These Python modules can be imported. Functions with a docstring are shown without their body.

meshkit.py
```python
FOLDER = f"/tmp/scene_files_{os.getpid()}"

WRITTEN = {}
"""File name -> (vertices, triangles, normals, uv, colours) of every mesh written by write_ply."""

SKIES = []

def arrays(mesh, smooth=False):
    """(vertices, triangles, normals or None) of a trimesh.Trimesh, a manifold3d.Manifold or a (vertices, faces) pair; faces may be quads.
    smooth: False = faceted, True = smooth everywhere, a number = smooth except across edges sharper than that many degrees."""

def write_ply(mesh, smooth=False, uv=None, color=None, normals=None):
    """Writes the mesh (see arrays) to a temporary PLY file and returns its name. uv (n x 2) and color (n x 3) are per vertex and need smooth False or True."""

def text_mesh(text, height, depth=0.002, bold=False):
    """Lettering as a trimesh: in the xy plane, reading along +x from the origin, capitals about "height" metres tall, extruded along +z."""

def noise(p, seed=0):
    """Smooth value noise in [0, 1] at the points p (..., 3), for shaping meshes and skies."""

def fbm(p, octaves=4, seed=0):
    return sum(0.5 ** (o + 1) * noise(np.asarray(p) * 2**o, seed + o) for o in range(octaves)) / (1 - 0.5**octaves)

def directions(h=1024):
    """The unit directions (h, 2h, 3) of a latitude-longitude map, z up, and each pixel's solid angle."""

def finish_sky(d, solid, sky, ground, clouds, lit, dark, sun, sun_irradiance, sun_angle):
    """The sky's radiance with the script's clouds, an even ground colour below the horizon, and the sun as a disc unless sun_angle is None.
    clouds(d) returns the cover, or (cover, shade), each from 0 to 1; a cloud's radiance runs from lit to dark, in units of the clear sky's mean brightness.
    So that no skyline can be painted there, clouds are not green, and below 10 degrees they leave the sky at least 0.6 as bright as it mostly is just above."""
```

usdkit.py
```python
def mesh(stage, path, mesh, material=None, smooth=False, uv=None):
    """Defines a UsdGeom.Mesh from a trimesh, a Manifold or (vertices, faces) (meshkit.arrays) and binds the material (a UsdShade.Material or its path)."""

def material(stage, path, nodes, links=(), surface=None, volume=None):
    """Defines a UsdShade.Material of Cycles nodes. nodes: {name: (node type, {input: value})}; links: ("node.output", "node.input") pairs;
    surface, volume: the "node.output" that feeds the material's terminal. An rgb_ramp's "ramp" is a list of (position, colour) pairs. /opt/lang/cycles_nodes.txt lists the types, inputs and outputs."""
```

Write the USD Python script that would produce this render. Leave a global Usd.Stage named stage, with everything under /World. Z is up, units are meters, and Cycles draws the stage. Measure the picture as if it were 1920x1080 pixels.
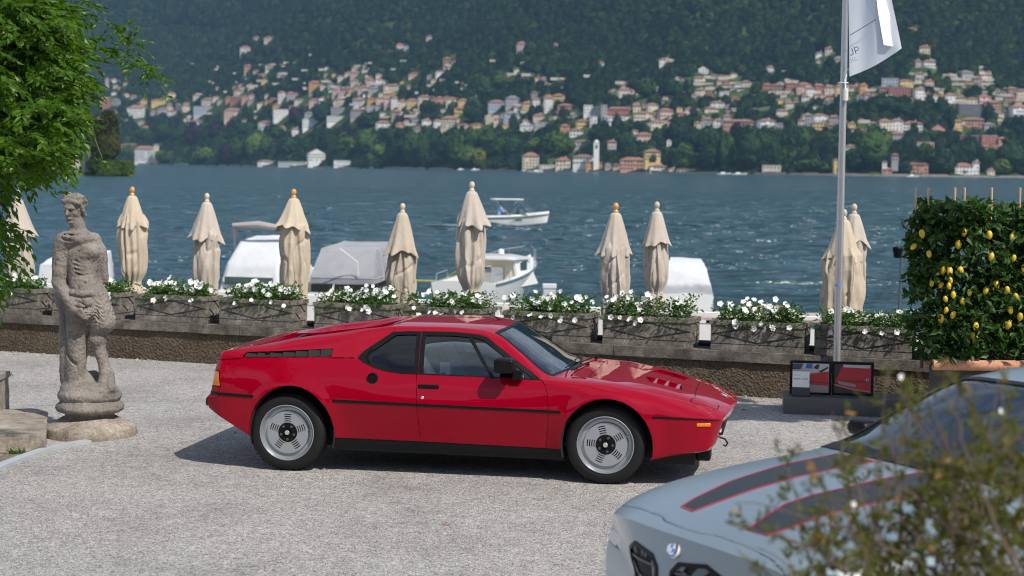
import math, random
import numpy as np, trimesh, manifold3d as m3
from manifold3d import Manifold, CrossSection
from shapely.geometry import Polygon, LineString
from scipy.interpolate import PchipInterpolator
from scipy.spatial import cKDTree
import usdkit, meshkit
from pxr import Usd, UsdGeom, UsdLux, UsdShade, Sdf, Gf, Vt

stage = Usd.Stage.CreateInMemory()
UsdGeom.SetStageUpAxis(stage, 'Z')
UsdGeom.SetStageMetersPerUnit(stage, 1.0)
UsdGeom.Xform.Define(stage, '/World')

# ------------------------------------------------------------------ camera
EYE = np.array([0.0, 0.0, 2.457])
FPX, YH, ROLL = 3200.0, 312.0, math.radians(0.7)
PITCH = math.atan((540 - YH) / FPX)
cam = UsdGeom.Camera.Define(stage, '/World/camera')
cam.CreateHorizontalApertureAttr(36.0)
cam.CreateVerticalApertureAttr(20.25)
cam.CreateFocalLengthAttr(60.0)
cam.CreateClippingRangeAttr(Gf.Vec2f(0.1, 20000))
cam.CreateFStopAttr(2.8)
cam.CreateFocusDistanceAttr(14.2)
cam.CreateExposureAttr(0.5)
def _cam_matrix():
    f = np.array([0, math.cos(PITCH), -math.sin(PITCH)])
    r = np.array([1.0, 0, 0]); u = np.cross(r, f)
    c, s = math.cos(ROLL), math.sin(ROLL)
    # picture content turned clockwise = camera turned counter-clockwise
    r2 = c * r + s * u; u2 = -s * r + c * u
    m = np.eye(4); m[0, :3] = r2; m[1, :3] = u2; m[2, :3] = -f; m[3, :3] = EYE
    return Gf.Matrix4d(*m.ravel().tolist())
cam.AddTransformOp().Set(_cam_matrix())

# ------------------------------------------------------------------ sky and sun
SUN_EL = math.radians(50.0)
SUN_DIR = np.array([0.643, -0.766]); SUN_DIR = SUN_DIR / np.linalg.norm(SUN_DIR)
SUN = np.array([SUN_DIR[0] * math.cos(SUN_EL), SUN_DIR[1] * math.cos(SUN_EL), math.sin(SUN_EL)])
SUN_ROT = math.atan2(SUN[0], SUN[1])
sky_mat = usdkit.material(stage, '/World/Looks/sky', {
    'tc': ('texture_coordinate', {}),
    'map': ('mapping', {'scale': (1.0, 1.0, 2.6)}),
    'n': ('noise_texture', {'scale': 2.3, 'detail': 7.0, 'roughness': 0.58}),
    'cr': ('map_range', {'from_min': 0.46, 'from_max': 0.66, 'to_min': 0.0, 'to_max': 0.75, 'clamp': True}),
    'sky': ('sky_texture', {'sky_type': 'single_scattering', 'sun_disc': False, 'sun_elevation': SUN_EL, 'sun_rotation': SUN_ROT,
                            'air_density': 1.0, 'aerosol_density': 1.0, 'ozone_density': 1.0, 'altitude': 200.0}),
    'mx': ('mix', {'color2': (6.0, 6.3, 6.8)}),
    'bg': ('background_shader', {'strength': 0.10}),
}, [('tc.generated', 'map.vector'), ('map.vector', 'n.vector'), ('n.fac', 'cr.value'), ('cr.result', 'mx.fac'), ('sky.color', 'mx.color1'), ('mx.color', 'bg.color')],
    surface='bg.background')
dome = UsdLux.DomeLight.Define(stage, '/World/sky')
UsdShade.MaterialBindingAPI.Apply(dome.GetPrim()).Bind(sky_mat)
dome.GetPrim().SetCustomDataByKey('kind', 'structure')
sun = UsdLux.DistantLight.Define(stage, '/World/sun')
sun.CreateNormalizeAttr(True)
sun.CreateIntensityAttr(1.0)
sun.CreateAngleAttr(0.5)
sun.CreateColorAttr(Gf.Vec3f(1.0, 0.93, 0.84))
def _sun_matrix():
    z = SUN; x = np.cross([0, 0, 1.0], z); x /= np.linalg.norm(x); y = np.cross(z, x)
    m = np.eye(4); m[0, :3] = x; m[1, :3] = y; m[2, :3] = z
    return Gf.Matrix4d(*m.ravel().tolist())
sun.AddTransformOp().Set(_sun_matrix())

# ------------------------------------------------------------------ helpers
def ray(px, py):
    """Direction through a point of the 1920 x 1080 photograph."""
    c, s = math.cos(ROLL), math.sin(ROLL)
    a, b = px - 960, py - 540
    u, v = (a * c + b * s) / FPX, (-a * s + b * c) / FPX
    return np.array([u, math.cos(PITCH) - v * math.sin(PITCH), -math.sin(PITCH) - v * math.cos(PITCH)])
def at_z(px, py, z):
    d = ray(px, py); return EYE + d * (z - EYE[2]) / d[2]
def at_y(px, py, y):
    d = ray(px, py); return EYE + d * y / d[1]

_used = {}
def fresh(parent, name):
    k = (parent, name); n = _used.get(k, -1) + 1; _used[k] = n
    return f'{parent}/{name}' if n == 0 else f'{parent}/{name}_{n:03d}'
def cd(prim, **kw):
    for k, v in kw.items():
        if v: prim.SetCustomDataByKey(k, v)
def ppath(parent):
    return '/World' if parent is None else (parent if isinstance(parent, str) else str(parent.GetPath()))
def thing(name, label=None, cat=None, loc=(0, 0, 0), rotz=0.0, group=None, kind=None, parent=None, scale=None):
    x = UsdGeom.Xform.Define(stage, fresh(ppath(parent), name))
    if any(loc): x.AddTranslateOp().Set(Gf.Vec3d(*map(float, loc)))
    if rotz: x.AddRotateZOp().Set(float(math.degrees(rotz)))
    if scale is not None: x.AddScaleOp().Set(Gf.Vec3f(*map(float, np.broadcast_to(scale, 3))))
    cd(x.GetPrim(), label=label, category=cat, group=group, kind=kind)
    return x.GetPrim()
def arr(mesh):
    if isinstance(mesh, (list,)) : mesh = cat(mesh)
    return mesh
def obj(name, mesh, mat, parent=None, smooth=30, label=None, cat=None, group=None, kind=None, color=None):
    mesh = arr(mesh)
    path = fresh(ppath(parent), name)
    m = usdkit.mesh(stage, path, mesh, mat, smooth=smooth)
    m.CreateDoubleSidedAttr(True)
    cd(m.GetPrim(), label=label, category=cat, group=group, kind=kind)
    if color is not None:
        pv = UsdGeom.PrimvarsAPI(m).CreatePrimvar('tint', Sdf.ValueTypeNames.Color3fArray, 'vertex')
        pv.Set(Vt.Vec3fArray.FromNumpy(np.asarray(color, np.float32)))
    return m.GetPrim()
def copy_of(src, name, loc, rotz=0.0, label=None, cat=None, group=None, scale=None):
    x = UsdGeom.Xform.Define(stage, fresh('/World', name))
    x.GetPrim().GetReferences().AddInternalReference(src.GetPath() if not isinstance(src, str) else Sdf.Path(src))
    x.ClearXformOpOrder()
    x.AddTranslateOp().Set(Gf.Vec3d(*map(float, loc)))
    x.AddRotateZOp().Set(float(math.degrees(rotz)))
    if scale is not None: x.AddScaleOp().Set(Gf.Vec3f(*map(float, np.broadcast_to(scale, 3))))
    x.GetPrim().SetInstanceable(True)
    cd(x.GetPrim(), label=label, category=cat, group=group)
    return x.GetPrim()

def cat(ms):
    ms = [m for m in ms if m is not None]
    out, n = [[], []], 0
    for m in ms:
        v, f = vf(m)
        out[0].append(v); out[1].append(f + n); n += len(v)
    return (np.vstack(out[0]), np.vstack(out[1]))
def vf(m):
    if hasattr(m, 'to_mesh'):
        q = m.to_mesh(); return np.asarray(q.vert_properties[:, :3], float), np.asarray(q.tri_verts, int)
    if isinstance(m, tuple):
        v, f = np.asarray(m[0], float), np.asarray(m[1], int)
        if f.shape[1] == 4: f = np.vstack([f[:, [0, 1, 2]], f[:, [0, 2, 3]]])
        return v, f
    return np.asarray(m.vertices, float), np.asarray(m.faces, int)
def man(m):
    v, f = vf(m)
    return Manifold(m3.Mesh(np.asarray(v, np.float32), np.asarray(f, np.uint32)))
def xf(m, M=None, t=None, rz=None, s=None):
    v, f = vf(m); v = v.copy()
    if s is not None: v = v * np.asarray(s)
    if M is not None: v = v @ np.asarray(M)[:3, :3].T + (np.asarray(M)[:3, 3] if np.asarray(M).shape[1] == 4 else 0)
    if rz is not None:
        c, q = math.cos(rz), math.sin(rz); v = v @ np.array([[c, -q, 0], [q, c, 0], [0, 0, 1]]).T
    if t is not None: v = v + np.asarray(t)
    return (v, f)
def box(x0, x1, y0, y1, z0, z1):
    v = np.array([[x, y, z] for x in (x0, x1) for y in (y0, y1) for z in (z0, z1)], float)
    f = np.array([[0, 1, 3, 2], [4, 6, 7, 5], [0, 4, 5, 1], [2, 3, 7, 6], [0, 2, 6, 4], [1, 5, 7, 3]])
    return vf((v, f))
def rbox(x0, x1, y0, y1, z0, z1, r=0.01, n=8):
    """A box with rounded edges."""
    r = min(r, 0.49 * min(x1 - x0, y1 - y0, z1 - z0))
    s = Manifold.sphere(r, n)
    return Manifold.batch_hull([s.translate((x, y, z)) for x in (x0 + r, x1 - r) for y in (y0 + r, y1 - r) for z in (z0 + r, z1 - r)])
def frame_at(d):
    d = np.asarray(d, float); d = d / np.linalg.norm(d)
    a = np.array([0, 0, 1.0]) if abs(d[2]) < 0.9 else np.array([1.0, 0, 0])
    x = np.cross(a, d); x /= np.linalg.norm(x); return x, np.cross(d, x), d
def tube(pts, rad, n=8, cap=True):
    pts = np.asarray(pts, float); rad = np.broadcast_to(rad, len(pts))
    d = np.gradient(pts, axis=0); v = []
    x, y, _ = frame_at(d[0])
    t = np.arange(n) / n * 2 * math.pi
    for p, dd, r in zip(pts, d, rad):
        dd = dd / (np.linalg.norm(dd) + 1e-12)
        x = x - dd * (x @ dd); x /= np.linalg.norm(x) + 1e-12; y = np.cross(dd, x)
        v.append(p + r * (np.cos(t)[:, None] * x + np.sin(t)[:, None] * y))
    v = np.vstack(v); f = []
    k = np.arange(n); k2 = (k + 1) % n
    for i in range(len(pts) - 1):
        a = i * n; f.append(np.stack([a + k, a + k2, a + n + k2, a + n + k], 1))
    f = np.vstack(f); f = np.vstack([f[:, [0, 1, 2]], f[:, [0, 2, 3]]])
    if cap:
        v = np.vstack([v, pts[0], pts[-1]]); c0, c1 = len(v) - 2, len(v) - 1; e = (len(pts) - 1) * n
        f = np.vstack([f, np.stack([np.full(n, c0), k2, k], 1), np.stack([np.full(n, c1), e + k, e + k2], 1)])
    return v, f
def rod(a, b, r, n=8, r2=None):
    return tube([a, b], [r, r if r2 is None else r2], n)
def lathe(prof, n=32, closed=False):
    """prof: (radius, z) from bottom to top, turned about z."""
    prof = np.asarray(prof, float); t = np.arange(n) / n * 2 * math.pi
    v = np.stack([prof[:, 0][:, None] * np.cos(t), prof[:, 0][:, None] * np.sin(t), np.repeat(prof[:, 1][:, None], n, 1)], -1).reshape(-1, 3)
    k = np.arange(n); k2 = (k + 1) % n; f = []
    for i in range(len(prof) - 1):
        a = i * n; f.append(np.stack([a + k, a + k2, a + n + k2, a + n + k], 1))
    f = np.vstack(f); f = np.vstack([f[:, [0, 1, 2]], f[:, [0, 2, 3]]])
    return v, f
def prism(poly, h0, h1):
    """Extrudes a shapely polygon (or point list) in xy from z h0 to h1."""
    if not hasattr(poly, 'geom_type'): poly = Polygon(poly)
    poly = poly.buffer(0); out = []
    for g in getattr(poly, 'geoms', [poly]):
        if g.area < 1e-7: continue
        m = trimesh.creation.extrude_polygon(g, h1 - h0, engine='earcut'); m.apply_translation([0, 0, h0]); out.append(m)
    return cat(out) if out else (np.zeros((0, 3)), np.zeros((0, 3), int))
def side_prism(poly, w0, w1):
    """Polygon given in (s, z), extruded along w (y axis) from w0 to w1."""
    v, f = prism(poly, w0, w1)
    return man((np.stack([v[:, 0], v[:, 2], v[:, 1]], 1), f[:, ::-1]))
def plan_prism(poly, z0, z1):
    return man(prism(poly, z0, z1))
def stroke(pts, width):
    return LineString(pts).buffer(width / 2, cap_style=2)
def rnd(p, k=12):
    """A polygon with rounded corners of radius r: rnd((points), r)."""
    return Polygon(p[0]).buffer(-p[1]).buffer(p[1], quad_segs=k)
def grid_faces(n, m, wrap=False):
    i = np.arange(n - 1)[:, None]; j = np.arange(m if wrap else m - 1)[None]; j2 = (j + 1) % m
    a = i * m + j; b = i * m + j2; f = np.stack([a, b, b + m, a + m], -1).reshape(-1, 4)
    return np.vstack([f[:, [0, 1, 2]], f[:, [0, 2, 3]]])
def vnormals(v, f):
    n = np.zeros_like(v); c = np.cross(v[f[:, 1]] - v[f[:, 0]], v[f[:, 2]] - v[f[:, 0]])
    for k in range(3): np.add.at(n, f[:, k], c)
    return n / np.maximum(np.linalg.norm(n, axis=1, keepdims=True), 1e-12)

# ------------------------------------------------------------------ materials
_mats = {}
def mat(name, nodes, links=(), surface='p.BSDF', volume=None):
    if name not in _mats: _mats[name] = usdkit.material(stage, '/World/Looks/' + name, nodes, links, surface=surface, volume=volume)
    return _mats[name]
def plain(name, color, rough=0.5, metal=0.0, coat=0.0, spec=0.5, bump=0.0, bscale=60.0, vary=0.0, vscale=6.0, dark=None, sheen=0.0):
    """Principled paint with optional fine bump and blotchy colour variation."""
    if name in _mats: return _mats[name]
    nodes = {'p': ('principled_bsdf', {'base_color': color, 'roughness': rough, 'metallic': metal, 'coat_weight': coat, 'specular_ior_level': spec, 'sheen_weight': sheen})}
    links = []
    if bump or vary:
        nodes['tc'] = ('texture_coordinate', {})
    if bump:
        nodes['bn'] = ('noise_texture', {'scale': bscale, 'detail': 6.0, 'roughness': 0.6}); nodes['b'] = ('bump', {'strength': bump, 'distance': 0.01})
        links += [('tc.object', 'bn.vector'), ('bn.fac', 'b.height'), ('b.normal', 'p.normal')]
    if vary:
        d = dark or tuple(np.array(color) * (1 - vary)); l = tuple(np.minimum(np.array(color) * (1 + vary * 0.6), 1))
        nodes['vn'] = ('noise_texture', {'scale': vscale, 'detail': 6.0, 'roughness': 0.65}); nodes['vr'] = ('rgb_ramp', {'ramp': [(0.3, d), (0.52, color), (0.75, l)]})
        links += [('tc.object', 'vn.vector'), ('vn.fac', 'vr.fac'), ('vr.color', 'p.base_color')]
    return mat(name, nodes, links)
def leaf_mat(name, c1, c2, trans=0.35, rough=0.45, spec=0.35, yellow=None):
    """Leaf: colour varied per island, some light through the blade."""
    if name in _mats: return _mats[name]
    ramp = [(0.0, c1), (0.75, c2)] + ([(0.96, c2), (0.97, yellow)] if yellow else [(1.0, tuple(np.array(c2) * 1.25))])
    return mat(name, {'g': ('geometry', {}), 'r': ('rgb_ramp', {'ramp': ramp}), 'p': ('principled_bsdf', {'roughness': rough, 'specular_ior_level': spec}),
                      'tc': ('mix', {'mix_type': 'multiply', 'fac': 1.0, 'color2': (1.5, 1.45, 0.55)}), 't': ('translucent_bsdf', {}), 'm': ('mix_closure', {'fac': trans})},
               [('g.random_per_island', 'r.fac'), ('r.color', 'p.base_color'), ('r.color', 'tc.color1'), ('tc.color', 't.color'), ('p.BSDF', 'm.closure1'), ('t.BSDF', 'm.closure2')], surface='m.closure')
def pane_mat(name, tint=(0.6, 0.65, 0.63), refl=(1, 1, 1), ior=1.55, rough=0.0):
    return mat(name, {'f': ('fresnel', {'IOR': ior}), 't': ('transparent_bsdf', {'color': tint}), 'g': ('glossy_bsdf', {'color': refl, 'roughness': rough, 'distribution': 'ggx'}), 'm': ('mix_closure', {})},
               [('f.fac', 'm.fac'), ('t.BSDF', 'm.closure1'), ('g.BSDF', 'm.closure2')], surface='m.closure')

BLACK_RUBBER = plain('black_rubber', (0.015, 0.015, 0.016), 0.6, bump=0.15, bscale=90)
BLACK_TRIM = plain('black_trim', (0.004, 0.004, 0.0045), 0.42, spec=0.18)
BLACK_MATT = plain('black_matt', (0.008, 0.008, 0.008), 0.85)
GREY_PLASTIC = plain('grey_plastic', (0.05, 0.05, 0.055), 0.5)
CHROME = plain('chrome', (0.75, 0.75, 0.76), 0.18, metal=1.0)
WHITE_PAINT = plain('white_paint', (0.78, 0.78, 0.77), 0.4, vary=0.08, vscale=3)
# ================================================================== SETTING: ground, water
GRAVEL = mat('gravel', {
    'tc': ('texture_coordinate', {}),
    'v': ('voronoi_texture', {'scale': 100.0, 'randomness': 1.0}),
    'v2': ('voronoi_texture', {'scale': 140.0}),
    'wn': ('separate_color', {}),
    'r': ('rgb_ramp', {'ramp': [(0.0, (0.13, 0.125, 0.12)), (0.2, (0.30, 0.294, 0.285)), (0.55, (0.43, 0.42, 0.407)), (0.85, (0.535, 0.523, 0.506)), (1.0, (0.66, 0.646, 0.625))]}),
    'big': ('noise_texture', {'scale': 0.9, 'detail': 6.0, 'roughness': 0.6}),
    'br': ('rgb_ramp', {'ramp': [(0.3, (0.76, 0.75, 0.745)), (0.5, (0.98, 0.97, 0.965)), (0.7, (1.08, 1.07, 1.06))]}),
    'mul': ('mix', {'mix_type': 'multiply', 'fac': 1.0}),
    'mid': ('noise_texture', {'scale': 9.0, 'detail': 8.0, 'roughness': 0.7}),
    'mr': ('rgb_ramp', {'ramp': [(0.3, (0.74, 0.74, 0.75)), (0.65, (1.08, 1.07, 1.05))]}),
    'mul2': ('mix', {'mix_type': 'multiply', 'fac': 1.0}),
    'h': ('math', {'math_type': 'add'}),
    'b': ('bump', {'strength': 0.9, 'distance': 0.012, 'invert': True}),
    'p': ('principled_bsdf', {'roughness': 0.9, 'specular_ior_level': 0.2}),
}, [('tc.object', 'v.vector'), ('tc.object', 'v2.vector'), ('tc.object', 'big.vector'), ('tc.object', 'mid.vector'), ('v.color', 'wn.color'), ('wn.r', 'r.fac'), ('big.fac', 'br.fac'), ('mid.fac', 'mr.fac'),
    ('r.color', 'mul.color1'), ('br.color', 'mul.color2'), ('mul.color', 'mul2.color1'), ('mr.color', 'mul2.color2'), ('mul2.color', 'p.base_color'),
    ('v.distance', 'h.value1'), ('v2.distance', 'h.value2'), ('h.value', 'b.height'), ('b.normal', 'p.normal')])
WALL_A = np.array([-6.60, 21.9]); WALL_B = np.array([2.94, 18.21])
WALL_D = (WALL_B - WALL_A) / np.linalg.norm(WALL_B - WALL_A); WALL_N = np.array([-WALL_D[1], WALL_D[0]])   # N points to the lake
WALL_ANG = math.atan2(WALL_D[1], WALL_D[0])
def wall_pt(u, back=0.0, z=0.0):
    p = WALL_A + WALL_D * u + WALL_N * back; return np.array([p[0], p[1], z])
def wall_u(px, py, z):
    p = at_z(px, py, z)[:2] - WALL_A; return float(p @ WALL_D)
def ground_sheet():
    a, b = wall_pt(-40, 0.2), wall_pt(40, 0.2)
    n = 90; us = np.linspace(0, 1, n); P = []
    for t in np.linspace(0, 1, 60):
        row = (1 - t) * (a + us[:, None] * (b - a)) + t * (np.stack([-60 + us * 120, np.full(n, -40.0), np.zeros(n)], 1)); P.append(row)
    v = np.vstack(P)
    d = np.abs(v[:, 1] - 16) + np.abs(v[:, 0])
    v[:, 2] = 0.0
    return v, grid_faces(60, n)[:, ::-1]
gs = ground_sheet()
obj('gravel_ground', gs, GRAVEL, smooth=True, kind='structure')

WATER = mat('lake_water', {
    'geo': ('geometry', {}),
    'm1': ('mapping', {'scale': (0.40, 0.75, 1.0), 'rotation': (0, 0, 0.45)}),
    'n1': ('noise_texture', {'scale': 1.0, 'detail': 4.0, 'roughness': 0.55, 'distortion': 0.5}),
    'm2': ('mapping', {'scale': (0.10, 0.26, 1.0), 'rotation': (0, 0, 0.3)}),
    'n2': ('noise_texture', {'scale': 1.0, 'detail': 3.0, 'roughness': 0.5, 'distortion': 0.3}),
    'm3': ('mapping', {'scale': (0.006, 0.022, 1.0), 'rotation': (0, 0, 0.1)}),
    'n3': ('noise_texture', {'scale': 1.0, 'detail': 4.0}),
    'amp': ('map_range', {'from_min': 0.35, 'from_max': 0.65, 'to_min': 0.6, 'to_max': 1.25, 'clamp': True}),
    'a': ('math', {'math_type': 'multiply_add', 'value2': 2.6}),
    'mm': ('math', {'math_type': 'multiply'}),
    'b': ('bump', {'strength': 1.0, 'distance': 1.6}),
    'r': ('rgb_ramp', {'ramp': [(0.35, (0.015, 0.048, 0.064)), (0.65, (0.022, 0.062, 0.080))]}),
    'p': ('principled_bsdf', {'roughness': 0.20, 'ior': 1.333, 'specular_ior_level': 0.5}),
}, [('geo.position', 'm1.vector'), ('m1.vector', 'n1.vector'), ('geo.position', 'm2.vector'), ('m2.vector', 'n2.vector'), ('geo.position', 'm3.vector'), ('m3.vector', 'n3.vector'),
    ('n3.fac', 'amp.value'), ('n2.fac', 'a.value1'), ('n1.fac', 'a.value3'), ('a.value', 'mm.value1'), ('amp.result', 'mm.value2'), ('mm.value', 'b.height'), ('b.normal', 'p.normal'), ('n3.fac', 'r.fac'), ('r.color', 'p.base_color')])
WATER_Z = -2.0
def lake_mesh():
    """The lake with its wind waves: a fan of quads, fine in front of the terrace and coarse far out; short waves end where the mesh is too coarse for them."""
    r = [19.0]
    while r[-1] < 5200: r.append(r[-1] + max(.30, (r[-1] - 60) * .0065 if r[-1] < 700 else r[-1] * .02))
    r = np.array(r); th = np.concatenate([np.linspace(-1.35, -.36, 30, endpoint=False), np.linspace(-.36, .36, 640, endpoint=False), np.linspace(.36, 1.35, 31)])
    Rr, T = np.meshgrid(r, th, indexing='ij'); X, Y = Rr * np.sin(T), Rr * np.cos(T)
    dr = np.maximum(np.gradient(r)[:, None], np.where(np.abs(th)[None] < .36, r[:, None] * .0012, r[:, None] * .035))
    g = np.random.default_rng(6); Zz = np.zeros_like(X)
    gust = .72 + .75 * (meshkit.fbm(np.stack([X / 38, Y / 60, np.zeros_like(X)], -1), 3, 40) - .3)
    for k in range(40):
        lam = .85 * (6.5 / .85) ** (k / 39); d = g.normal() * .62 + .35; kx, ky = math.sin(d) * 2 * math.pi / lam, math.cos(d) * 2 * math.pi / lam
        w = np.clip(lam / (2.4 * dr) - .6, 0, 1)
        Zz += w * .0068 * lam * np.sin(kx * X + ky * Y + g.uniform(0, 6.28) + .6 * np.sin(X * .21 * g.uniform(.4, 1.6) + Y * .13))
    return np.stack([X, Y, WATER_Z + Zz * np.clip(gust, .3, 1.3)], -1).reshape(-1, 3), grid_faces(len(r), len(th))[:, ::-1]
obj('lake', lake_mesh(), WATER, smooth=True, kind='structure')
# ------------------------------------------------------------------ the low wall at the water
STONE_DARK = mat('wall_roughcast', {
    'tc': ('texture_coordinate', {}), 'v': ('voronoi_texture', {'scale': 38.0}), 'n': ('noise_texture', {'scale': 26.0, 'detail': 10.0, 'roughness': 0.75}), 's': ('noise_texture', {'scale': 1.3, 'detail': 7.0, 'roughness': 0.65}),
    'r': ('rgb_ramp', {'ramp': [(0.25, (0.045, 0.036, 0.027)), (0.5, (0.115, 0.093, 0.068)), (0.8, (0.24, 0.20, 0.155))]}),
    'sr': ('rgb_ramp', {'ramp': [(0.3, (0.55, 0.53, 0.5)), (0.55, (0.95, 0.93, 0.9)), (0.75, (1.3, 1.27, 1.2))]}), 'mu': ('mix', {'mix_type': 'multiply', 'fac': 1.0, 'use_clamp': False}),
    'h': ('math', {'math_type': 'add'}), 'b': ('bump', {'strength': 1.0, 'distance': 0.035}), 'p': ('principled_bsdf', {'roughness': 0.95, 'specular_ior_level': 0.15})},
    [('tc.object', 'v.vector'), ('tc.object', 'n.vector'), ('tc.object', 's.vector'), ('n.fac', 'r.fac'), ('s.fac', 'sr.fac'), ('r.color', 'mu.color1'), ('sr.color', 'mu.color2'), ('mu.color', 'p.base_color'),
     ('v.distance', 'h.value1'), ('n.fac', 'h.value2'), ('h.value', 'b.height'), ('b.normal', 'p.normal')])
def weathered(name, c, d, l, scale=3.0, bump=0.5, bs=45.0, lich=None):
    nodes = {'tc': ('texture_coordinate', {}), 'n': ('noise_texture', {'scale': scale, 'detail': 9.0, 'roughness': 0.68}), 'f': ('noise_texture', {'scale': bs, 'detail': 7.0, 'roughness': 0.7}),
             'r': ('rgb_ramp', {'ramp': [(0.28, d), (0.5, c), (0.72, l)]}), 'fr': ('rgb_ramp', {'ramp': [(0.3, (0.62, 0.6, 0.58)), (0.6, (1.1, 1.1, 1.1))]}), 'mu': ('mix', {'mix_type': 'multiply', 'fac': 1.0, 'use_clamp': False}),
             'b': ('bump', {'strength': bump, 'distance': 0.012}), 'p': ('principled_bsdf', {'roughness': 0.92, 'specular_ior_level': 0.2})}
    links = [('tc.object', 'n.vector'), ('tc.object', 'f.vector'), ('n.fac', 'r.fac'), ('f.fac', 'fr.fac'), ('r.color', 'mu.color1'), ('fr.color', 'mu.color2'), ('mu.color', 'p.base_color'), ('f.fac', 'b.height'), ('b.normal', 'p.normal')]
    return mat(name, nodes, links)
STONE_CAP = weathered('wall_cap_stone', (0.112, 0.100, 0.086), (0.034, 0.030, 0.025), (0.25, 0.228, 0.20), 4.0, 0.9)
PLANTER_STONE = weathered('planter_concrete', (0.160, 0.146, 0.127), (0.056, 0.050, 0.042), (0.31, 0.287, 0.255), 6.0, 0.8, 48)
WALL_H = 0.485
wall = thing('low_wall', 'long low roughcast stone wall with a capping course behind the red car', 'wall', loc=(WALL_A[0], WALL_A[1], 0), rotz=WALL_ANG)
def rough_slab(x0, x1, y0, y1, z0, z1, amp, seed, step=0.05):
    """A long block whose faces are uneven."""
    m = man(box(x0, x1, y0, y1, z0, z1)).refine_to_length(step); v, f = vf(m)
    v = v + (np.stack([meshkit.fbm(v * 7 + 31 * k, 3, seed + k) for k in range(3)], 1) - 0.5) * 2 * amp
    return v, f
obj('wall_body', rough_slab(-30, 30, 0.0, 0.42, -0.3, WALL_H - 0.11, 0.012, 5, 0.09), STONE_DARK, wall, smooth=40)
rg = random.Random(3); u = -30.0
while u < 30:
    L = rg.uniform(1.7, 2.6)
    vis = -8 < u < 14
    obj('cap_stone', rough_slab(u + 0.003, u + L - 0.003, -0.035 + rg.uniform(-.006, .006), 0.45, WALL_H - 0.108, WALL_H + rg.uniform(-.004, .004), 0.007, int(u * 7) + 300, 0.06 if vis else 0.4), STONE_CAP, wall, smooth=40)
    u += L
rg2 = np.random.default_rng(71); pb = []
for k in range(700):                                                    # loose stones and crumbled mortar along the foot of the wall and over the yard
    near = k < 420; p = wall_pt(rg2.uniform(-2, 11.5), -abs(rg2.normal()) * .16 - .03, 0) if near else np.array([rg2.uniform(-6.5, 4), rg2.uniform(8.5, 19), 0])
    sz = rg2.uniform(.006, .017) if near else rg2.uniform(.006, .012); v, f = trimesh.creation.icosphere(0).vertices, trimesh.creation.icosphere(0).faces
    pb.append((np.asarray(v) * sz * rg2.uniform(.6, 1.3, 3) * (1 + .3 * rg2.normal(size=(12, 1))) + p + [0, 0, sz * .3], np.asarray(f)))
obj('loose_pebbles', cat(pb), weathered('pebble', (.30, .28, .26), (.12, .11, .10), (.48, .46, .43), 9.0, .3), smooth=False, kind='stuff', label='loose pebbles and crumbs strewn along the foot of the wall', cat='pebbles')
PIPE = plain('black_pipe', (0.012, 0.012, 0.014), 0.4)
obj('black_pipe', tube([wall_pt(-8, 0.40, WALL_H + 0.035), wall_pt(3, 0.40, WALL_H + 0.035), wall_pt(13, 0.40, WALL_H + 0.035)], 0.032, 12), PIPE, label='black pipe lying along the wall top behind the stone planters', cat='pipe')
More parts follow.
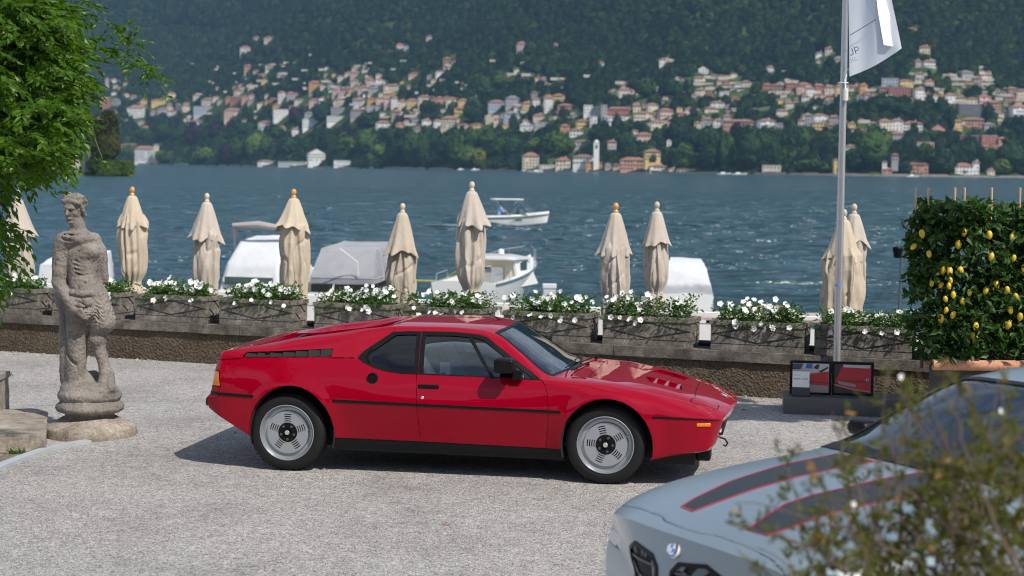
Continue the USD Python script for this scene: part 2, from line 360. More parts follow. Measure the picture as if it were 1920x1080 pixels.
# ================================================================== CARS
def section_curve(P, sharp, sub):
    """P: (m, 3) rail points from bottom centre to top centre; sharp: rail indices with a crease."""
    cuts = sorted(set([0, len(P) - 1] + list(sharp))); out = []
    for a, b in zip(cuts[:-1], cuts[1:]):
        Q = P[a:b + 1]
        d = np.maximum(np.linalg.norm(np.diff(Q, axis=0), axis=1), 1e-4) ** 0.6; t = np.concatenate([[0], np.cumsum(d)])
        tt = np.concatenate([np.linspace(t[k], t[k + 1], sub, endpoint=False) for k in range(len(Q) - 1)])
        out.append(PchipInterpolator(t, Q)(tt) if len(Q) > 2 else Q[0] + (Q[1] - Q[0]) * (tt / t[-1])[:, None])
    out.append(P[-1:])
    return np.vstack(out)
def loft_body(stations, sharp=(), sub=5, step=0.03, cap0=None, cap1=None, warp=None):
    """stations: list of arrays (m, 3) (s, w, z), half sections; mirrored to a closed body. cap0/cap1: (s, z) apex of the end caps."""
    S = np.array([section_curve(np.asarray(p, float), sharp, sub) for p in stations])          # (n, k, 3)
    mid = S[:, :, 0].mean(1); tt = [mid[0]]
    for a, b in zip(mid[:-1], mid[1:]):
        tt += list(np.linspace(a, b, max(2, int(math.ceil((b - a) / step))) + 1)[1:])
    G = PchipInterpolator(mid, S, axis=0)(np.array(tt))
    if warp is not None: G = warp(G)
    rows = [G]
    def capped(ring, apex, qs):
        o = []
        for q in qs:
            a = np.array([apex[0], 0, apex[1]]); r = ring * q + a * (1 - q); r[:, 0] = ring[:, 0] * q + apex[0] * (1 - q); o.append(r)
        return np.array(o)
    if cap0 is not None: rows = [capped(G[0], cap0, (0.02, 0.3, 0.6, 0.85, 0.96))] + rows
    if cap1 is not None: rows = rows + [capped(G[-1], cap1, (0.96, 0.85, 0.6, 0.3, 0.02))]
    G = np.concatenate(rows); n, k, _ = G.shape
    G[:, 0, 1] = 0; G[:, -1, 1] = 0
    M = G[:, 1:-1][:, ::-1].copy(); M[:, :, 1] *= -1
    R = np.concatenate([G, M], 1); K = R.shape[1]
    f = grid_faces(n, K, wrap=True); v = R.reshape(-1, 3)
    c0, c1 = len(v), len(v) + 1
    v = np.vstack([v, R[0].mean(0), R[-1].mean(0)]); j = np.arange(K); j2 = (j + 1) % K; e = (n - 1) * K
    f = np.vstack([f, np.stack([np.full(K, c0), j2, j], 1), np.stack([np.full(K, c1), e + j, e + j2], 1)])
    vol = np.einsum('ij,ij->i', v[f[:, 0]], np.cross(v[f[:, 1]], v[f[:, 2]])).sum()
    if vol < 0: f = f[:, ::-1]
    return v, f
def offset(m, d):
    v, f = m; return v - vnormals(v, f) * d, f

CAR_RED = mat('red_car_paint', {'p': ('principled_bsdf', {'base_color': (0.225, 0.0003, 0.0105), 'roughness': 0.45, 'coat_weight': 1.0, 'coat_roughness': 0.012, 'coat_ior': 1.36, 'specular_ior_level': 0.0})})
TINTED = pane_mat('car_glass', (0.76, 0.82, 0.82), ior=1.65)
RUBBER_TYRE = plain('tyre_rubber', (0.009, 0.009, 0.0095), 0.6, spec=.22, bump=0.2, bscale=120)
RIM_SILVER = plain('rim_silver', (0.33, 0.355, 0.385), 0.36, metal=0.6)
AMBER = mat('amber_lens', {'p': ('principled_bsdf', {'base_color': (0.62, 0.165, 0.004), 'roughness': 0.25, 'coat_weight': .4, 'specular_ior_level': .3})})
SEAT = plain('seat_leather', (0.11, 0.118, 0.128), 0.5)
CABIN = plain('cabin_lining', (0.03, 0.03, 0.034), 0.8)

def wheel_meshes():
    """Near side faces -y. 0.311 m radius, axle along y, y=0 is the outer face of the tyre."""
    R, W = 0.311, 0.205
    prof = [(0.215, 0.012), (0.222, 0.004), (0.245, -0.003), (0.272, -0.001), (0.292, 0.010), (0.304, 0.024), (0.309, 0.036), (0.311, 0.055), (0.3115, 0.10), (0.311, W - .055), (0.304, W - .024), (0.272, W), (0.215, W - .012)]
    v, f = lathe(prof, 72)
    tyre = (np.stack([v[:, 0], v[:, 2], v[:, 1]], 1), f)
    grooves = []                                                     # tread blocks along the shoulder
    for k in range(60):
        a = k / 60 * 2 * math.pi; b = box(-0.010, 0.010, 0.030, 0.078, 0.3095, 0.3135); v, f = b
        v = np.stack([v[:, 0], v[:, 1], v[:, 2]], 1); c, s = math.cos(a), math.sin(a)
        grooves.append((np.stack([v[:, 0] * c + v[:, 2] * s, v[:, 1], -v[:, 0] * s + v[:, 2] * c], 1), f))
    tread = cat(grooves)
    def ring(p, n=72):
        v, f = lathe(p, n); return (np.stack([v[:, 0], v[:, 2], v[:, 1]], 1), f)
    lip = ring([(0.205, 0.10), (0.206, 0.030), (0.212, 0.008), (0.219, -0.004), (0.224, -0.002), (0.224, 0.012), (0.215, 0.02)])
    lip2 = ring([(0.166, 0.030), (0.176, 0.048), (0.196, 0.046), (0.205, 0.020), (0.212, 0.006)])
    disc = CrossSection.circle(0.170, 96)
    cut = CrossSection.circle(0.079, 48); slots = []
    for k in range(5):
        a0 = math.pi / 2 + k * 2 * math.pi / 5
        for r in (0.092, 0.1095, 0.127, 0.1445):
            da = 0.0275 / r
            pts = [(rr * math.cos(a0 + t * da), rr * math.sin(a0 + t * da)) for rr, ts in ((r - .0042, (-1, -.5, 0, .5, 1)), (r + .0042, (1, .5, 0, -.5, -1))) for t in ts]
            slots.append(CrossSection([np.array(pts[::-1])]))
    face = disc - cut
    for s in slots: face = face - s
    d = Manifold.extrude(face, 0.010); v, f = vf(d)
    dish = (np.stack([v[:, 0], -v[:, 2] + 0.036, v[:, 1]], 1), f)
    back = ring([(0.0, 0.085), (0.20, 0.085)], 48)
    hub = ring([(0.080, 0.040), (0.078, 0.024), (0.060, 0.020), (0.040, 0.020), (0.036, 0.030), (0.0, 0.030)], 48)
    bolts = []
    for k in range(5):
        a = math.pi / 2 + math.pi / 5 + k * 2 * math.pi / 5; b, f = lathe([(0.0, 0.0), (0.009, 0.0), (0.0105, 0.003), (0.0105, 0.012)], 10)
        bolts.append((np.stack([b[:, 0] + 0.056 * math.cos(a), b[:, 2] + 0.012, b[:, 1] + 0.056 * math.sin(a)], 1), f))
    capm = ring([(0.0, 0.004), (0.013, 0.004), (0.015, 0.008), (0.019, 0.008), (0.021, 0.014), (0.0215, 0.032)], 32)
    v, f = rod((0.181, 0.045, 0.03), (0.177, 0.018, 0.03), 0.004, 6); valve = (v, f)
    return dict(tyre=tyre, tread=tread, lip=cat([lip, lip2]), dish=dish, back=back, hub=hub, bolts=bolts, cap=capm, valve=valve)
WM = wheel_meshes()
def put_wheel(car, s, w, z, turn=0.0, flip=False, scale=1.0):
    x = thing('wheel', parent=car)
    xp = UsdGeom.Xformable(UsdGeom.Xform(x)); xp.AddTranslateOp().Set(Gf.Vec3d(s, w, z))
    xp.AddRotateZOp().Set(180.0 if flip else 0.0); xp.AddRotateYOp().Set(turn)
    if scale != 1.0: xp.AddScaleOp().Set(Gf.Vec3f(scale, 1.0, scale))
    obj('tyre', WM['tyre'], RUBBER_TYRE, x, smooth=40); obj('tread', WM['tread'], RUBBER_TYRE, x, smooth=False)
    obj('rim', WM['lip'], RIM_SILVER, x, smooth=40); obj('wheel_disc', WM['dish'], RIM_SILVER, x, smooth=20)
    obj('brake_cover', WM['back'], BLACK_MATT, x, smooth=False); obj('hub', WM['hub'], BLACK_TRIM, x, smooth=30)
    for bm in WM['bolts']: obj('wheel_bolt', bm, GREY_PLASTIC, x, smooth=30)
    obj('valve', WM['valve'], CHROME, x, smooth=30); obj('hub_cap', WM['cap'], CHROME, x, smooth=30)
    return x

# ------------------------------------------------------------------ the red sports car; local x = along the car (rear axle 0), local y = -(towards the viewer's side), z up
M1_POS, M1_PSI = (-1.638, 14.399), math.radians(9.73)
def st(s, *wz, so=None):
    a = np.array([[s, w, z] for w, z in wz], float)
    if so: 
        for k, d in so.items(): a[k, 0] = d
    return a
R = [
 # bottomC      bottom       sill bottom   sill top      strip bottom  strip top     mid           shoulder      inner         edge          top          centre
 st(-.62, (0,.42), (.50,.42), (.795,.435), (.815,.477), (.825,.565), (.825,.602), (.825,.70), (.795,.845), (.772,.90), (.74,.925), (.40,.935), (0,.938),
    so={0: -.56, 1: -.57, 2: -.62, 3: -.672, 4: -.69, 5: -.655, 6: -.638, 7: -.612, 8: -.598, 9: -.588, 10: -.585, 11: -.585}),
 st(-.56, (0,.38), (.50,.38), (.835,.405), (.868,.42), (.886,.573), (.886,.606), (.886,.70), (.838,.85), (.80,.905), (.76,.938), (.40,.945), (0,.946)),
 st(-.35, (0,.25), (.50,.25), (.858,.295), (.885,.312), (.905,.577), (.906,.608), (.900,.71), (.843,.88), (.80,.93), (.725,.975), (.44,.955), (0,.952)),
 st(-.15, (0,.18), (.60,.18), (.815,.20), (.845,.285), (.908,.572), (.911,.604), (.905,.715), (.838,.895), (.80,.945), (.675,1.015), (.44,.955), (0,.950)),
 st(.0, (0,.17), (.60,.17), (.805,.172), (.838,.280), (.909,.568), (.912,.60), (.905,.715), (.832,.905), (.79,.955), (.635,1.048), (.43,.972), (0,.966)),
 st(.35, (0,.165), (.60,.165), (.795,.17), (.834,.279), (.909,.562), (.912,.595), (.900,.71), (.822,.905), (.775,.965), (.59,1.098), (.41,1.035), (0,1.032)),
 st(.60, (0,.165), (.60,.165), (.79,.17), (.832,.278), (.909,.559), (.912,.592), (.896,.695), (.822,.895), (.765,.972), (.570,1.140), (.37,1.108), (0,1.108)),
 st(.85, (0,.165), (.60,.165), (.79,.169), (.832,.277), (.909,.556), (.912,.590), (.892,.69), (.842,.82), (.752,.965), (.570,1.156), (.33,1.180), (0,1.185)),
 st(1.20, (0,.165), (.60,.165), (.79,.167), (.832,.275), (.909,.553), (.912,.588), (.890,.69), (.848,.812), (.752,.962), (.575,1.160), (.33,1.183), (0,1.188)),
 st(1.48, (0,.165), (.60,.165), (.79,.165), (.832,.272), (.909,.550), (.912,.585), (.890,.69), (.848,.806), (.758,.952), (.583,1.148), (.33,1.174), (0,1.180)),
 st(1.64, (0,.165), (.60,.165), (.79,.164), (.832,.270), (.909,.548), (.912,.583), (.890,.69), (.848,.803), (.768,.933), (.602,1.112), (.34,1.146), (0,1.155)),
 st(1.85, (0,.165), (.60,.165), (.79,.163), (.832,.267), (.909,.546), (.912,.581), (.892,.69), (.848,.80), (.798,.880), (.680,.978), (.36,1.030), (0,1.045)),
 st(2.10, (0,.165), (.60,.165), (.795,.162), (.834,.263), (.909,.543), (.912,.578), (.898,.69), (.850,.795), (.822,.806), (.780,.818), (.40,.872), (0,.885)),
 st(2.30, (0,.165), (.60,.165), (.81,.17), (.838,.262), (.908,.541), (.911,.576), (.905,.695), (.846,.785), (.765,.802), (.63,.812), (.30,.818), (0,.820)),
 st(2.56, (0,.165), (.60,.165), (.82,.19), (.843,.255), (.906,.538), (.910,.574), (.906,.690), (.825,.774), (.73,.788), (.62,.791), (.30,.797), (0,.799)),
 st(2.85, (0,.18), (.60,.18), (.83,.20), (.855,.235), (.902,.534), (.905,.564), (.888,.650), (.795,.722), (.71,.742), (.605,.757), (.30,.764), (0,.766)),
 st(3.15, (0,.22), (.60,.22), (.835,.262), (.862,.278), (.886,.528), (.888,.553), (.852,.596), (.765,.640), (.69,.664), (.58,.684), (.30,.693), (0,.695)),
 st(3.35, (0,.26), (.55,.26), (.775,.29), (.800,.31), (.838,.524), (.840,.545), (.800,.568), (.72,.592), (.645,.610), (.55,.622), (.30,.634), (0,.638),
    so={4: 3.36, 5: 3.36, 9: 3.36, 10: 3.37, 11: 3.375}),
 st(3.45, (0,.27), (.45,.275), (.68,.305), (.70,.33), (.735,.515), (.735,.530), (.70,.540), (.63,.548), (.56,.554), (.48,.558), (.25,.566), (0,.568),
    so={0: 3.40, 1: 3.38, 2: 3.36, 3: 3.40, 4: 3.452, 5: 3.455, 6: 3.462, 7: 3.475, 8: 3.487, 9: 3.497, 10: 3.525, 11: 3.533}),
]
ARCH = [((0.04, 0.305), 0.352, 0.392), ((2.57, 0.305), 0.362, 0.374)]
def m1_warp(G):
    G = G.copy(); s, w, z = G[..., 0], G[..., 1], G[..., 2]
    for (c, zc), a, b in ARCH:
        d = np.hypot((s - c) / a, (z - zc) / b)
        g = 0.024 * np.exp(-((d - 1.0) / 0.17) ** 2) * (w > 0.6) * np.clip((0.86 - z) / 0.12, 0, 1)
        G[..., 1] += g * np.clip((w - 0.6) / 0.2, 0, 1)
    return G
# local frame: x = s, y = -w (the viewer's side is -y), z
def mirror(p): return [(x, -y) for x, y in p][::-1]
body_raw = loft_body(R, sharp=(3, 4, 5, 9), sub=6, step=0.028, cap0=(-.60, .70), cap1=(3.47, .43), warp=m1_warp)
OUT = man(body_raw)
IN4, IN12, IN30 = man(offset(body_raw, 0.004)), man(offset(body_raw, 0.014)), man(offset(body_raw, 0.035))
PROUD = man(offset(body_raw, -0.0025)); PROUD8 = man(offset(body_raw, -0.012))
car = thing('red_sports_car', 'low wedge-shaped red sports car with silver wheels parked on the gravel', 'car', loc=(*M1_POS, 0), rotz=-M1_PSI)

q_frame = Polygon([(.560, .922), (.600, .975), (.80, 1.118), (.93, 1.128), (1.035, 1.128), (1.066, .812), (.93, .812), (.80, .826), (.70, .852), (.61, .890)])
q_glass = Polygon([(.642, .928), (.66, .965), (.835, 1.096), (.94, 1.102), (1.000, 1.102), (1.032, .842), (.92, .838), (.80, .856), (.72, .878), (.66, .900)])
d_frame = Polygon([(1.040, 1.130), (1.30, 1.132), (1.50, 1.118), (1.575, 1.100), (1.66, 1.045), (1.80, .957), (1.95, .863), (2.045, .798), (1.90, .800), (1.56, .808), (1.07, .812)])
d_glass = Polygon([(1.078, 1.100), (1.30, 1.104), (1.48, 1.092), (1.555, 1.075), (1.64, 1.022), (1.78, .932), (1.93, .842), (1.975, .806), (1.90, .806), (1.56, .813), (1.106, .818)])
ws = [(1.628, .545), (1.66, .30), (1.668, 0)] ; ws = ws + [(a, -b) for a, b in ws[::-1][1:]]
wsb = [(2.245, 0), (2.225, .30), (2.165, .62), (2.125, .742)]; wsb = [(a, -b) for a, b in wsb[::-1]] + wsb[1:]
ws_poly = Polygon(ws + wsb)
tool_side = lambda poly: side_prism(poly, 0.35, 1.1) + side_prism(poly, -1.1, -0.35)
cut_side_win = tool_side(q_frame.union(d_frame).buffer(0.0005))
cut_ws = plan_prism(ws_poly, 0.72, 1.3)
cabin = IN30 ^ side_prism(Polygon([(.62, .24), (.62, 1.2), (1.9, 1.2), (2.32, .9), (2.32, .24)]), -1, 1)
arches = Manifold()
liner = Manifold()
for (c, zc), a, b in ARCH:
    t = np.linspace(0, 2 * np.pi, 97)[:-1]
    e = lambda k: Polygon(np.stack([c + (a - k) * np.cos(t), zc + (b - k) * np.sin(t)], 1))
    arches = arches + side_prism(e(0), 0.52, 1.2) + side_prism(e(0), -1.2, -0.52)
    ring = (e(0.001).difference(e(0.008))).intersection(Polygon([(c - 1, .20), (c + 1, .20), (c + 1, 1), (c - 1, 1)]))
    for sg in (-1, 1):
        lo, hi = (0.525, 0.872) if sg > 0 else (-0.872, -0.525)
        liner = liner + side_prism(ring, lo, hi)
        lo, hi = (0.522, 0.53) if sg > 0 else (-0.53, -0.522)
        liner = liner + side_prism(e(0.001).intersection(Polygon([(c - 1, .17), (c + 1, .17), (c + 1, 1), (c - 1, 1)])), lo, hi)
def groove_side(pts, wd=0.006): return side_prism(stroke(pts, wd), 0.6, 1.1) + side_prism(stroke(pts, wd), -1.1, -0.6)
def groove_plan(pts, wd=0.006): return plan_prism(stroke(pts, wd), 0.3, 1.3)
lid = rnd(([(3.215, .585), (3.415, .475), (3.405, .635), (3.19, .715)], .025))
lines = (groove_side([(1.052, .815), (1.062, .70), (1.093, .15)]) + groove_side([(2.045, .80), (2.08, .765), (2.104, .70), (2.116, .557), (2.086, .15)])
         + groove_side([(-.63, .868), (-.38, .892), (.0, .910), (.535, .920)], .008)
         + groove_plan([(.80, .70), (.822, .40), (.83, 0), (.822, -.40), (.80, -.70)])
         + groove_plan([(2.40, .0), (2.385, .45), (2.40, .615), (2.56, .615), (2.90, .60), (3.225, .553), (3.215, .3), (3.21, 0)]) + groove_plan([(2.40, .0), (2.385, -.45), (2.40, -.615), (2.56, -.615), (2.90, -.60), (3.225, -.553), (3.215, -.3), (3.21, 0)])
         + plan_prism(lid.exterior.buffer(.005), .3, 1) + plan_prism(Polygon(mirror(lid.exterior.coords)).exterior.buffer(.005), .3, 1))
lines = lines ^ (OUT - IN12)
louv = Polygon([(-.372, .938), (.348, .985), (.345, .919), (-.395, .895)])
cut_louv = tool_side(louv) ^ (OUT - man(offset(body_raw, 0.05)))
vents = [Polygon([(2.80, .18 + .0), (2.86, .44), (3.115, .40), (3.09, .165)]), ]
vents = vents + [Polygon(mirror(p.exterior.coords)) for p in vents]
cut_vent = Manifold()
for p in vents: cut_vent = cut_vent + plan_prism(p, .3, 1)
cut_vent = cut_vent ^ (OUT - IN30)
deck = Polygon([(-.42, .60), (.74, .44), (.74, -.44), (-.42, -.60)])
cut_deck = plan_prism(deck, .3, 1.3) ^ (OUT - man(offset(body_raw, 0.07)))
cowlv = Polygon([(2.255, .69), (2.37, .665), (2.385, .715), (2.275, .735)]); cowlv2 = Polygon(mirror(cowlv.exterior.coords))
cut_cowl = (plan_prism(cowlv, .3, 1.3) + plan_prism(cowlv2, .3, 1.3)) ^ (OUT - IN30)
sill_zone = side_prism(Polygon([(.35, .0), (.35, .281), (1.09, .277), (2.24, .262), (2.24, .0)]), -1.1, 1.1)
grille = side_prism(Polygon([(3.36, .475), (3.36, .36), (3.6, .36), (3.6, .475)]), -.58, .58) ^ (OUT - IN30)
lamp_cut = side_prism(Polygon([(-.70, .660), (-.70, .795), (-.568, .790), (-.548, .660)]), -1.0, 1.0) ^ (OUT - IN12)
paint = OUT - cabin - cut_side_win - cut_ws - arches - lines - cut_louv - cut_vent - cut_deck - cut_cowl - sill_zone - grille - lamp_cut
FLIP = np.diag([1.0, -1.0, 1.0])
def put(name, m, material, parent=car, smooth=30, **kw):
    """w is positive towards the viewer's side: local y = -w."""
    v, f = vf(m)
    if len(f): return obj(name, (v * [1, -1, 1], f[:, ::-1]), material, parent, smooth=smooth, **kw)
body_o = put('body', paint, CAR_RED, smooth=24)
put('sill', (man(offset(body_raw, 0.006)) ^ sill_zone) - arches - cabin, BLACK_TRIM, label='black sill below the doors')
for lp in liner.decompose(): put('wheel_arch_lining', lp, BLACK_MATT, smooth=40)
shell = PROUD - man(offset(body_raw, 0.012))
frame_q = (shell ^ tool_side(q_frame)) - tool_side(q_glass)
frame_d = (shell ^ tool_side(d_frame)) - tool_side(d_glass)
put('window_frame', frame_q ^ side_prism(Polygon([(0, 0), (3, 0), (3, 2), (0, 2)]), 0, 1.2), BLACK_TRIM); put('window_frame', frame_q ^ side_prism(Polygon([(0, 0), (3, 0), (3, 2), (0, 2)]), -1.2, 0), BLACK_TRIM)
put('window_frame', frame_d ^ side_prism(Polygon([(0, 0), (3, 0), (3, 2), (0, 2)]), 0, 1.2), BLACK_TRIM); put('window_frame', frame_d ^ side_prism(Polygon([(0, 0), (3, 0), (3, 2), (0, 2)]), -1.2, 0), BLACK_TRIM)
pane = man(offset(body_raw, 0.0045)) - man(offset(body_raw, 0.0075))
half = lambda sg: side_prism(Polygon([(-1, 0), (4, 0), (4, 2), (-1, 2)]), 0.05 if sg > 0 else -1.3, 1.3 if sg > 0 else -0.05)
for sg in (1, -1):
    put('side_window', (pane ^ tool_side(d_glass)) ^ half(sg), TINTED, smooth=40)
    put('quarter_window', (pane ^ tool_side(q_glass)) ^ half(sg), pane_mat('dark_glass', (0.10, 0.11, 0.11), ior=1.6), smooth=40)
    bar = tool_side(stroke([(1.440, 1.10), (1.665, .80)], .022)) ^ half(sg)
    put('window_bar', (PROUD - man(offset(body_raw, 0.012))) ^ bar, BLACK_TRIM)
    put('quarter_vent', (shell ^ tool_side(q_glass.buffer(.02).intersection(Polygon([(.5, .8), (.668, .8), (.668, 1.1), (.5, 1.1)])))) ^ half(sg), BLACK_TRIM)
seal = ws_poly.buffer(.006).difference(ws_poly.buffer(-.020))
put('windscreen', pane ^ plan_prism(ws_poly.buffer(-.01), .7, 1.3), pane_mat('windscreen_glass', (0.62, 0.70, 0.68), ior=1.9), smooth=40)
put('windscreen_seal', (PROUD - IN12) ^ plan_prism(seal, .74, 1.3), BLACK_TRIM)
# rub strip
for sg in (1, -1):
    for a, b in ((-.655, -.27), (.385, 2.212), (2.925, 3.43)):
        ss = np.linspace(a, b, 40); zz = np.interp(ss, [-.655, 0, 1.05, 2.26, 2.85, 3.32, 3.45], [.608, .592, .578, .561, .549, .537, .522]); hh = np.interp(ss, [-.6, 0, 2.3, 2.9, 3.2, 3.43], [.023, .023, .021, .015, .011, .004])
        poly = Polygon(list(zip(ss, zz + hh / 2)) + list(zip(ss[::-1], (zz - hh / 2)[::-1])))
        put('rub_strip', ((man(offset(body_raw, -0.005)) - IN12) ^ side_prism(poly, .6, 1.1)) if sg > 0 else ((man(offset(body_raw, -0.005)) - IN12) ^ side_prism(poly, -1.1, -.6)), BLACK_TRIM)
# louvre panels behind the side windows
for sg in (1, -1):
    put('louvre_panel', (man(offset(body_raw, 0.040)) - man(offset(body_raw, 0.052))) ^ tool_side(louv.buffer(.002)) ^ half(sg), BLACK_MATT)
    for k in range(7):
        x0 = -.375 + k * .104
        v, f = box(0, .112, 0, .006, 0, .074 - .0 * k); v = v.copy()
        t = v[:, 0] / .112; s = x0 + v[:, 0]
        zz0 = np.interp(s, [-.39, .35], [.897, .921]); zz1 = np.interp(s, [-.39, .35], [.937, .984])
        z = zz0 + .002 + (v[:, 2] / .074) * (zz1 - zz0 - .004)
        wsurf = np.interp(s, [-.56, -.35, -.15, 0, .35, .6], [.795, .805, .80, .793, .785, .78]) - (v[:, 2] / .074) * .026
        w = wsurf - 0.020 * t + .006 - v[:, 1]
        put('louvre_slat', (np.stack([s, sg * w, z], 1), f if sg < 0 else f[:, ::-1]), BLACK_MATT, smooth=False)
# engine cover slats
for k in range(9):
    s0 = -.40 + k * .125
    z0 = np.interp(s0, [-.56, -.35, -.15, 0, .35, .6, .85], [.946, .952, .950, .966, 1.032, 1.108, 1.185]) - .022
    hw = np.interp(s0, [-.42, .74], [.595, .440])
    v, f = box(0, .121, -hw, hw, -.006, .006); v = v.copy(); v[:, 2] += z0 + v[:, 0] * .46 - .030; v[:, 0] += s0
    put('engine_cover_slat', (v, f), GREY_PLASTIC, smooth=False)
# bonnet vent blades
for sg in (1, -1):
    for k in range(3):
        x0 = 2.815 + k * .092
        za = np.interp(x0, [2.56, 2.85, 3.15], [.795, .761, .690]); 
        P = np.array([[x0, sg * .175, za - .034], [x0 + .012, sg * .435, za - .034], [x0 + .090, sg * .415, za - .026], [x0 + .088, sg * .18, za - .002], [x0 + .090, sg * .18, za - .034], [x0 + .092, sg * .41, za - .034]])
        put('bonnet_vent_blade', (P, np.array([[0, 1, 2], [0, 2, 3], [0, 3, 4], [1, 5, 2], [2, 5, 4], [2, 4, 3], [0, 4, 5], [0, 5, 1]])), CAR_RED, smooth=False)
# lamps
for sg in (1, -1):
    put('rear_lamp', ((man(offset(body_raw, 0.001)) - man(offset(body_raw, 0.013))) ^ side_prism(Polygon([(-.70, .669), (-.70, .785), (-.578, .780), (-.560, .669)]), -1, 1) ^ half(sg)) - side_prism(Polygon([(-.8, .6), (-.8, .9), (-.63, .9), (-.66, .6)]), -.70, .70), AMBER, label='amber rear lamp at the tail corner')
    P = rbox(3.262, 3.366, .0, .012, .480, .506, .005); v, f = vf(P)
    v = v.copy(); v[:, 1] += np.interp(v[:, 0], [3.15, 3.26, 3.35, 3.42], [.886, .866, .840, .79]) - .006; v[:, 1] *= sg
    put('front_side_lamp', (v, f if sg > 0 else f[:, ::-1]), AMBER)
    put('fog_lamp', rbox(3.39, 3.438, sg * .53 - .055, sg * .53 + .055, .395, .46, .012), plain('lamp_glass', (.6, .6, .58), .1, coat=1.0))
put('grille', side_prism(Polygon([(3.38, .47), (3.38, .365), (3.445, .365), (3.465, .47)]), -.50, .50), BLACK_MATT)
put('front_spoiler', man(cat([box(2.98, 3.24, -.66, .66, .15, .26)])) , BLACK_MATT)
put('air_duct', rbox(3.24, 3.36, .42, .60, .17, .275, .02), BLACK_TRIM); put('air_duct', rbox(3.24, 3.36, -.60, -.42, .17, .275, .02), BLACK_TRIM)
put('tow_hook', tube([(3.42, .50, .35), (3.465, .50, .335), (3.485, .50, .305), (3.47, .50, .28), (3.45, .50, .29)], .007, 8), BLACK_TRIM)
put('rear_bumper_pad', rbox(-.715, -.66, -.79, .79, .49, .555, .012), BLACK_RUBBER)
# mirrors, handles, filler, lock, wipers, aerial
for sg in (1, -1):
    put('door_mirror', rbox(1.70, 1.855, sg * .955 - .085, sg * .955 + .075, .862, .972, .022), BLACK_TRIM)
    put('mirror_stalk', man(cat([box(1.83, 1.90, sg * .875 - .06, sg * .875 + .03, .80, .868)])), BLACK_TRIM)
    put('door_handle', man(offset((lambda m: vf(m))(rbox(1.068, 1.242, 0, .022, .700, .738, .010)), 0)).translate((0, .868, 0)) if sg > 0 else rbox(1.068, 1.242, -.890, -.868, .700, .738, .010), BLACK_TRIM)
    v, f = lathe([(0, .004), (.010, .004), (.014, 0), (.014, -.02)], 16); put('door_lock', (np.stack([v[:, 0] + 1.112, sg * (v[:, 2] + .904), v[:, 1] + .634], 1), f), CHROME)
    v, f = lathe([(0, .010), (.018, .010), (.020, .004), (.032, .003), (.036, .010), (.042, .008), (.044, -.02)], 32); put('filler_cap', (np.stack([v[:, 0] + .70, sg * (v[:, 2] + .878), v[:, 1] + .772], 1), f), BLACK_TRIM)
for y0, y1 in ((-.10, .52), (-.66, -.05)):
    put('wiper', cat([rod((2.29, y0, .832), (2.24, y1, .845), .006, 6), rod((2.20, y0 + .1, .862), (2.20, y1 + .05, .870), .005, 6), rod((2.30, y0, .80), (2.29, y0, .84), .014, 8)]), BLACK_TRIM)
put('aerial', cat([rod((1.56, -.10, 1.165), (1.30, -.12, 1.30), .0035, 6, .002), rod((1.575, -.10, 1.155), (1.50, -.105, 1.20), .008, 8, .005)]), BLACK_TRIM)
v, f = lathe([(0, .003), (.034, .003), (.038, 0), (.038, -.01)], 28)
def on_hood(v, s, zc, tilt): 
    c, q = math.cos(tilt), math.sin(tilt); return np.stack([s + v[:, 0] * c + v[:, 2] * q, v[:, 1], zc - v[:, 0] * q + v[:, 2] * c], 1)
bd = put('badge', (on_hood(v, 3.43, .617, .36), f), CHROME)
quads = []
for k in range(4):
    t = np.linspace(k * math.pi / 2, (k + 1) * math.pi / 2, 8); p = np.vstack([[0, 0, .0045], np.stack([.024 * np.cos(t), .024 * np.sin(t), np.full(8, .0045)], 1)])
    q = (on_hood(p, 3.43, .617, .36), np.array([[0, i, i + 1] for i in range(1, 8)]))
    put('badge_quarter', q, plain('badge_blue', (.05, .22, .62), .3) if k % 2 else WHITE_PAINT, parent=bd, smooth=False)
v, f = lathe([(.0245, .0045), (.034, .0045)], 28); put('badge_ring', (on_hood(v, 3.43, .617, .36), f), plain('badge_black', (.01, .01, .012), .3), parent=bd, smooth=False)
# cabin
put('cabin_floor', box(.66, 2.28, -.74, .74, .27, .30), CABIN, smooth=False)
put('bulkhead', man(box(.66, .70, -.85, .85, .30, 1.2)) ^ IN30, CABIN, smooth=False)
put('dashboard', side_prism(Polygon([(1.86, .50), (1.90, .74), (1.98, .80), (2.27, .76), (2.27, .45)]), -.72, .72), CABIN)
for sg in (1, -1):
    y = sg * .36
    seat = thing('seat', parent=car)
    obj('seat_cushion', xf(rbox(1.12, 1.62, -y - .24, -y + .24, .32, .48, .05)), SEAT, seat)
    back = rbox(-.07, .07, -y - .23, -y + .23, .0, .62, .05).rotate((0, -24, 0)).translate((1.20, 0, .42)); obj('seat_back', back, SEAT, seat)
    head = rbox(-.05, .05, -y - .12, -y + .12, .0, .20, .045).rotate((0, -20, 0)).translate((.94, 0, .97)); obj('headrest', head, SEAT, seat)
t = np.linspace(0, 2 * np.pi, 33); c = np.stack([np.zeros(33), .18 * np.cos(t), .18 * np.sin(t)], 1) @ np.array([[math.cos(.45), 0, math.sin(.45)], [0, 1, 0], [-math.sin(.45), 0, math.cos(.45)]]) + [1.76, -.36, .80]
put('steering_wheel', cat([tube(c, .013, 8, False), rod((1.76, -.36, .80), (1.90, -.36, .70), .03), rod(c[0], c[16], .01), rod(c[8], c[24], .01)]), BLACK_TRIM)
card = put('info_card', box(1.215, 1.30, .735, .738, .735, .90), WHITE_PAINT, smooth=False, label='white paper card with a blue patch standing behind the door glass')
put('blue_patch', box(1.225, 1.262, .7385, .7395, .745, .82), plain('print_blue', (.05, .22, .5), .5), parent=card, smooth=False)
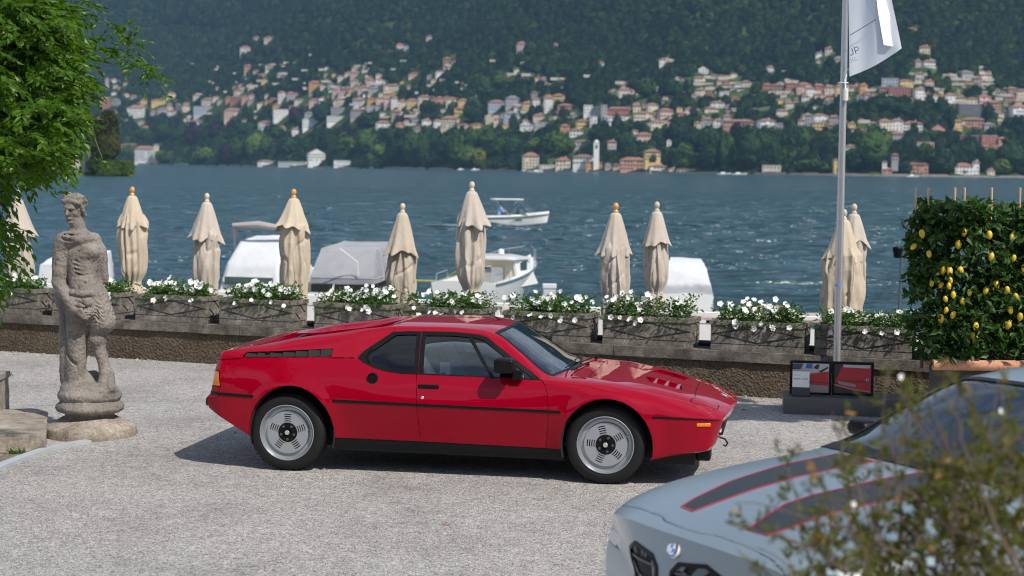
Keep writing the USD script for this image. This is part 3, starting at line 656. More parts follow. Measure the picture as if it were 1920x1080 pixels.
for s in (0, 2.56):
    for sg in (1, -1):
        put_wheel(car, s, -sg * (.882 if s == 0 else .872), .311, turn=(0, -14)[s > 0] if sg > 0 else 0, flip=sg < 0)
# ------------------------------------------------------------------ the grey coupe in the foreground; local x = backwards from the nose, local y = w (its right-hand side is +y), z up
M4_POS, M4_ROT = (0.613, 7.314), math.radians(28.74)
R4 = [
 st(.10, (0,.20), (.5,.20), (.70,.22), (.74,.36), (.76,.55), (.73,.70), (.655,.775), (.52,.815), (.28,.84), (0,.845), so={0: .10, 1: .14, 2: .27, 3: .27, 4: .25, 5: .26, 6: .22, 7: .145, 8: .075, 9: .055}),
 st(.34, (0,.16), (.55,.16), (.82,.19), (.865,.36), (.88,.56), (.85,.72), (.77,.815), (.60,.868), (.30,.893), (0,.90), so={2: .46, 3: .45, 4: .43, 5: .43, 6: .40, 7: .35}),
 st(.72, (0,.15), (.60,.15), (.89,.18), (.92,.35), (.935,.58), (.912,.76), (.83,.868), (.66,.925), (.33,.95), (0,.957)),
 st(1.10, (0,.15), (.60,.15), (.90,.18), (.93,.35), (.943,.60), (.92,.80), (.84,.905), (.68,.965), (.34,.992), (0,1.0)),
 st(1.44, (0,.15), (.60,.15), (.90,.18), (.93,.35), (.942,.62), (.92,.86), (.84,.935), (.71,.985), (.37,1.022), (0,1.032)),
 st(1.66, (0,.15), (.60,.15), (.90,.18), (.93,.35), (.94,.64), (.92,.90), (.845,.955), (.745,1.015), (.39,1.095), (0,1.115)),
 st(2.00, (0,.15), (.60,.15), (.90,.18), (.93,.35), (.94,.66), (.92,.93), (.85,.975), (.70,1.16), (.40,1.235), (0,1.25)),
 st(2.36, (0,.15), (.60,.15), (.90,.18), (.93,.35), (.94,.66), (.92,.94), (.85,.985), (.64,1.295), (.39,1.345), (0,1.357)),
 st(2.90, (0,.15), (.60,.15), (.90,.18), (.93,.35), (.94,.66), (.92,.945), (.85,.99), (.605,1.345), (.36,1.385), (0,1.39)),
 st(3.50, (0,.15), (.60,.15), (.90,.18), (.94,.35), (.95,.66), (.93,.945), (.85,.995), (.59,1.30), (.36,1.345), (0,1.355)),
 st(4.10, (0,.18), (.60,.18), (.88,.20), (.93,.36), (.95,.66), (.92,.93), (.84,.995), (.63,1.11), (.38,1.15), (0,1.16)),
 st(4.50, (0,.24), (.60,.24), (.82,.27), (.88,.38), (.90,.66), (.87,.90), (.80,.98), (.66,1.03), (.36,1.045), (0,1.05)),
 st(4.72, (0,.30), (.55,.30), (.72,.33), (.76,.42), (.78,.66), (.76,.86), (.70,.95), (.60,1.0), (.34,1.02), (0,1.03)),
]
R4 = [a * np.array([1, 1, 1.045]) for a in R4]
body4_raw = loft_body(R4, sharp=(3,), sub=6, step=0.04, cap0=(.03, .52), cap1=(4.76, .66))
#M4CUT
STRIPE_A = [(.295, .205), (.278, .085), (.455, .108), (.65, .137), (.93, .160), (1.20, .150), (1.375, .135), (1.392, .455), (1.036, .441), (.695, .372), (.402, .262)]
STRIPE_B = [(.285, -.305), (.305, -.428), (.463, -.430), (.60, -.415), (1.17, -.445), (1.388, -.475), (1.375, -.165), (1.18, -.148), (.99, -.152), (.77, -.138), (.59, -.160)]
BADGE = (.052, -.105, .825, 1.15)
BM = np.array
OUT4 = man(body4_raw); I4 = {k: man(offset(body4_raw, k)) for k in (.004, .007, .012, .035, .05)}; P4 = {k: man(offset(body4_raw, -k)) for k in (.0015, .003, .006)}
GREY_PAINT = mat('grey_car_paint', {'p': ('principled_bsdf', {'base_color': (.165, .215, .25), 'roughness': .36, 'metallic': .35, 'coat_weight': .6, 'coat_roughness': .22})})
CARBON = plain('stripe_black', (.016, .020, .022), .45, spec=.35); REDLINE = plain('accent_red', (.26, .015, .045), .5)
gc = thing('grey_coupe', 'satin grey coupe with red-edged black bonnet stripes behind the foreground shrub', 'car', loc=(*M4_POS, 0), rotz=M4_ROT)
def put4(name, m, material, parent=None, smooth=30, **kw):
    v, f = vf(m)
    if len(f): return obj(name, (v, f), material, gc if parent is None else parent, smooth=smooth, **kw)
ws4 = Polygon([(1.47, 0), (1.485, .30), (1.53, .55), (1.60, .725), (1.66, .735), (2.32, .56), (2.29, .30), (2.28, 0), (2.29, -.30), (2.32, -.56), (1.66, -.735), (1.60, -.725), (1.53, -.55), (1.485, -.30)])
side4 = Polygon([(1.74, 1.005), (2.0, 1.13), (2.38, 1.255), (2.9, 1.305), (3.5, 1.26), (3.95, 1.10), (3.85, 1.03), (2.9, 1.01)])
cabin4 = I4[.035] ^ side_prism(Polygon([(1.35, .3), (1.35, 1.0), (2.2, 1.5), (3.6, 1.5), (4.1, 1.1), (4.1, .3)]), -1, 1)
arch4 = Manifold(); lin4 = Manifold()
for c in (.86, 3.72):
    t = np.linspace(0, 2 * np.pi, 65)[:-1]; e = lambda k: Polygon(np.stack([c + (.365 - k) * np.cos(t), .345 + (.365 - k) * np.sin(t)], 1)).intersection(Polygon([(c - 1, .0 + .16 * (k > 0)), (c + 1, .0 + .16 * (k > 0)), (c + 1, 1), (c - 1, 1)]))
    for lo, hi in ((.56, 1.2), (-1.2, -.56)): arch4 = arch4 + side_prism(e(0), lo, hi)
    for lo, hi in ((.562, .88), (-.88, -.562)): lin4 = lin4 + side_prism(e(.001).difference(e(.01)), lo, hi)
both = lambda poly: side_prism(poly, .3, 1.1) + side_prism(poly, -1.1, -.3)
def kid(sg, grow):
    p = Polygon([(.045, .30), (.045, .62), (.058, .72), (.10, .762), (.26, .782), (.325, .745), (.34, .60), (.31, .36), (.22, .29)]).buffer(grow)
    v, f = prism(p, -.2, .5); w = np.stack([v[:, 2], sg * v[:, 0] * 1.0 - .045, v[:, 1]], 1)
    m3_ = trimesh.Trimesh(w, f, process=False); ff = f if m3_.volume > 0 else f[:, ::-1]; return man((w, ff))
K0 = kid(1, 0) + kid(-1, 0); K1 = kid(1, .018) + kid(-1, .018)
cutline = [(.225, .62), (.20, .48), (.175, .30), (.165, .20), (.135, .13), (.125, 0), (.135, -.13), (.165, -.20), (.175, -.30), (.20, -.48), (.225, -.62), (.30, -.72)]
cutline = [(.30, .72)] + [(a, b - .045) for a, b in cutline]
lines4 = (plan_prism(stroke(cutline, .007), .5, 1.2) + plan_prism(stroke([(.30, .72), (.6, .80), (1.0, .83), (1.45, .82)], .006), .7, 1.2) + plan_prism(stroke([(.30, -.72), (.6, -.80), (1.0, -.83), (1.45, -.82)], .006), .7, 1.2)
          + both(stroke([(1.62, .95), (1.66, .6), (1.60, .25)], .006)) + both(stroke([(2.95, 1.0), (2.98, .6), (2.90, .25)], .006))) ^ (OUT4 - I4[.012])
lamp4 = Polygon([(.20, .66), (.62, .735), (.60, .775), (.36, .765), (.20, .735)])
paint4 = OUT4 - cabin4 - plan_prism(ws4, 1.0, 1.5) - both(side4) - arch4 - lines4 - (K0 ^ (OUT4 - I4[.05])) - (both(lamp4) ^ (OUT4 - I4[.012]))
put4('body', paint4, GREY_PAINT, smooth=28)
put4('windscreen', (I4[.004] - I4[.007]) ^ plan_prism(ws4.buffer(-.005), 1.0, 1.5), pane_mat('windscreen_glass', 0), smooth=40)
put4('windscreen_surround', (P4[.003] - I4[.012]) ^ plan_prism(ws4.buffer(.012).difference(ws4.buffer(-.028)), 1.0, 1.5), BLACK_TRIM)
put4('cowl', (P4[.006] - I4[.012]) ^ plan_prism(Polygon([(1.40, 0), (1.415, .32), (1.465, .58), (1.53, .74), (1.62, .76), (1.60, .715), (1.53, .55), (1.485, .30), (1.475, 0), (1.485, -.30), (1.53, -.55), (1.60, -.715), (1.62, -.76), (1.53, -.74), (1.465, -.58), (1.415, -.32)]), .8, 1.3), BLACK_TRIM)
put4('side_window', ((I4[.004] - I4[.007]) ^ side_prism(side4, .3, 1.1)), TINTED, smooth=40); put4('side_window', ((I4[.004] - I4[.007]) ^ side_prism(side4, -1.1, -.3)), TINTED, smooth=40)
for a in lin4.decompose(): put4('wheel_arch_lining', a, BLACK_MATT, smooth=40)
for sg in (1, -1):
    put4('kidney_grille', (kid(sg, -.002) ^ (I4[.012] - I4[.05])), BLACK_MATT, smooth=False)
    put4('grille_frame', ((kid(sg, .012) - kid(sg, -.006)) ^ (P4[.006] - I4[.035])), BLACK_TRIM)
    for k in range(6): put4('grille_slat', (kid(sg, -.006) ^ (OUT4 - I4[.035])) ^ man(box(-.2, .5, -.4, .4, .34 + k * .075, .352 + k * .075)), GREY_PLASTIC, smooth=False)
    put4('headlamp', ((OUT4 - I4[.012]) ^ side_prism(lamp4.buffer(-.003), -1.1 if sg < 0 else .3, -.3 if sg < 0 else 1.1)), plain('headlamp_lens', (.30, .32, .33), .1, coat=1.0))
    put4('bumper_intake', ((P4[.003] - I4[.012]) ^ man(box(-.2, .6, sg * .60 - .16, sg * .60 + .16, .28, .46))), BLACK_MATT)
    put4('door_mirror', rbox(1.96, 2.08, sg * .99 - .07, sg * .99 + .08, 1.03, 1.115, .03), BLACK_TRIM)
    put4('mirror_arm', man(cat([box(1.96, 2.04, min(sg * .86, sg * .95), max(sg * .86, sg * .95), .955, 1.01)])), BLACK_TRIM)
    P = {1: STRIPE_A, -1: STRIPE_B}[sg]; pg = Polygon(P).buffer(0)
    put4('bonnet_stripe', (P4[.0015] - I4[.012]) ^ plan_prism(pg.buffer(-.010), .6, 1.3), CARBON, smooth=40, label='black bonnet stripe')
    put4('stripe_edge', (P4[.003] - I4[.012]) ^ plan_prism(pg.difference(pg.buffer(-.011)), .6, 1.3), REDLINE, smooth=40, label='thin red line round the bonnet stripe')
    put4('wiper', rod((1.50, sg * .3 - .25, 1.045), (1.52, sg * .3 + .25, 1.06), .008, 6), BLACK_TRIM)
    for c in (.86, 3.72): put_wheel(gc, c, sg * .925, .345, flip=sg > 0, scale=1.1)
put4('dashboard', side_prism(Polygon([(1.50, .6), (1.50, 1.0), (1.9, 1.03), (2.05, .95), (2.05, .6)]), -.74, .74), CABIN); put4('cabin_floor', box(1.5, 4.0, -.8, .8, .31, .34), CABIN, smooth=False)
for sg in (1, -1):
    put4('seat', rbox(2.55, 2.75, sg * .37 - .25, sg * .37 + .25, .45, 1.05, .06), SEAT); put4('headrest', rbox(2.66, 2.76, sg * .37 - .13, sg * .37 + .13, 1.06, 1.24, .04), SEAT)
bx, by, bz, bt = BADGE
v, f = lathe([(0, .005), (.028, .005), (.041, .004), (.041, -.01)], 32)
tl_ = lambda v: np.stack([bx + v[:, 0] * math.cos(bt) - v[:, 2] * math.sin(bt), by + v[:, 1], bz + v[:, 0] * math.sin(bt) + v[:, 2] * math.cos(bt)], 1)
bd = put4('badge', (tl_(v), f), WHITE_PAINT)
for k, c in enumerate([(.05, .22, .62), (.78, .78, .76), (.05, .22, .62), (.78, .78, .76)]):
    t = np.linspace(k * math.pi / 2, (k + 1) * math.pi / 2, 8); p = np.vstack([[0, 0, .0062], np.stack([.019 * np.cos(t), .019 * np.sin(t), np.full(8, .0062)], 1)])
    put4('badge_quarter', (tl_(p), np.array([[0, i, i + 1] for i in range(1, 8)])), plain('badge_blue', 0) if k % 2 == 0 else WHITE_PAINT, parent=bd, smooth=False)
for a0, a1, r0, r1, nm, c in ((2.3, 4.6, .031, .040, 'badge_arc_blue', (.08, .16, .45)), (4.0, 5.6, .024, .036, 'badge_arc_purple', (.10, .03, .12)), (-.5, 1.0, .031, .040, 'badge_arc_red', (.5, .03, .05))):
    t = np.linspace(a0, a1, 12); p = np.vstack([np.stack([r * np.cos(t), r * np.sin(t), np.full(12, .0064)], 1) for r in (r0, r1)]); put4('badge_arc', (tl_(p), grid_faces(2, 12)), plain(nm, c, .4), parent=bd, smooth=False)
# ================================================================== FAR SHORE: terrain, forest, village
SHORE = np.array([[-.9, 2900], [-.30, 2600], [-.222, 2500], [-.13, 2130], [-.056, 1850], [.03, 1620], [.105, 1480], [.215, 1400], [.31, 1440], [.5, 1500], [.9, 1600]])
def shore_y(a): return PchipInterpolator(SHORE[:, 0], SHORE[:, 1])(np.clip(a, -.9, .9))
T_H = PchipInterpolator([0, 6, 30, 110, 230, 380, 520, 900, 1600, 2600, 4200], [-2.6, -.6, 3.5, 21, 62, 128, 205, 380, 620, 880, 1150])
def terrain_z(x, y):
    x, y = np.asarray(x, float), np.asarray(y, float)
    t = y - shore_y(x / np.maximum(y, 1))
    z = np.where(t > 0, T_H(np.clip(t, 0, 4200)), -2.6)
    p = np.stack([x / 260, y / 260, np.zeros_like(x)], -1)
    n = meshkit.fbm(p, 4, 11) - 0.5
    return z + n * np.clip(t / 500, 0, 1) * 150 + (meshkit.fbm(p * 7, 3, 5) - .5) * np.clip(t / 60, 0, 1) * 9
def hill_at(px, py):
    """Where the line of sight through a point of the picture meets the hillside."""
    d = ray(px, py); t0 = float(shore_y(d[0] / d[1]))
    ys = t0 + np.concatenate([np.arange(2, 700, 2.0), np.arange(700, 3500, 10.0)])
    P = EYE + d * (ys / d[1])[:, None]
    g = terrain_z(P[:, 0], P[:, 1]) - P[:, 2]
    k = np.argmax(g > 0)
    if k == 0: return P[0] if g[0] > 0 else P[-1]
    f = g[k] / (g[k] - g[k - 1]); return P[k] * (1 - f) + P[k - 1] * f
HILL = mat('hill_soil', {'geo': ('geometry', {}), 'n': ('noise_texture', {'scale': 0.035, 'detail': 8.0, 'roughness': 0.62}), 'r': ('rgb_ramp', {'ramp': [(0.3, (0.012, 0.026, 0.010)), (0.5, (0.028, 0.050, 0.015)), (0.62, (0.055, 0.082, 0.026)), (0.75, (0.12, 0.115, 0.07))]}),
                         'p': ('principled_bsdf', {'roughness': 0.95, 'specular_ior_level': 0.1})}, [('geo.position', 'n.vector'), ('n.fac', 'r.fac'), ('r.color', 'p.base_color')])
aa = np.linspace(-.75, .75, 300)
tt = np.concatenate([[-30, -4, 0, 3, 6, 12], np.arange(20, 700, 13.0), np.arange(700, 4200, 110.0)])
AA, TT = np.meshgrid(aa, tt); YY = shore_y(AA) + TT; XX = AA * YY
v = np.stack([XX, YY, terrain_z(XX, YY)], -1).reshape(-1, 3)
obj('hillside', (v, grid_faces(len(tt), len(aa))), HILL, smooth=True, kind='structure')

def crown_mesh(seed, n=3, amp=0.35, rx=1.0, rz=1.0, freq=2.2, squash=0.0):
    """A lumpy crown of unit radius sitting on z = 0, for trees a few pixels to some tens of pixels high."""
    m = trimesh.creation.icosphere(n); v = np.asarray(m.vertices).copy()
    d = meshkit.fbm(v * freq + seed * 3.7, 3, seed) - .42
    e = meshkit.noise(v * 7 + seed, seed + 9) - .5
    v = v * (1 + amp * 1.7 * d + 0.16 * e)[:, None]
    v[:, 2] = np.where(v[:, 2] < 0, v[:, 2] * 0.75, v[:, 2])
    v *= [rx, rx, rz]; v[:, 2] -= v[:, 2].min()
    return v, np.asarray(m.faces)
def clump_crown(seed, n, rx, rz, leaf, taper=0.4, jitter=1.0):
    """A crown of many small leaf clumps spread through the volume: uneven outline, gaps, light and dark."""
    r = np.random.default_rng(seed); P = []
    lob = r.normal(size=(11, 3)); lob /= np.linalg.norm(lob, axis=1)[:, None]; lob[:, 2] = np.abs(lob[:, 2]) * 1.1 - .35
    lobR = r.uniform(.34, .55, 11)
    while len(P) < n:
        k = r.integers(11); q = r.normal(size=3); q /= np.linalg.norm(q); q *= lobR[k] * r.uniform(.55, 1.0) ** .5
        P.append(lob[k] * .62 + q)
    P = np.array(P) * [rx, rx, rz * .62]; P[:, 2] += rz * .52
    a = r.normal(size=(n, 3)); a /= np.linalg.norm(a, axis=1)[:, None]; b = np.cross(a, r.normal(size=(n, 3))); b /= np.linalg.norm(b, axis=1)[:, None]; c = np.cross(a, b)
    s = leaf * r.uniform(.6, 1.3, n)[:, None]
    v = np.stack([P + b * s, P + c * s * .8 + a * s * .25, P - b * s * .9, P - c * s * .8 + a * s * .2], 1).reshape(-1, 3)
    i = np.arange(n)[:, None] * 4; f = np.vstack([i + [0, 1, 2], i + [0, 2, 3]])
    return v, f
def tree_mat(name, c1, c2):
    return mat(name, {'g': ('geometry', {}), 'o': ('object_info', {}), 'n': ('noise_texture', {'scale': 0.5, 'detail': 8.0, 'roughness': 0.7}), 'a': ('math', {'math_type': 'multiply_add', 'value2': 0.55}), 's': ('math', {'math_type': 'multiply_add', 'value2': 0.45, 'value3': -0.22}),
                      'r': ('rgb_ramp', {'ramp': [(0.1, c1), (0.8, c2)]}), 'b': ('bump', {'strength': 1.0, 'distance': 1.2}), 'p': ('principled_bsdf', {'roughness': 0.85, 'specular_ior_level': 0.12})},
               [('g.position', 'n.vector'), ('o.random', 's.value1'), ('n.fac', 'a.value1'), ('s.value', 'a.value3'), ('a.value', 'r.fac'), ('r.color', 'p.base_color'), ('n.fac', 'b.height'), ('b.normal', 'p.normal')])
FOREST = [tree_mat('forest_green', (0.008, 0.024, 0.008), (0.042, 0.075, 0.020)), tree_mat('forest_dark', (0.006, 0.018, 0.009), (0.022, 0.046, 0.018)), tree_mat('forest_light', (0.020, 0.042, 0.011), (0.068, 0.10, 0.026))]

# --- houses: x0, y0, x1, y1 in the photograph (base at y1), wall colour, roof kind
C = dict(white=(.74, .74, .72), cream=(.70, .62, .47), pale=(.62, .56, .49), yellow=(.66, .47, .18), orange=(.56, .30, .10), salmon=(.52, .27, .19), pink=(.62, .42, .37), red=(.36, .12, .09), grey=(.34, .34, .35), blue=(.36, .40, .47), brown=(.27, .18, .13), dark=(.10, .11, .13), mauve=(.40, .34, .36))
Hs = []
def Z(ox, oy, sc, rows):
    for r in rows:
        x0, y0, x1, y1, c, *k = r; Hs.append((ox + x0 / sc, oy + y0 / sc, ox + x1 / sc, oy + y1 / sc, c, k[0] if k else 'h'))
Z(180, 40, 3.6, [(968,165,1040,220,'pale'),(1135,100,1195,140,'pink'),(1060,100,1105,130,'grey'),(1438,400,1502,460,'orange'),(932,455,997,505,'cream'),(875,505,910,555,'orange'),(908,500,978,555,'red'),(980,500,1025,550,'salmon'),(1025,420,1055,460,'pink'),
 (715,515,795,575,'cream'),(300,525,342,565,'yellow'),(370,525,465,570,'yellow'),(220,565,322,655,'white'),(535,555,576,615,'dark'),(578,560,632,620,'cream'),(655,575,785,630,'blue','f'),(862,585,977,662,'pink'),(302,705,360,750,'cream'),(262,840,392,945,'white'),(390,825,418,945,'cream','t'),(160,825,275,850,'red'),
 (1192,595,1300,668,'white','f'),(1085,545,1145,580,'cream'),(1170,515,1220,550,'red'),(1190,553,1250,595,'orange'),(1225,470,1280,550,'white'),(1285,475,1340,550,'grey'),(1440,520,1505,570,'pink'),(1605,515,1670,580,'cream'),(1590,582,1675,635,'grey','f'),(1555,640,1690,685,'white','f'),
 (1098,670,1185,725,'white'),(1225,705,1280,750,'cream'),(1320,715,1375,770,'white'),(1390,660,1500,720,'white','f'),(1425,860,1540,945,'white','g'),(1090,935,1195,980,'white'),(1230,948,1425,980,'white','f'),(1403,610,1465,655,'grey'),(30,510,95,590,'red'),(100,520,160,570,'grey'),(110,600,140,655,'grey'),
 (1630,362,1676,400,'pale'),(1680,340,1728,365,'cream'),(620,665,720,710,'pale'),(410,580,480,630,'grey'),(60,380,85,470,'mauve'),(1100,350,1150,380,'pink'),(1590,450,1640,510,'mauve'),(1645,440,1690,500,'blue'),(1695,445,1730,500,'orange'),(1340,520,1410,555,'pale')])
Z(600, 60, 3.856, [(550,80,600,130,'pink'),(602,100,640,132,'blue','f'),(770,25,810,60,'pale'),(890,180,948,235,'brown'),(950,205,985,235,'cream'),(835,275,905,310,'white'),(215,285,280,335,'mauve'),(180,288,212,310,'pale'),(640,290,720,330,'pink'),(460,375,580,435,'cream'),(335,335,395,390,'pink'),(400,335,460,385,'white'),
 (200,400,270,445,'orange'),(272,390,340,440,'mauve'),(345,395,420,445,'grey'),(130,405,195,465,'pink'),(245,480,320,545,'white'),(340,475,400,520,'orange'),(402,470,460,518,'pink'),(400,522,455,560,'blue'),(462,475,510,555,'pink'),(512,470,560,555,'white'),(562,490,622,555,'cream'),(625,480,703,545,'yellow'),(706,455,803,515,'cream'),(806,470,836,525,'orange'),(838,465,890,535,'salmon'),
 (915,470,993,530,'cream'),(995,480,1070,545,'yellow'),(975,540,1045,600,'yellow'),(1047,570,1080,600,'white'),(225,550,328,620,'mauve'),(330,535,400,578,'grey','f'),(520,560,590,635,'pink'),(545,652,610,705,'salmon'),(400,640,500,705,'white'),(735,625,800,685,'white'),(820,630,876,690,'white'),(880,605,1000,700,'cream'),(995,660,1078,715,'pale'),(1080,660,1180,707,'yellow'),
 (1200,590,1255,660,'cream','g'),(1257,620,1305,680,'cream'),(1215,490,1338,570,'blue'),(1340,460,1440,545,'grey'),(1405,532,1458,578,'white'),(1460,500,1533,572,'yellow'),(1530,425,1572,472,'grey','t'),(1535,474,1590,540,'white'),(1325,570,1440,660,'blue'),(1450,640,1535,735,'white','g'),(1540,590,1620,650,'pink'),(1620,468,1676,580,'white'),(1680,445,1770,515,'yellow'),(1720,517,1835,585,'salmon'),
 (1420,70,1490,160,'mauve'),(1695,75,1722,120,'pale'),(1400,260,1435,300,'pale'),(1440,320,1475,345,'white'),(1465,870,1582,1000,'cream'),(1584,962,1706,1000,'pale','f'),(1708,905,1810,1000,'cream'),(1740,665,1803,730,'orange'),(1805,695,1900,755,'white'),(1545,655,1650,700,'grey','f'),(100,930,212,975,'white','f')])
Z(1040, 60, 3.856, [(210,530,275,615,'white','f'),(277,545,334,605,'dark','f'),(336,530,378,650,'grey','f'),(380,540,545,610,'red'),(362,612,550,660,'white','f'),(570,520,623,575,'cream'),(670,512,742,570,'cream'),(575,572,745,632,'cream'),(755,550,850,620,'pink'),(155,630,252,690,'yellow'),(258,610,307,680,'white','f'),
 (130,780,250,838,'grey'),(695,635,770,705,'cream'),(815,625,870,680,'salmon'),(281,785,320,960,'white','b'),(140,885,279,960,'white'),(230,932,345,985,'orange'),(365,940,410,990,'grey','g'),(425,950,465,992,'pink'),(475,905,660,1000,'salmon'),(650,845,760,930,'yellow'),(690,957,810,1022,'white'),(825,985,880,1025,'white'),(895,985,1030,1028,'pale'),(590,725,705,800,'pink'),(560,705,600,750,'cream'),(345,730,395,760,'pink'),(385,780,445,865,'pale'),(812,772,845,825,'white','g'),
 (450,405,570,465,'pale'),(480,375,520,408,'pale','t'),(757,185,845,240,'white'),(1045,245,1112,300,'white','g'),(1005,320,1085,370,'cream'),(885,425,938,470,'orange'),(1020,405,1085,465,'cream'),(1172,345,1218,380,'pink'),(1222,348,1270,380,'salmon'),(1180,310,1240,335,'white'),(1300,365,1360,400,'white'),(1130,497,1230,550,'white'),(1080,540,1180,590,'cream'),(945,540,1045,612,'white'),
 (1010,645,1057,700,'cream'),(1060,615,1145,690,'grey'),(1150,625,1215,690,'white'),(1225,630,1450,700,'salmon'),(1340,690,1400,735,'pale'),(1475,625,1590,690,'white'),(1595,660,1650,705,'grey','f'),(1530,245,1585,290,'white'),(1500,370,1570,420,'red'),(1572,372,1660,430,'brown'),(1670,362,1755,410,'red'),(1760,362,1850,440,'pink'),(1790,455,1840,505,'white'),(1605,555,1685,612,'cream'),(320,210,355,245,'white'),(1510,965,1640,1030,'pale','f'),(1195,432,1260,465,'white','f')])
Z(1480, 40, 3.6, [(795,40,860,75,'cream'),(885,160,955,215,'cream'),(845,258,890,310,'mauve'),(905,258,985,310,'white'),(1155,330,1240,395,'grey'),(1180,402,1245,425,'orange'),(180,205,230,238,'white'),(245,172,290,225,'pale'),(170,257,215,287,'pale'),(300,240,350,275,'grey'),(50,425,108,490,'pink'),(112,440,168,520,'white'),(172,420,232,480,'red'),(170,484,240,525,'pink'),(242,430,308,500,'pale'),(312,430,350,510,'yellow'),(85,492,130,540,'white'),(415,430,468,492,'yellow'),(472,418,525,480,'orange'),
 (630,387,738,430,'blue','f'),(740,390,835,440,'yellow'),(610,435,678,482,'brown'),(682,447,825,502,'red','f'),(845,445,908,522,'white'),(915,392,975,435,'pink'),(930,487,1008,545,'white'),(1010,497,1053,545,'salmon'),(1055,482,1120,555,'white'),(1122,502,1196,555,'cream'),(1140,560,1290,640,'dark','f'),(1200,512,1272,555,'cream'),(1276,495,1360,555,'pink'),(1325,532,1430,605,'salmon'),(1470,440,1538,500,'brown'),(1540,455,1600,530,'cream'),(1450,502,1530,545,'brown'),(1500,555,1600,665,'white'),
 (105,622,160,745,'grey'),(160,622,255,678,'white'),(163,680,257,752,'yellow','f'),(262,690,310,740,'pale'),(270,632,335,688,'grey'),(395,680,445,718,'yellow'),(410,715,460,750,'pale'),(540,677,603,725,'white'),(606,657,690,740,'cream'),(692,655,768,740,'white'),(772,672,900,750,'white'),(690,742,795,815,'grey'),(965,697,1050,775,'salmon','g'),(1110,662,1168,735,'yellow'),(1172,647,1320,725,'salmon'),(1312,682,1385,740,'grey'),
 (1165,772,1285,832,'red','f'),(1290,772,1400,830,'red','f'),(1405,780,1495,832,'salmon'),(1290,834,1360,885,'salmon'),(1362,836,1432,880,'pale'),(860,817,975,857,'pink','f'),(935,867,1075,907,'blue','f'),(695,890,740,945,'grey'),(815,945,945,1035,'salmon'),(630,985,690,1045,'red'),(630,940,660,985,'white'),(1120,955,1240,1050,'white'),(1240,940,1280,1050,'white','t'),(1335,995,1385,1040,'cream'),(385,830,440,892,'white'),(475,850,512,892,'white','g'),(300,925,335,975,'yellow')])

ROOFS = [plain('roof_terracotta', (.24, .11, .075), .8, vary=.25, vscale=.4), plain('roof_brown', (.20, .11, .08), .85, vary=.25, vscale=.4), plain('roof_slate', (.16, .15, .15), .8, vary=.2, vscale=.4)]
FAR_GLASS = plain('far_window', (.035, .04, .045), .25)
SHUTTER = plain('far_shutter', (.06, .09, .07), .6)
LAND = [(33, 'leftmost parasol'), (140, 'statue'), (248, 'second parasol'), (388, 'third parasol'), (551, 'fourth parasol'), (755, 'fifth parasol'), (885, 'tallest parasol'), (1010, 'cabin boat'), (1117, 'bell tower'), (1232, 'eighth parasol'), (1320, 'wrapped boat'), (1440, 'open water'), (1580, 'flagpole'), (1680, 'lemon hedge edge'), (1800, 'lemon hedge'), (1900, 'lemon hedge end')]
def where(x, y):
    lx, ln = min(LAND, key=lambda l: abs(l[0] - x)); d = x - lx
    side = 'above' if abs(d) < 9 else ('just left of' if d < 0 else 'just right of') if abs(d) < 30 else ('left of' if d < 0 else 'right of')
    tier = 'on the waterline' if y > 296 else 'among shore trees' if y > 262 else 'in the lower village' if y > 236 else 'in the village centre' if y > 212 else 'in the upper village' if y > 190 else 'at upper village edge' if y > 165 else 'above the village' if y > 130 else 'high in the forest'
    return tier, side + ' ' + ln
def unique_labels(items):
    """items: [(base text, tail text, x, y)]; where texts coincide, adds which one of them it is."""
    groups = {}
    for i, (b, t, x, y) in enumerate(items): groups.setdefault((b, t), []).append(i)
    out = [None] * len(items)
    for (b, t), ids in groups.items():
        n = len(ids); span = [max(items[i][k] for i in ids) - min(items[i][k] for i in ids) for k in (2, 3)]; ax = 2 if span[0] >= span[1] else 3
        ids.sort(key=lambda i: items[i][ax])
        ws = (['leftmost', 'rightmost'], ['upper', 'lower'])[ax - 2]
        mid = {1: [''], 2: ws, 3: [ws[0], 'middle', ws[1]]}.get(n) or ([ws[0]] + ['second', 'third', 'fourth', 'fifth'][:n - 2] + [ws[1]])
        for k, i in enumerate(ids): out[i] = f'{mid[k]} {b} {t}'.strip()
    return out
WORD = dict(white='white', cream='cream', pale='pale stone', yellow='yellow', orange='orange', salmon='salmon', pink='pale pink', red='red brown', grey='grey', blue='blue grey', brown='brown', dark='dark grey', mauve='mauve')
rr = random.Random(17); H_CLEAR = []; items = []; specs = []
_base = [h for h in Hs if h[5] == 'h' and 130 < h[3] < 240]
rf_ = random.Random(91)
while len(Hs) < 296:                                                    # the lesser houses between the ones that stand out
    b = rf_.choice(_base); w_ = rf_.uniform(9, 17); h_ = w_ * rf_.uniform(.65, 1.05); cx_ = (b[0] + b[2]) / 2 + rf_.choice((-1, 1)) * rf_.uniform(12, 34); yb_ = b[3] + rf_.uniform(-15, 12)
    if any(abs((o[0] + o[2]) / 2 - cx_) < (o[2] - o[0] + w_) * .42 and abs(o[3] - yb_) < 9 for o in Hs): continue
    if not 185 < cx_ < 1915: continue
    Hs.append((cx_ - w_ / 2, yb_ - h_, cx_ + w_ / 2, yb_, rf_.choice(['pale', 'pale', 'cream', 'pink', 'grey', 'mauve', 'white', 'salmon']), 'h'))
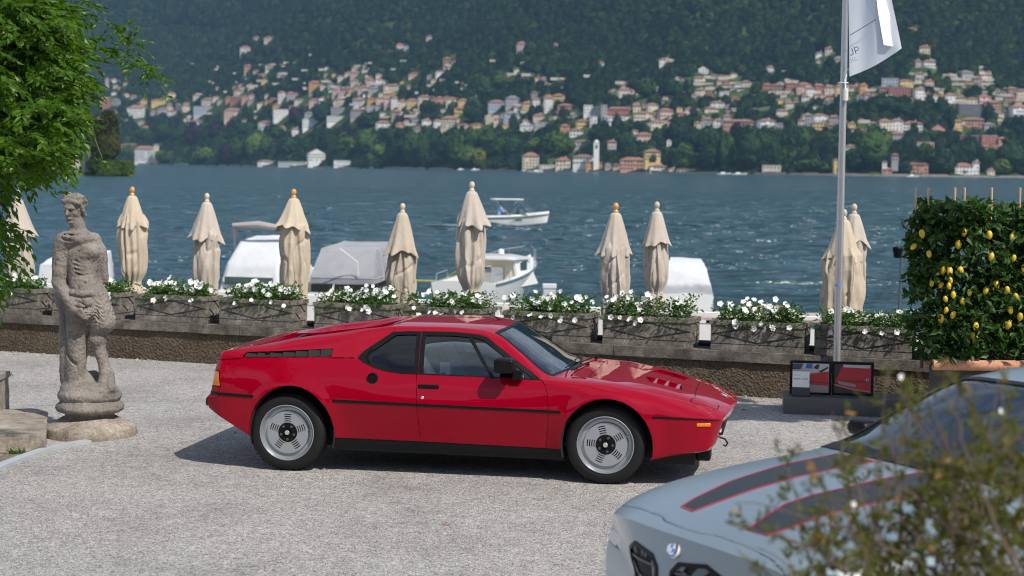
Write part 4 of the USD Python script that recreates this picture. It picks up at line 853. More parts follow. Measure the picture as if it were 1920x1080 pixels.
for i, (x0, y0, x1, y1, c, k) in enumerate(Hs):
    P = hill_at((x0 + x1) / 2, y1); sc = P[1] / FPX
    if y1 > 300:
        a = ray((x0 + x1) / 2, y1); yy = float(shore_y(a[0] / a[1])) + 8; P = EYE + a * (yy / a[1]); P[2] = max(P[2], -1.9); sc = P[1] / FPX
    w, h = (x1 - x0) * sc, (y1 - y0) * sc
    roof_t = {'h': 0, 'g': 0, 'f': 0, 't': 0, 'b': 0}[k]
    rm = 2 if c in ('blue', 'grey', 'dark') and rr.random() < .6 else rr.choice([0, 0, 1])
    size = 'small' if w < 10 else 'long' if w / max(h, 1) > 2.1 else 'tall' if h / w > 1.15 else 'big' if w > 20 else 'square'
    kindw = {'h': 'house with ' + ['terracotta', 'brown', 'slate'][rm] + ' roof', 'g': 'house with gabled front', 'f': 'flat-roofed building', 't': 'square tower', 'b': 'church bell tower'}[k]
    tier, rel = where((x0 + x1) / 2, y1)
    items.append((f'{size} {WORD[c]} {kindw}' if k != 'b' else f'slim {WORD[c]} {kindw}', f'{tier} {rel}', (x0 + x1) / 2, y1)); specs.append((P, w, h, c, k, rm))
    H_CLEAR.append((P[0], P[1], w * .5 + 3, P[2] + h, h))
HLAB = [' '.join(w for w in l.split() if w != 'the') for l in unique_labels(items)]
HLAB = [l if len(l.split()) <= 16 else l.replace('house with', 'house,').replace('at upper village edge', 'above village').replace('in the ', 'in ') for l in HLAB]
WALLM = {c: plain('house_' + c, tuple(np.array(C[c]) * .74 + .02), .85, vary=.12, vscale=.35) for c in C}
def hip(w, d, h, o):
    W, D = w / 2 + o, d / 2 + o; r = max(0.0, W - D) if W > D else 0; q = max(0.0, D - W) if D > W else 0
    v = np.array([[-W, -D, 0], [W, -D, 0], [W, D, 0], [-W, D, 0], [-r, -q, h], [r, q, h]], float)
    v2 = v[:4] - [0, 0, .25]
    if W >= D: f = [[0, 1, 5], [0, 5, 4], [1, 2, 5], [2, 3, 4], [2, 4, 5], [3, 0, 4]]
    else: f = [[0, 1, 4], [1, 2, 5], [1, 5, 4], [2, 3, 5], [3, 0, 4], [3, 4, 5]]
    f = f + [[7, 6, 0 + 8], ][:0]
    v = np.vstack([v, v2]); f = f + [[6, 7, 1], [6, 1, 0], [7, 8, 2], [7, 2, 1], [8, 9, 3], [8, 3, 2], [9, 6, 0], [9, 0, 3], [6, 8, 7], [6, 9, 8]]
    return v, np.array(f)
def gable(w, d, h, o):
    W, D = w / 2 + o, d / 2 + o
    v = np.array([[-W, -D, 0], [W, -D, 0], [W, D, 0], [-W, D, 0], [0, -D, h], [0, D, h]], float)
    return v, np.array([[0, 1, 4], [1, 2, 5], [1, 5, 4], [2, 3, 5], [3, 0, 4], [3, 4, 5], [0, 2, 1], [0, 3, 2]])
for (P, w, h, c, k, rm), lab in zip(specs, HLAB):
    rz = rr.uniform(-.28, .28) if k not in ('b',) else .0
    d = min(max(w * .7, 5), 12) if k not in ('t', 'b') else w
    rh = {'h': min(h * .22, w * .22), 'g': min(h * .36, w * .34), 'f': 0, 't': w * .25, 'b': w * .45}[k]
    wh = h - rh
    name = {'b': 'bell_tower', 't': 'tower'}.get(k, 'house')
    yc = P[1] + d / 2
    T = thing(name, lab, 'tower' if k in 'tb' else 'house', loc=(P[0], yc, P[2]), rotz=rz, group='houses on the far shore' if k not in 'tb' else None)
    W, D = w / 2, d / 2
    if k == 'g':
        body = cat([box(-W, W, -D, D, -8, wh), xf(gable(w - .02, d - .02, rh - .1, 0), t=(0, 0, wh))]); obj('wall', man(box(-W, W, -D, D, -8, wh)) + man(xf(gable(w, d, rh - .15, 0), t=(0, 0, wh - .01))), WALLM[c], T, smooth=False)
        Vr = np.array([[-W - .5, 0, wh - .25], [0, 0, wh + rh], [W + .5, 0, wh - .25]]); 
        rp = Polygon([(-W - .5, wh - .35), (0, wh + rh - .1), (W + .5, wh - .35), (W + .5, wh - .1), (0, wh + rh + .15), (-W - .5, wh - .1)]); rv, rf = prism(rp, -D - .4, D + .4)
        obj('roof', (np.stack([rv[:, 0], rv[:, 2], rv[:, 1]], 1), rf[:, ::-1]), ROOFS[rm], T, smooth=False)
    elif k == 'f':
        obj('wall', box(-W, W, -D, D, -8, wh), WALLM[c], T, smooth=False); obj('roof', box(-W - .3, W + .3, -D - .3, D + .3, wh, wh + .35), plain('roof_flat', (.42, .41, .40), .8), T, smooth=False)
    elif k == 'b':
        t = Manifold.cube((w, w, wh + 8), True).translate((0, 0, wh / 2 - 4))
        op = Manifold.cube((w * .42, w * 2, wh * .17), True).translate((0, 0, wh * .82)); op = op + op.rotate((0, 0, 90))
        obj('wall', t - op, WALLM[c], T, smooth=False); obj('cornice', box(-W - .35, W + .35, -W - .35, W + .35, wh, wh + .5), WALLM[c], T, smooth=False)
        obj('lantern', xf(lathe([(w * .42, 0), (w * .42, rh * .5), (w * .32, rh * .8), (0, rh * 1.15)], 8), t=(0, 0, wh + .5)), WALLM[c], T, smooth=False)
    else:
        obj('wall', box(-W, W, -D, D, -8, wh), WALLM[c], T, smooth=False); obj('roof', xf(hip(w, d, rh, .6), t=(0, 0, wh)), ROOFS[rm], T, smooth=False)
        if rr.random() < .5: obj('chimney', box(W * .3, W * .3 + .8, -.4, .4, wh, wh + rh + .9), WALLM[c], T, smooth=False)
    if k != 'b':
        nw = max(1, int(round(w / 3.0))); nh = max(1, int(round(wh / 3.1))); ww, hh = min(1.15, w / nw * .42), min(1.6, wh / nh * .5); wins = []; sh = []
        for a in range(nw):
            for b in range(nh):
                if rr.random() < .10: continue
                x = -W + (a + .5) * w / nw; z = (b + .48) * wh / nh
                wins.append(box(x - ww / 2, x + ww / 2, -D - .03, -D + .2, z - hh / 2, z + hh / 2))
                if c in ('cream', 'yellow', 'salmon', 'pink', 'white') and w > 11: sh += [box(x - ww / 2 - .42, x - ww / 2 - .02, -D - .08, -D + .1, z - hh / 2, z + hh / 2), box(x + ww / 2 + .02, x + ww / 2 + .42, -D - .08, -D + .1, z - hh / 2, z + hh / 2)]
        if wins: obj('windows', cat(wins), FAR_GLASS, T, smooth=False, kind='stuff')
        if sh and rr.random() < .6: obj('shutters', cat(sh), SHUTTER, T, smooth=False, kind='stuff')

# --- the small houses that only thicken the village, past the ones built singly
def village_mass():
    V, F, K, n = [], [], [], 0; placed = [((h[0] + h[2]) / 2, h[3], h[2] - h[0]) for h in Hs]; tries = 0
    while len(K) < 190 and tries < 9000:
        tries += 1; b = rf_.choice(_base); w_ = rf_.uniform(6.5, 12); h_ = w_ * rf_.uniform(.6, .95); cx_ = (b[0] + b[2]) / 2 + rf_.choice((-1, 1)) * rf_.uniform(6, 46); yb_ = b[3] + rf_.uniform(-13, 14)
        if not 185 < cx_ < 1915 or any(abs(o[0] - cx_) < (o[2] + w_) * .40 and abs(o[1] - yb_) < 6 for o in placed): continue
        placed.append((cx_, yb_, w_)); P = hill_at(cx_, yb_); sc = P[1] / FPX; w, h = w_ * sc, h_ * sc; rz = rf_.uniform(-.3, .3); d = min(max(w * .7, 4), 9); c = np.array(C[rf_.choice(['pale', 'cream', 'pink', 'grey', 'white', 'yellow', 'mauve'])]) * .74
        for m, col in ((box(-w / 2, w / 2, -d / 2, d / 2, -5, h * .78), c), (xf(hip(w, d, h * .24, .4), t=(0, 0, h * .78)), np.array([(.23, .105, .07), (.18, .105, .08), (.16, .15, .15)][rf_.choice([0, 0, 1, 2])]))):
            v, f = vf(xf(m, rz=rz, t=(P[0], P[1] + d / 2, P[2]))); v = v[f].reshape(-1, 3); f = np.arange(len(v)).reshape(-1, 3); V.append(v); F.append(f + n); n += len(v); K.append(np.tile(col, (len(v), 1))) if False else cols.append(np.tile(col, (len(v), 1)))
        for q in range(max(1, int(w / 3.2))):
            x = -w / 2 + (q + .5) * w / max(1, int(w / 3.2)); v, f = vf(xf(box(x - .5, x + .5, -d / 2 - .05, -d / 2 + .1, h * .34, h * .58), rz=rz, t=(P[0], P[1] + d / 2, P[2]))); v = v[f].reshape(-1, 3); f = np.arange(len(v)).reshape(-1, 3); V.append(v); F.append(f + n); n += len(v); cols.append(np.tile([.04, .045, .05], (len(v), 1)))
        K.append(1); H_CLEAR.append((P[0], P[1], w * .5 + 2, P[2] + h, h))
    return (np.vstack(V), np.vstack(F))
cols = []; vm_ = village_mass()
VILM = mat('village_tint', {'a': ('attribute', {'attribute': 'tint'}), 'p': ('principled_bsdf', {'roughness': .85})}, [('a.color', 'p.base_color')])
obj('village_houses', vm_, VILM, smooth=False, kind='stuff', label='small far houses filling the gaps of the hillside village', cat='houses', color=np.vstack(cols))

# --- terraces and retaining walls of the village slope
TERR = plain('terrace_stone', (.40, .37, .32), .9, vary=.3, vscale=.3)
tl = []
for j in range(300):
    x = rr.uniform(190, 1920); y = rr.choice([rr.uniform(95, 235), rr.uniform(120, 180)])
    P = hill_at(x, y); L = rr.uniform(8, 34)
    tl.append(xf(box(-L / 2, L / 2, -.4, .4, -1.5, rr.uniform(.8, 2.0)), rz=rr.uniform(-.15, .15), t=P))
obj('terrace_walls', cat(tl), TERR, smooth=False, kind='stuff')
ql = []
for a in np.linspace(-.23, .30, 70):
    y = float(shore_y(a)) + 1.0; y2 = float(shore_y(a + .0077)) + 1.0
    p, q = np.array([a * y, y]), np.array([(a + .0077) * y2, y2]); dd = q - p; L = np.linalg.norm(dd)
    ql.append(xf(box(0, L, 0, 4, -3, rr.uniform(-.9, .6)), rz=math.atan2(dd[1], dd[0]), t=(p[0], p[1], 0)))
obj('quay', cat(ql), plain('quay_stone', (.20, .18, .15), .9, vary=.3, vscale=.3), smooth=False, kind='structure')

# --- trees one can tell apart along the shore: x, base y, width, height, kind
Tm = dict(purple=tree_mat('copper_beech', (0.010, 0.007, 0.012), (0.035, 0.018, 0.026)), dark=tree_mat('dark_shore_tree', (0.008, 0.026, 0.012), (0.030, 0.062, 0.022)), green=tree_mat('green_shore_tree', (0.016, 0.040, 0.010), (0.060, 0.105, 0.024)), light=tree_mat('light_shore_tree', (0.035, 0.07, 0.012), (0.11, 0.15, 0.030)), yellow=tree_mat('yellow_shore_tree', (0.08, 0.09, 0.012), (0.19, 0.19, 0.03)))
BARK = plain('bark', (.06, .045, .03), .9)
TR = []
def ZT(ox, oy, sc, rows):
    for cx, yb, w, h, k in rows: TR.append((ox + cx / sc, oy + yb / sc, w / sc, h / sc, k))
ZT(180, 40, 3.6, [(650,850,105,180,'purple'),(805,790,75,110,'purple'),(880,970,95,150,'purple'),(330,800,90,80,'dark'),(470,800,120,130,'green'),(560,820,90,120,'dark'),(960,960,120,190,'green'),(1080,930,150,200,'light'),(1010,820,150,140,'dark'),(1160,900,100,130,'green'),(440,950,80,80,'light'),(500,960,70,90,'green'),(1340,690,90,120,'purple'),(1520,680,120,130,'dark'),(1550,880,110,150,'dark'),(1680,900,130,140,'light'),(1290,900,120,120,'dark'),(1230,800,100,90,'green'),(730,940,120,90,'light'),(220,920,90,90,'green'),(1420,880,60,90,'dark')])
ZT(600, 60, 3.856, [(190,800,130,130,'purple'),(175,890,130,160,'light'),(60,870,110,180,'dark'),(330,880,160,190,'green'),(420,910,110,100,'light'),(560,950,180,250,'dark'),(660,960,130,260,'green'),(745,950,90,250,'green'),(830,890,110,190,'dark'),(900,930,140,220,'dark'),(980,940,130,220,'green'),(1150,980,100,140,'yellow'),(1080,960,120,130,'light'),(1090,830,130,140,'green'),(1210,840,120,150,'green'),(1300,920,140,160,'green'),(1400,900,130,150,'dark'),(1560,870,130,100,'light'),(1640,880,150,110,'green'),(1700,850,180,120,'light'),(1790,880,120,120,'green'),(1110,660,150,180,'dark'),(1190,480,140,170,'dark'),(525,370,60,90,'dark'),(690,450,70,100,'dark'),(600,460,60,80,'dark'),(350,690,160,110,'dark'),(780,590,130,90,'dark'),(1000,320,70,60,'dark'),(1300,400,120,120,'green'),(1520,180,100,110,'dark')])
ZT(1040, 60, 3.856, [(310,820,140,150,'dark'),(420,820,120,130,'dark'),(520,870,120,150,'dark'),(740,800,80,110,'dark'),(890,800,140,160,'dark'),(1130,990,150,310,'dark'),(1000,860,120,180,'dark'),(1090,860,110,170,'green'),(1240,980,110,260,'green'),(1310,760,80,110,'purple'),(1400,960,170,280,'dark'),(1500,900,120,190,'green'),(1580,960,110,180,'dark'),(1700,880,140,180,'dark'),(1790,870,110,190,'green'),(940,910,120,110,'light'),(700,960,100,90,'dark'),(640,680,80,40,'green'),(80,880,150,110,'light'),(860,470,130,130,'dark'),(660,470,150,150,'green'),(950,980,100,70,'light'),(190,980,60,60,'green')])
ZT(1480, 40, 3.6, [(60,880,140,180,'dark'),(150,990,160,60,'green'),(250,850,130,110,'green'),(560,970,200,260,'green'),(430,1000,150,140,'dark'),(640,620,220,110,'dark'),(770,640,160,130,'dark'),(1090,740,50,180,'dark'),(1030,640,90,120,'dark'),(910,950,120,140,'green'),(1030,1040,190,190,'dark'),(770,1040,110,110,'dark'),(1220,930,130,120,'dark'),(1180,1040,70,60,'green'),(1430,1030,130,110,'light'),(1500,980,170,190,'dark'),(1540,760,180,120,'dark'),(620,850,150,120,'light'),(980,830,130,100,'green'),(1330,960,110,100,'green'),(100,1010,120,70,'green'),(220,1015,120,60,'green')])
KT = dict(purple='purple copper beech', dark='dark evergreen tree', green='broad green tree', light='light green tree', yellow='yellow green tree')
titems = []
for (x, y, w, h, k) in TR:
    tier, rel = where(x, y); sz = 'tall ' if h / w > 1.5 else 'wide ' if w > h * 1.25 else 'big ' if h > 45 else 'rounded '
    titems.append((sz + KT[k], f'{tier} {rel}', x, y))
for (x, y, w, h, k), lab in zip(TR, unique_labels(titems)):
    P = hill_at(x, y)
    if y > 300:
        a = ray(x, y); yy = float(shore_y(a[0] / a[1])) + 12; P = EYE + a * (yy / a[1]); P[2] = max(P[2], -1.5)
    sc = P[1] / FPX; W, Hh = w * sc / 2 * 1.08, h * sc
    T = thing('shore_tree', lab, 'tree', loc=P, group='trees on the far shore')
    sd = rr.randrange(1000)
    obj('trunk', rod((0, 0, -3), (0, 0, Hh * .4), max(.25, W * .06), 6), BARK, T, smooth=True)
    v, f = crown_mesh(sd, 3, .38, W * .86, Hh * .47); cr = (v + [0, 0, Hh * .03], f)
    lv = clump_crown(sd, 420, W, Hh * .98, max(.9, W * .16))
    obj('crown', cat([cr, lv]), Tm[k], T, smooth=False)
    H_CLEAR.append((P[0], P[1], W * .6, P[2] + Hh * .5, 3))

# --- forest cover of the mountain: past counting
rn = np.random.default_rng(4)
protos = []
UsdGeom.Xform.Define(stage, '/World/forest')
fo = UsdGeom.PointInstancer.Define(stage, fresh('/World', 'forest_trees')) if False else None
stage.RemovePrim('/World/forest')
fo = UsdGeom.PointInstancer.Define(stage, '/World/forest')
for k in range(6):
    v, f = crown_mesh(40 + k, 3, .40, 1.0, (.95, 1.05, .85, 1.2, 1.0, 1.6)[k] * .9); lv = clump_crown(70 + k, 260, 1.06, (1.75, 1.9, 1.6, 2.2, 1.8, 2.9)[k], .17)
    pr = obj(f'prototype_crown', cat([v * [.9, .9, .9] if isinstance(v, tuple) else (v * .9, f), lv]), FOREST[(0, 0, 1, 1, 2, 1)[k]], '/World/forest', smooth=False); protos.append(pr.GetPath())
fo.CreatePrototypesRel().SetTargets(protos)
n = 60000; n3_ = 36000
t = np.concatenate([rn.uniform(2, 620, int(n * .62)), 600 + 3300 * rn.uniform(0, 1, int(n * .38)) ** 1.3, rn.uniform(520, 1300, n3_)])
ax = np.concatenate([rn.uniform(-.36, .36, int(n * .62)), rn.uniform(-.62, .62, int(n * .38)), rn.uniform(-.38, .38, n3_)])
y = shore_y(ax) + t; x = ax * y; z = terrain_z(x, y)
den = meshkit.fbm(np.stack([x / 60, y / 60, np.zeros_like(x)], -1), 3, 21)
keep = (t > 300) | (den > .46 - .12 * (t > 200)) | ((ax < -.14) & (den > .36)) | (t < 40)
hc = np.array(H_CLEAR)
# keep clear of houses, and of the line of sight just in front of them
tree = cKDTree(np.stack([x, y], 1))
for (hx, hy, hr, hz, hh) in hc:
    for q in range(0, 6):
        cx_, cy_ = hx * (1 - q * 9 / hy), hy - q * 9.0
        ids = tree.query_ball_point([cx_, cy_], hr + 2.5)
        for i in ids:
            line = hz - hh + (EYE[2] - (hz - hh)) * (q * 9 / hy)
            if q == 0 or z[i] + 8.0 > line + hh * .25: keep[i] = False
x, y, z, t = x[keep], y[keep], z[keep], t[keep]
R_ = rn.uniform(2.6, 5.6, len(x)) * np.where(t > 700, 2.2, 1.0) * np.where(t < 60, .8, 1)
fo.CreatePositionsAttr(Vt.Vec3fArray.FromNumpy(np.stack([x, y, z - .3 * R_], 1).astype(np.float32)))
fo.CreateScalesAttr(Vt.Vec3fArray.FromNumpy((R_[:, None] * np.stack([np.ones(len(x)), np.ones(len(x)), rn.uniform(.8, 1.35, len(x))], 1)).astype(np.float32)))
pi = np.where(t < 90, rn.integers(0, 6, len(x)), rn.choice([0, 0, 1, 1, 2, 3, 4, 5, 2, 3], len(x)))
fo.CreateProtoIndicesAttr(Vt.IntArray.FromNumpy(pi.astype(np.int32)))
qa = rn.uniform(0, 2 * np.pi, len(x)); fo.CreateOrientationsAttr(Vt.QuathArray([Gf.Quath(float(math.cos(a / 2)), 0, 0, float(math.sin(a / 2))) for a in qa]))
cd(fo.GetPrim(), kind='stuff', label='dense green forest covering the mountainside above the village', category='forest')

# --- air
HAZE = mat('haze', {'v': ('principled_volume', {'color': (0.38, 0.66, 0.95), 'density': 0.000055, 'anisotropy': 0.2})}, [], surface=None, volume='v.volume')
obj('haze', box(-4900, 4900, -60, 7700, -6, 1340), HAZE, smooth=False, kind='stuff')
# ================================================================== PLANTERS AND FLOWERS ON THE WALL
LEAF_PET = leaf_mat('petunia_leaf', (.045, .11, .015), (.13, .22, .04), .3)
PETAL = mat('petunia_petal', {'p': ('principled_bsdf', {'base_color': (.82, .82, .80), 'roughness': .6, 'specular_ior_level': .2}), 't': ('translucent_bsdf', {'color': (.8, .8, .76)}), 'm': ('mix_closure', {'fac': .25})}, [('p.BSDF', 'm.closure1'), ('t.BSDF', 'm.closure2')], surface='m.closure')
PETAL_EYE = plain('petunia_throat', (.55, .60, .22), .6)
SOIL = plain('soil', (.03, .022, .015), .95, bump=.6, bscale=40)
PL, PD, PH = 1.02, 0.36, 0.322
def planter_parts(parent, seed):
    r = random.Random(seed)
    outer = man(box(0, PL, 0, PD, 0, PH)).refine_to_length(.06)
    v, f = vf(outer); v = v + (np.stack([meshkit.fbm(v * 9 + 17 * k + seed, 3, seed + k) for k in range(3)], 1) - .5) * .006
    b = man((v, f)) - man(box(.045, PL - .045, .045, PD - .045, .06, 1))
    # long groove near the foot and the sunk lozenge frames
    b = b - man(box(-.1, PL + .1, -.1, .010, .066, .078)) - man(box(PL - .010, PL + .1, -.1, PD + .1, .066, .078)) - man(box(-.1, .010, -.1, PD + .1, .066, .078))
    def loz(x0, x1, z0, z1): 
        c = (x0 + x1) / 2; m = (z0 + z1) / 2; return LineString([(x0, m), (c, z1), (x1, m), (c, z0), (x0, m)]).buffer(.011, join_style=2)
    b = b - side_prism(loz(.05, PL - .05, .088, .265), -.1, .020)
    e = prism(loz(.07, PD - .07, .088, .265), PL - .020, PL + .1); vv, ff = e; b = b - man((np.stack([vv[:, 2], vv[:, 0], vv[:, 1]], 1), ff))
    obj('trough', b, PLANTER_STONE, parent, smooth=30)
    rim = man(box(-.014, PL + .014, -.014, PD + .014, PH - .052, PH)) - man(box(.045, PL - .045, .045, PD - .045, 0, 1)) - man(box(.002, PL - .002, .002, PD - .002, 0, PH - .003)) 
    obj('rim', man(box(-.013, PL + .013, -.013, PD + .013, PH - .046, PH + .004)) - man(box(.043, PL - .043, .043, PD - .043, 0, 1)), PLANTER_STONE, parent, smooth=False)
    obj('soil', box(.044, PL - .044, .044, PD - .044, PH - .09, PH - .045), SOIL, parent, smooth=False)
def leaf_cards(P, dirs, L, W, r, curl=.25):
    """Folded pointed leaves: 4 triangles each."""
    n = len(P); d = dirs / np.linalg.norm(dirs, axis=1)[:, None]; s = np.cross(d, r.normal(size=(n, 3))); s /= np.linalg.norm(s, axis=1)[:, None]; u = np.cross(s, d)
    L = np.broadcast_to(L, n)[:, None]; W = np.broadcast_to(W, n)[:, None]
    a = P; b = P + d * L * .45 + s * W * .5 + u * W * curl; c = P + d * L - u * L * curl * .5; e = P + d * L * .45 - s * W * .5 + u * W * curl; m = P + d * L * .5
    v = np.stack([a, b, c, e, m], 1).reshape(-1, 3); i = np.arange(n)[:, None] * 5
    return v, np.vstack([i + [0, 4, 1], i + [1, 4, 2], i + [0, 3, 4], i + [4, 3, 2]])
def blossom(r, R):
    t = np.arange(10) / 10 * 2 * np.pi; rr_ = np.where(np.arange(10) % 2 == 0, R, R * .80)
    v = np.vstack([[0, 0, -R * .35], np.stack([rr_ * np.cos(t), rr_ * np.sin(t), R * .12 * r.normal(size=10) + .002], 1), np.stack([R * .3 * np.cos(t), R * .3 * np.sin(t), np.full(10, -R * .12)], 1)])
    k = np.arange(10); k2 = (k + 1) % 10
    return v, np.vstack([np.stack([11 + k, 1 + k, 1 + k2], 1), np.stack([11 + k, 1 + k2, 11 + k2], 1), np.stack([np.zeros(10, int), 11 + k, 11 + k2], 1)])
PLAN = [(-.448, 34, .9), (.79, 26, .95), (2.035, 56, 1.0), (3.236, 56, 1.0), (4.538, 56, 1.0), (5.70, 40, 1.0), (6.968, 46, 1.05), (8.155, 36, 1.2), (9.396, 44, 1.1), (10.53, 18, 1.0), (11.66, 10, 1.0), (12.85, 10, 1.0)]
PWHERE = ['at the left edge of the wall', 'half hidden behind the stone statue', 'just right of the statue, by the second parasol', 'left of the white gap, before the fourth parasol', 'right of the white gap, before the fifth parasol', 'behind the red car roof, before the tallest parasol', 'behind the windscreen of the red car', 'in front of the seventh and eighth parasols', 'crossed by the flagpole shadow', 'behind the flagpole', 'half hidden by the lemon hedge', 'wholly behind the lemon hedge']
for i, ((u, nb, hs), wh) in enumerate(zip(PLAN, PWHERE)):
    P = wall_pt(u, .03, WALL_H + .004)
    T = thing('stone_planter', f'grey stone planter {wh}', 'planter', loc=P, rotz=WALL_ANG + (rr.uniform(-.012, .012)), group='stone planters along the wall')
    planter_parts(T, 100 + i)
    r = np.random.default_rng(500 + i)
    F = thing('white_petunias', f'white petunias in the planter {wh}', 'flowers', loc=P + [0, 0, PH - .05], rotz=WALL_ANG, group='white petunias in the stone planters')
    n = 1500; m = 34; cx_ = np.stack([r.uniform(.05, PL - .05, m), r.uniform(.03, PD - .05, m)], 1); hgt = (.11 + .15 * r.beta(2, 2.2, m)) * hs
    k = r.integers(m, size=n); q = r.uniform(0, 1, n) ** .7
    Pn = np.stack([cx_[k, 0] + r.normal(size=n) * .055, cx_[k, 1] + r.normal(size=n) * .055 - .02 * q, q * hgt[k]], 1)
    low = r.uniform(size=n) < .045; Pn[low] = np.stack([r.uniform(0, PL, low.sum()), r.uniform(-.05, -.01, low.sum()), r.uniform(-.06, .06, low.sum())], 1)
    dv = np.stack([r.normal(size=n), r.normal(size=n) - .2, r.uniform(-.2, 1.1, n)], 1)
    obj('foliage', leaf_cards(Pn, dv, r.uniform(.035, .065, n), r.uniform(.018, .03, n), r), LEAF_PET, F, smooth=False, kind='stuff')
    for b in range(nb):
        kk = r.integers(m); p = np.array([np.clip(cx_[kk, 0] + r.normal() * .06, 0, PL), cx_[kk, 1] * .75 - .03 + r.normal() * .03, hgt[kk] * r.uniform(.75, 1.12) + .015])
        if r.uniform() < .12: p = np.array([r.uniform(.1, PL - .1), -.045, r.uniform(-.03, .05)])
        v, f = blossom(r, r.uniform(.027, .040)); d = np.array([r.normal() * .5, -1.0 + r.normal() * .35, .65 + r.normal() * .3]); xx, yy, zz = frame_at(d)
        obj('blossom', (v @ np.array([xx, yy, zz]) + p, f), PETAL, F, smooth=False)
# ================================================================== LOWER TERRACE, FENCE, PARASOLS
TZ = -0.45
PAVE = weathered('terrace_paving', (.36, .33, .29), (.22, .20, .17), (.45, .42, .38), 2.0, .3)
tp = [wall_pt(-30, .43, TZ), wall_pt(32, .43, TZ), wall_pt(32, 3.2, TZ), wall_pt(-30, 3.2, TZ)]
tp2 = [p + [0, 0, -2.6] for p in tp]
obj('lower_terrace', (np.array(tp + tp2), np.array([[0, 1, 2, 3], [3, 2, 6, 7], [2, 1, 5, 6], [0, 3, 7, 4], [1, 0, 4, 5]])), PAVE, smooth=False, kind='structure')
FENCE_W = plain('fence_white', (.80, .80, .79), .5, vary=.05)
fen = thing('white_fence', 'white boarded fence seen in the gaps between the stone planters', 'fence', loc=wall_pt(0, 2.9, TZ), rotz=WALL_ANG)
for k in range(-10, 20):
    x = k * 1.15
    obj('post', box(x - .045, x + .045, -.045, .045, 0, 1.06), FENCE_W, fen, smooth=False)
    obj('board', box(x + .05, x + 1.10, -.012, .012, .62, .96), FENCE_W, fen, smooth=False)
    obj('board', box(x + .05, x + 1.10, -.012, .012, .16, .30), FENCE_W, fen, smooth=False)
    obj('brace', man(xf(box(0, 1.12, -.02, .02, -.07, .07), M=np.array([[math.cos(.29), 0, -math.sin(.29)], [0, 1, 0], [math.sin(.29), 0, math.cos(.29)]]), t=(x + .03, 0, .31))), FENCE_W, fen, smooth=False)
obj('top_rail', box(-11.6, 22.9, -.06, .06, 1.062, 1.10), FENCE_W, fen, smooth=False)

def cloth(name, c):
    return mat(name, {'tc': ('texture_coordinate', {}), 'n': ('noise_texture', {'scale': 3.0, 'detail': 6.0}), 'r': ('rgb_ramp', {'ramp': [(0.3, tuple(np.array(c) * .86)), (0.7, c)]}), 'w': ('noise_texture', {'scale': 14.0, 'detail': 5.0, 'roughness': .6}), 'b': ('bump', {'strength': .35, 'distance': .02}),
                      'p': ('principled_bsdf', {'roughness': .9, 'specular_ior_level': .15, 'sheen_weight': .15}), 't': ('translucent_bsdf', {}), 'm': ('mix_closure', {'fac': .12})},
               [('tc.object', 'n.vector'), ('n.fac', 'r.fac'), ('r.color', 'p.base_color'), ('r.color', 't.color'), ('tc.object', 'w.vector'), ('w.fac', 'b.height'), ('b.normal', 'p.normal'), ('p.BSDF', 'm.closure1'), ('t.BSDF', 'm.closure2')], surface='m.closure')
CLOTHS = [cloth('canvas_grey_cream', (.50, .445, .385)), cloth('canvas_warm_cream', (.53, .455, .35)), cloth('canvas_sand', (.47, .41, .33))]
WOOD_O = plain('wood_orange', (.50, .25, .07), .4, coat=.4, vary=.2); WOOD_P = plain('wood_pale', (.48, .40, .31), .6, vary=.25, vscale=9)
# finial x, finial top y, hem y, bottom y seen, skirt width, body width, how far behind the wall, tie y or None, cloth, orange finial, note
UMB = [(33, 356, 442, 560, 66, 52, 1.5, None, 0, 0, 'pale grey closed parasol half hidden by the leaves at far left'), (248, 350, 424, 552, 58, 54, 1.1, 531, 1, 1, 'cream closed parasol tied near the foot, just right of the statue'),
       (388, 362, 448, 560, 64, 52, 1.9, None, 0, 0, 'grey cream closed parasol with pale finial before the white covered boat'), (551, 354, 430, 570, 70, 56, 1.2, None, 1, 1, 'cream closed parasol with orange finial between the covered boats'),
       (755, 381, 474, 575, 66, 55, 1.9, None, 2, 0, 'shorter closed parasol with pale finial left of the tallest one'), (885, 340, 420, 572, 68, 56, 1.1, 546, 0, 0, 'tallest closed parasol, tied near its foot before the cabin boat'),
       (1155, 380, 474, 600, 64, 55, 1.2, None, 0, 1, 'closed parasol with orange finial, left one of the close pair'), (1232, 378, 462, 580, 58, 46, 1.9, 549, 0, 0, 'slim closed parasol tied near its foot, right one of the close pair'),
       (1583, 392, 490, 605, 70, 80, 1.2, None, 1, 0, 'broad cream closed parasol right behind the flagpole'), (1602, 382, 458, 600, 58, 46, 2.2, None, 0, 0, 'pale closed parasol peeping out right of the flagpole')]
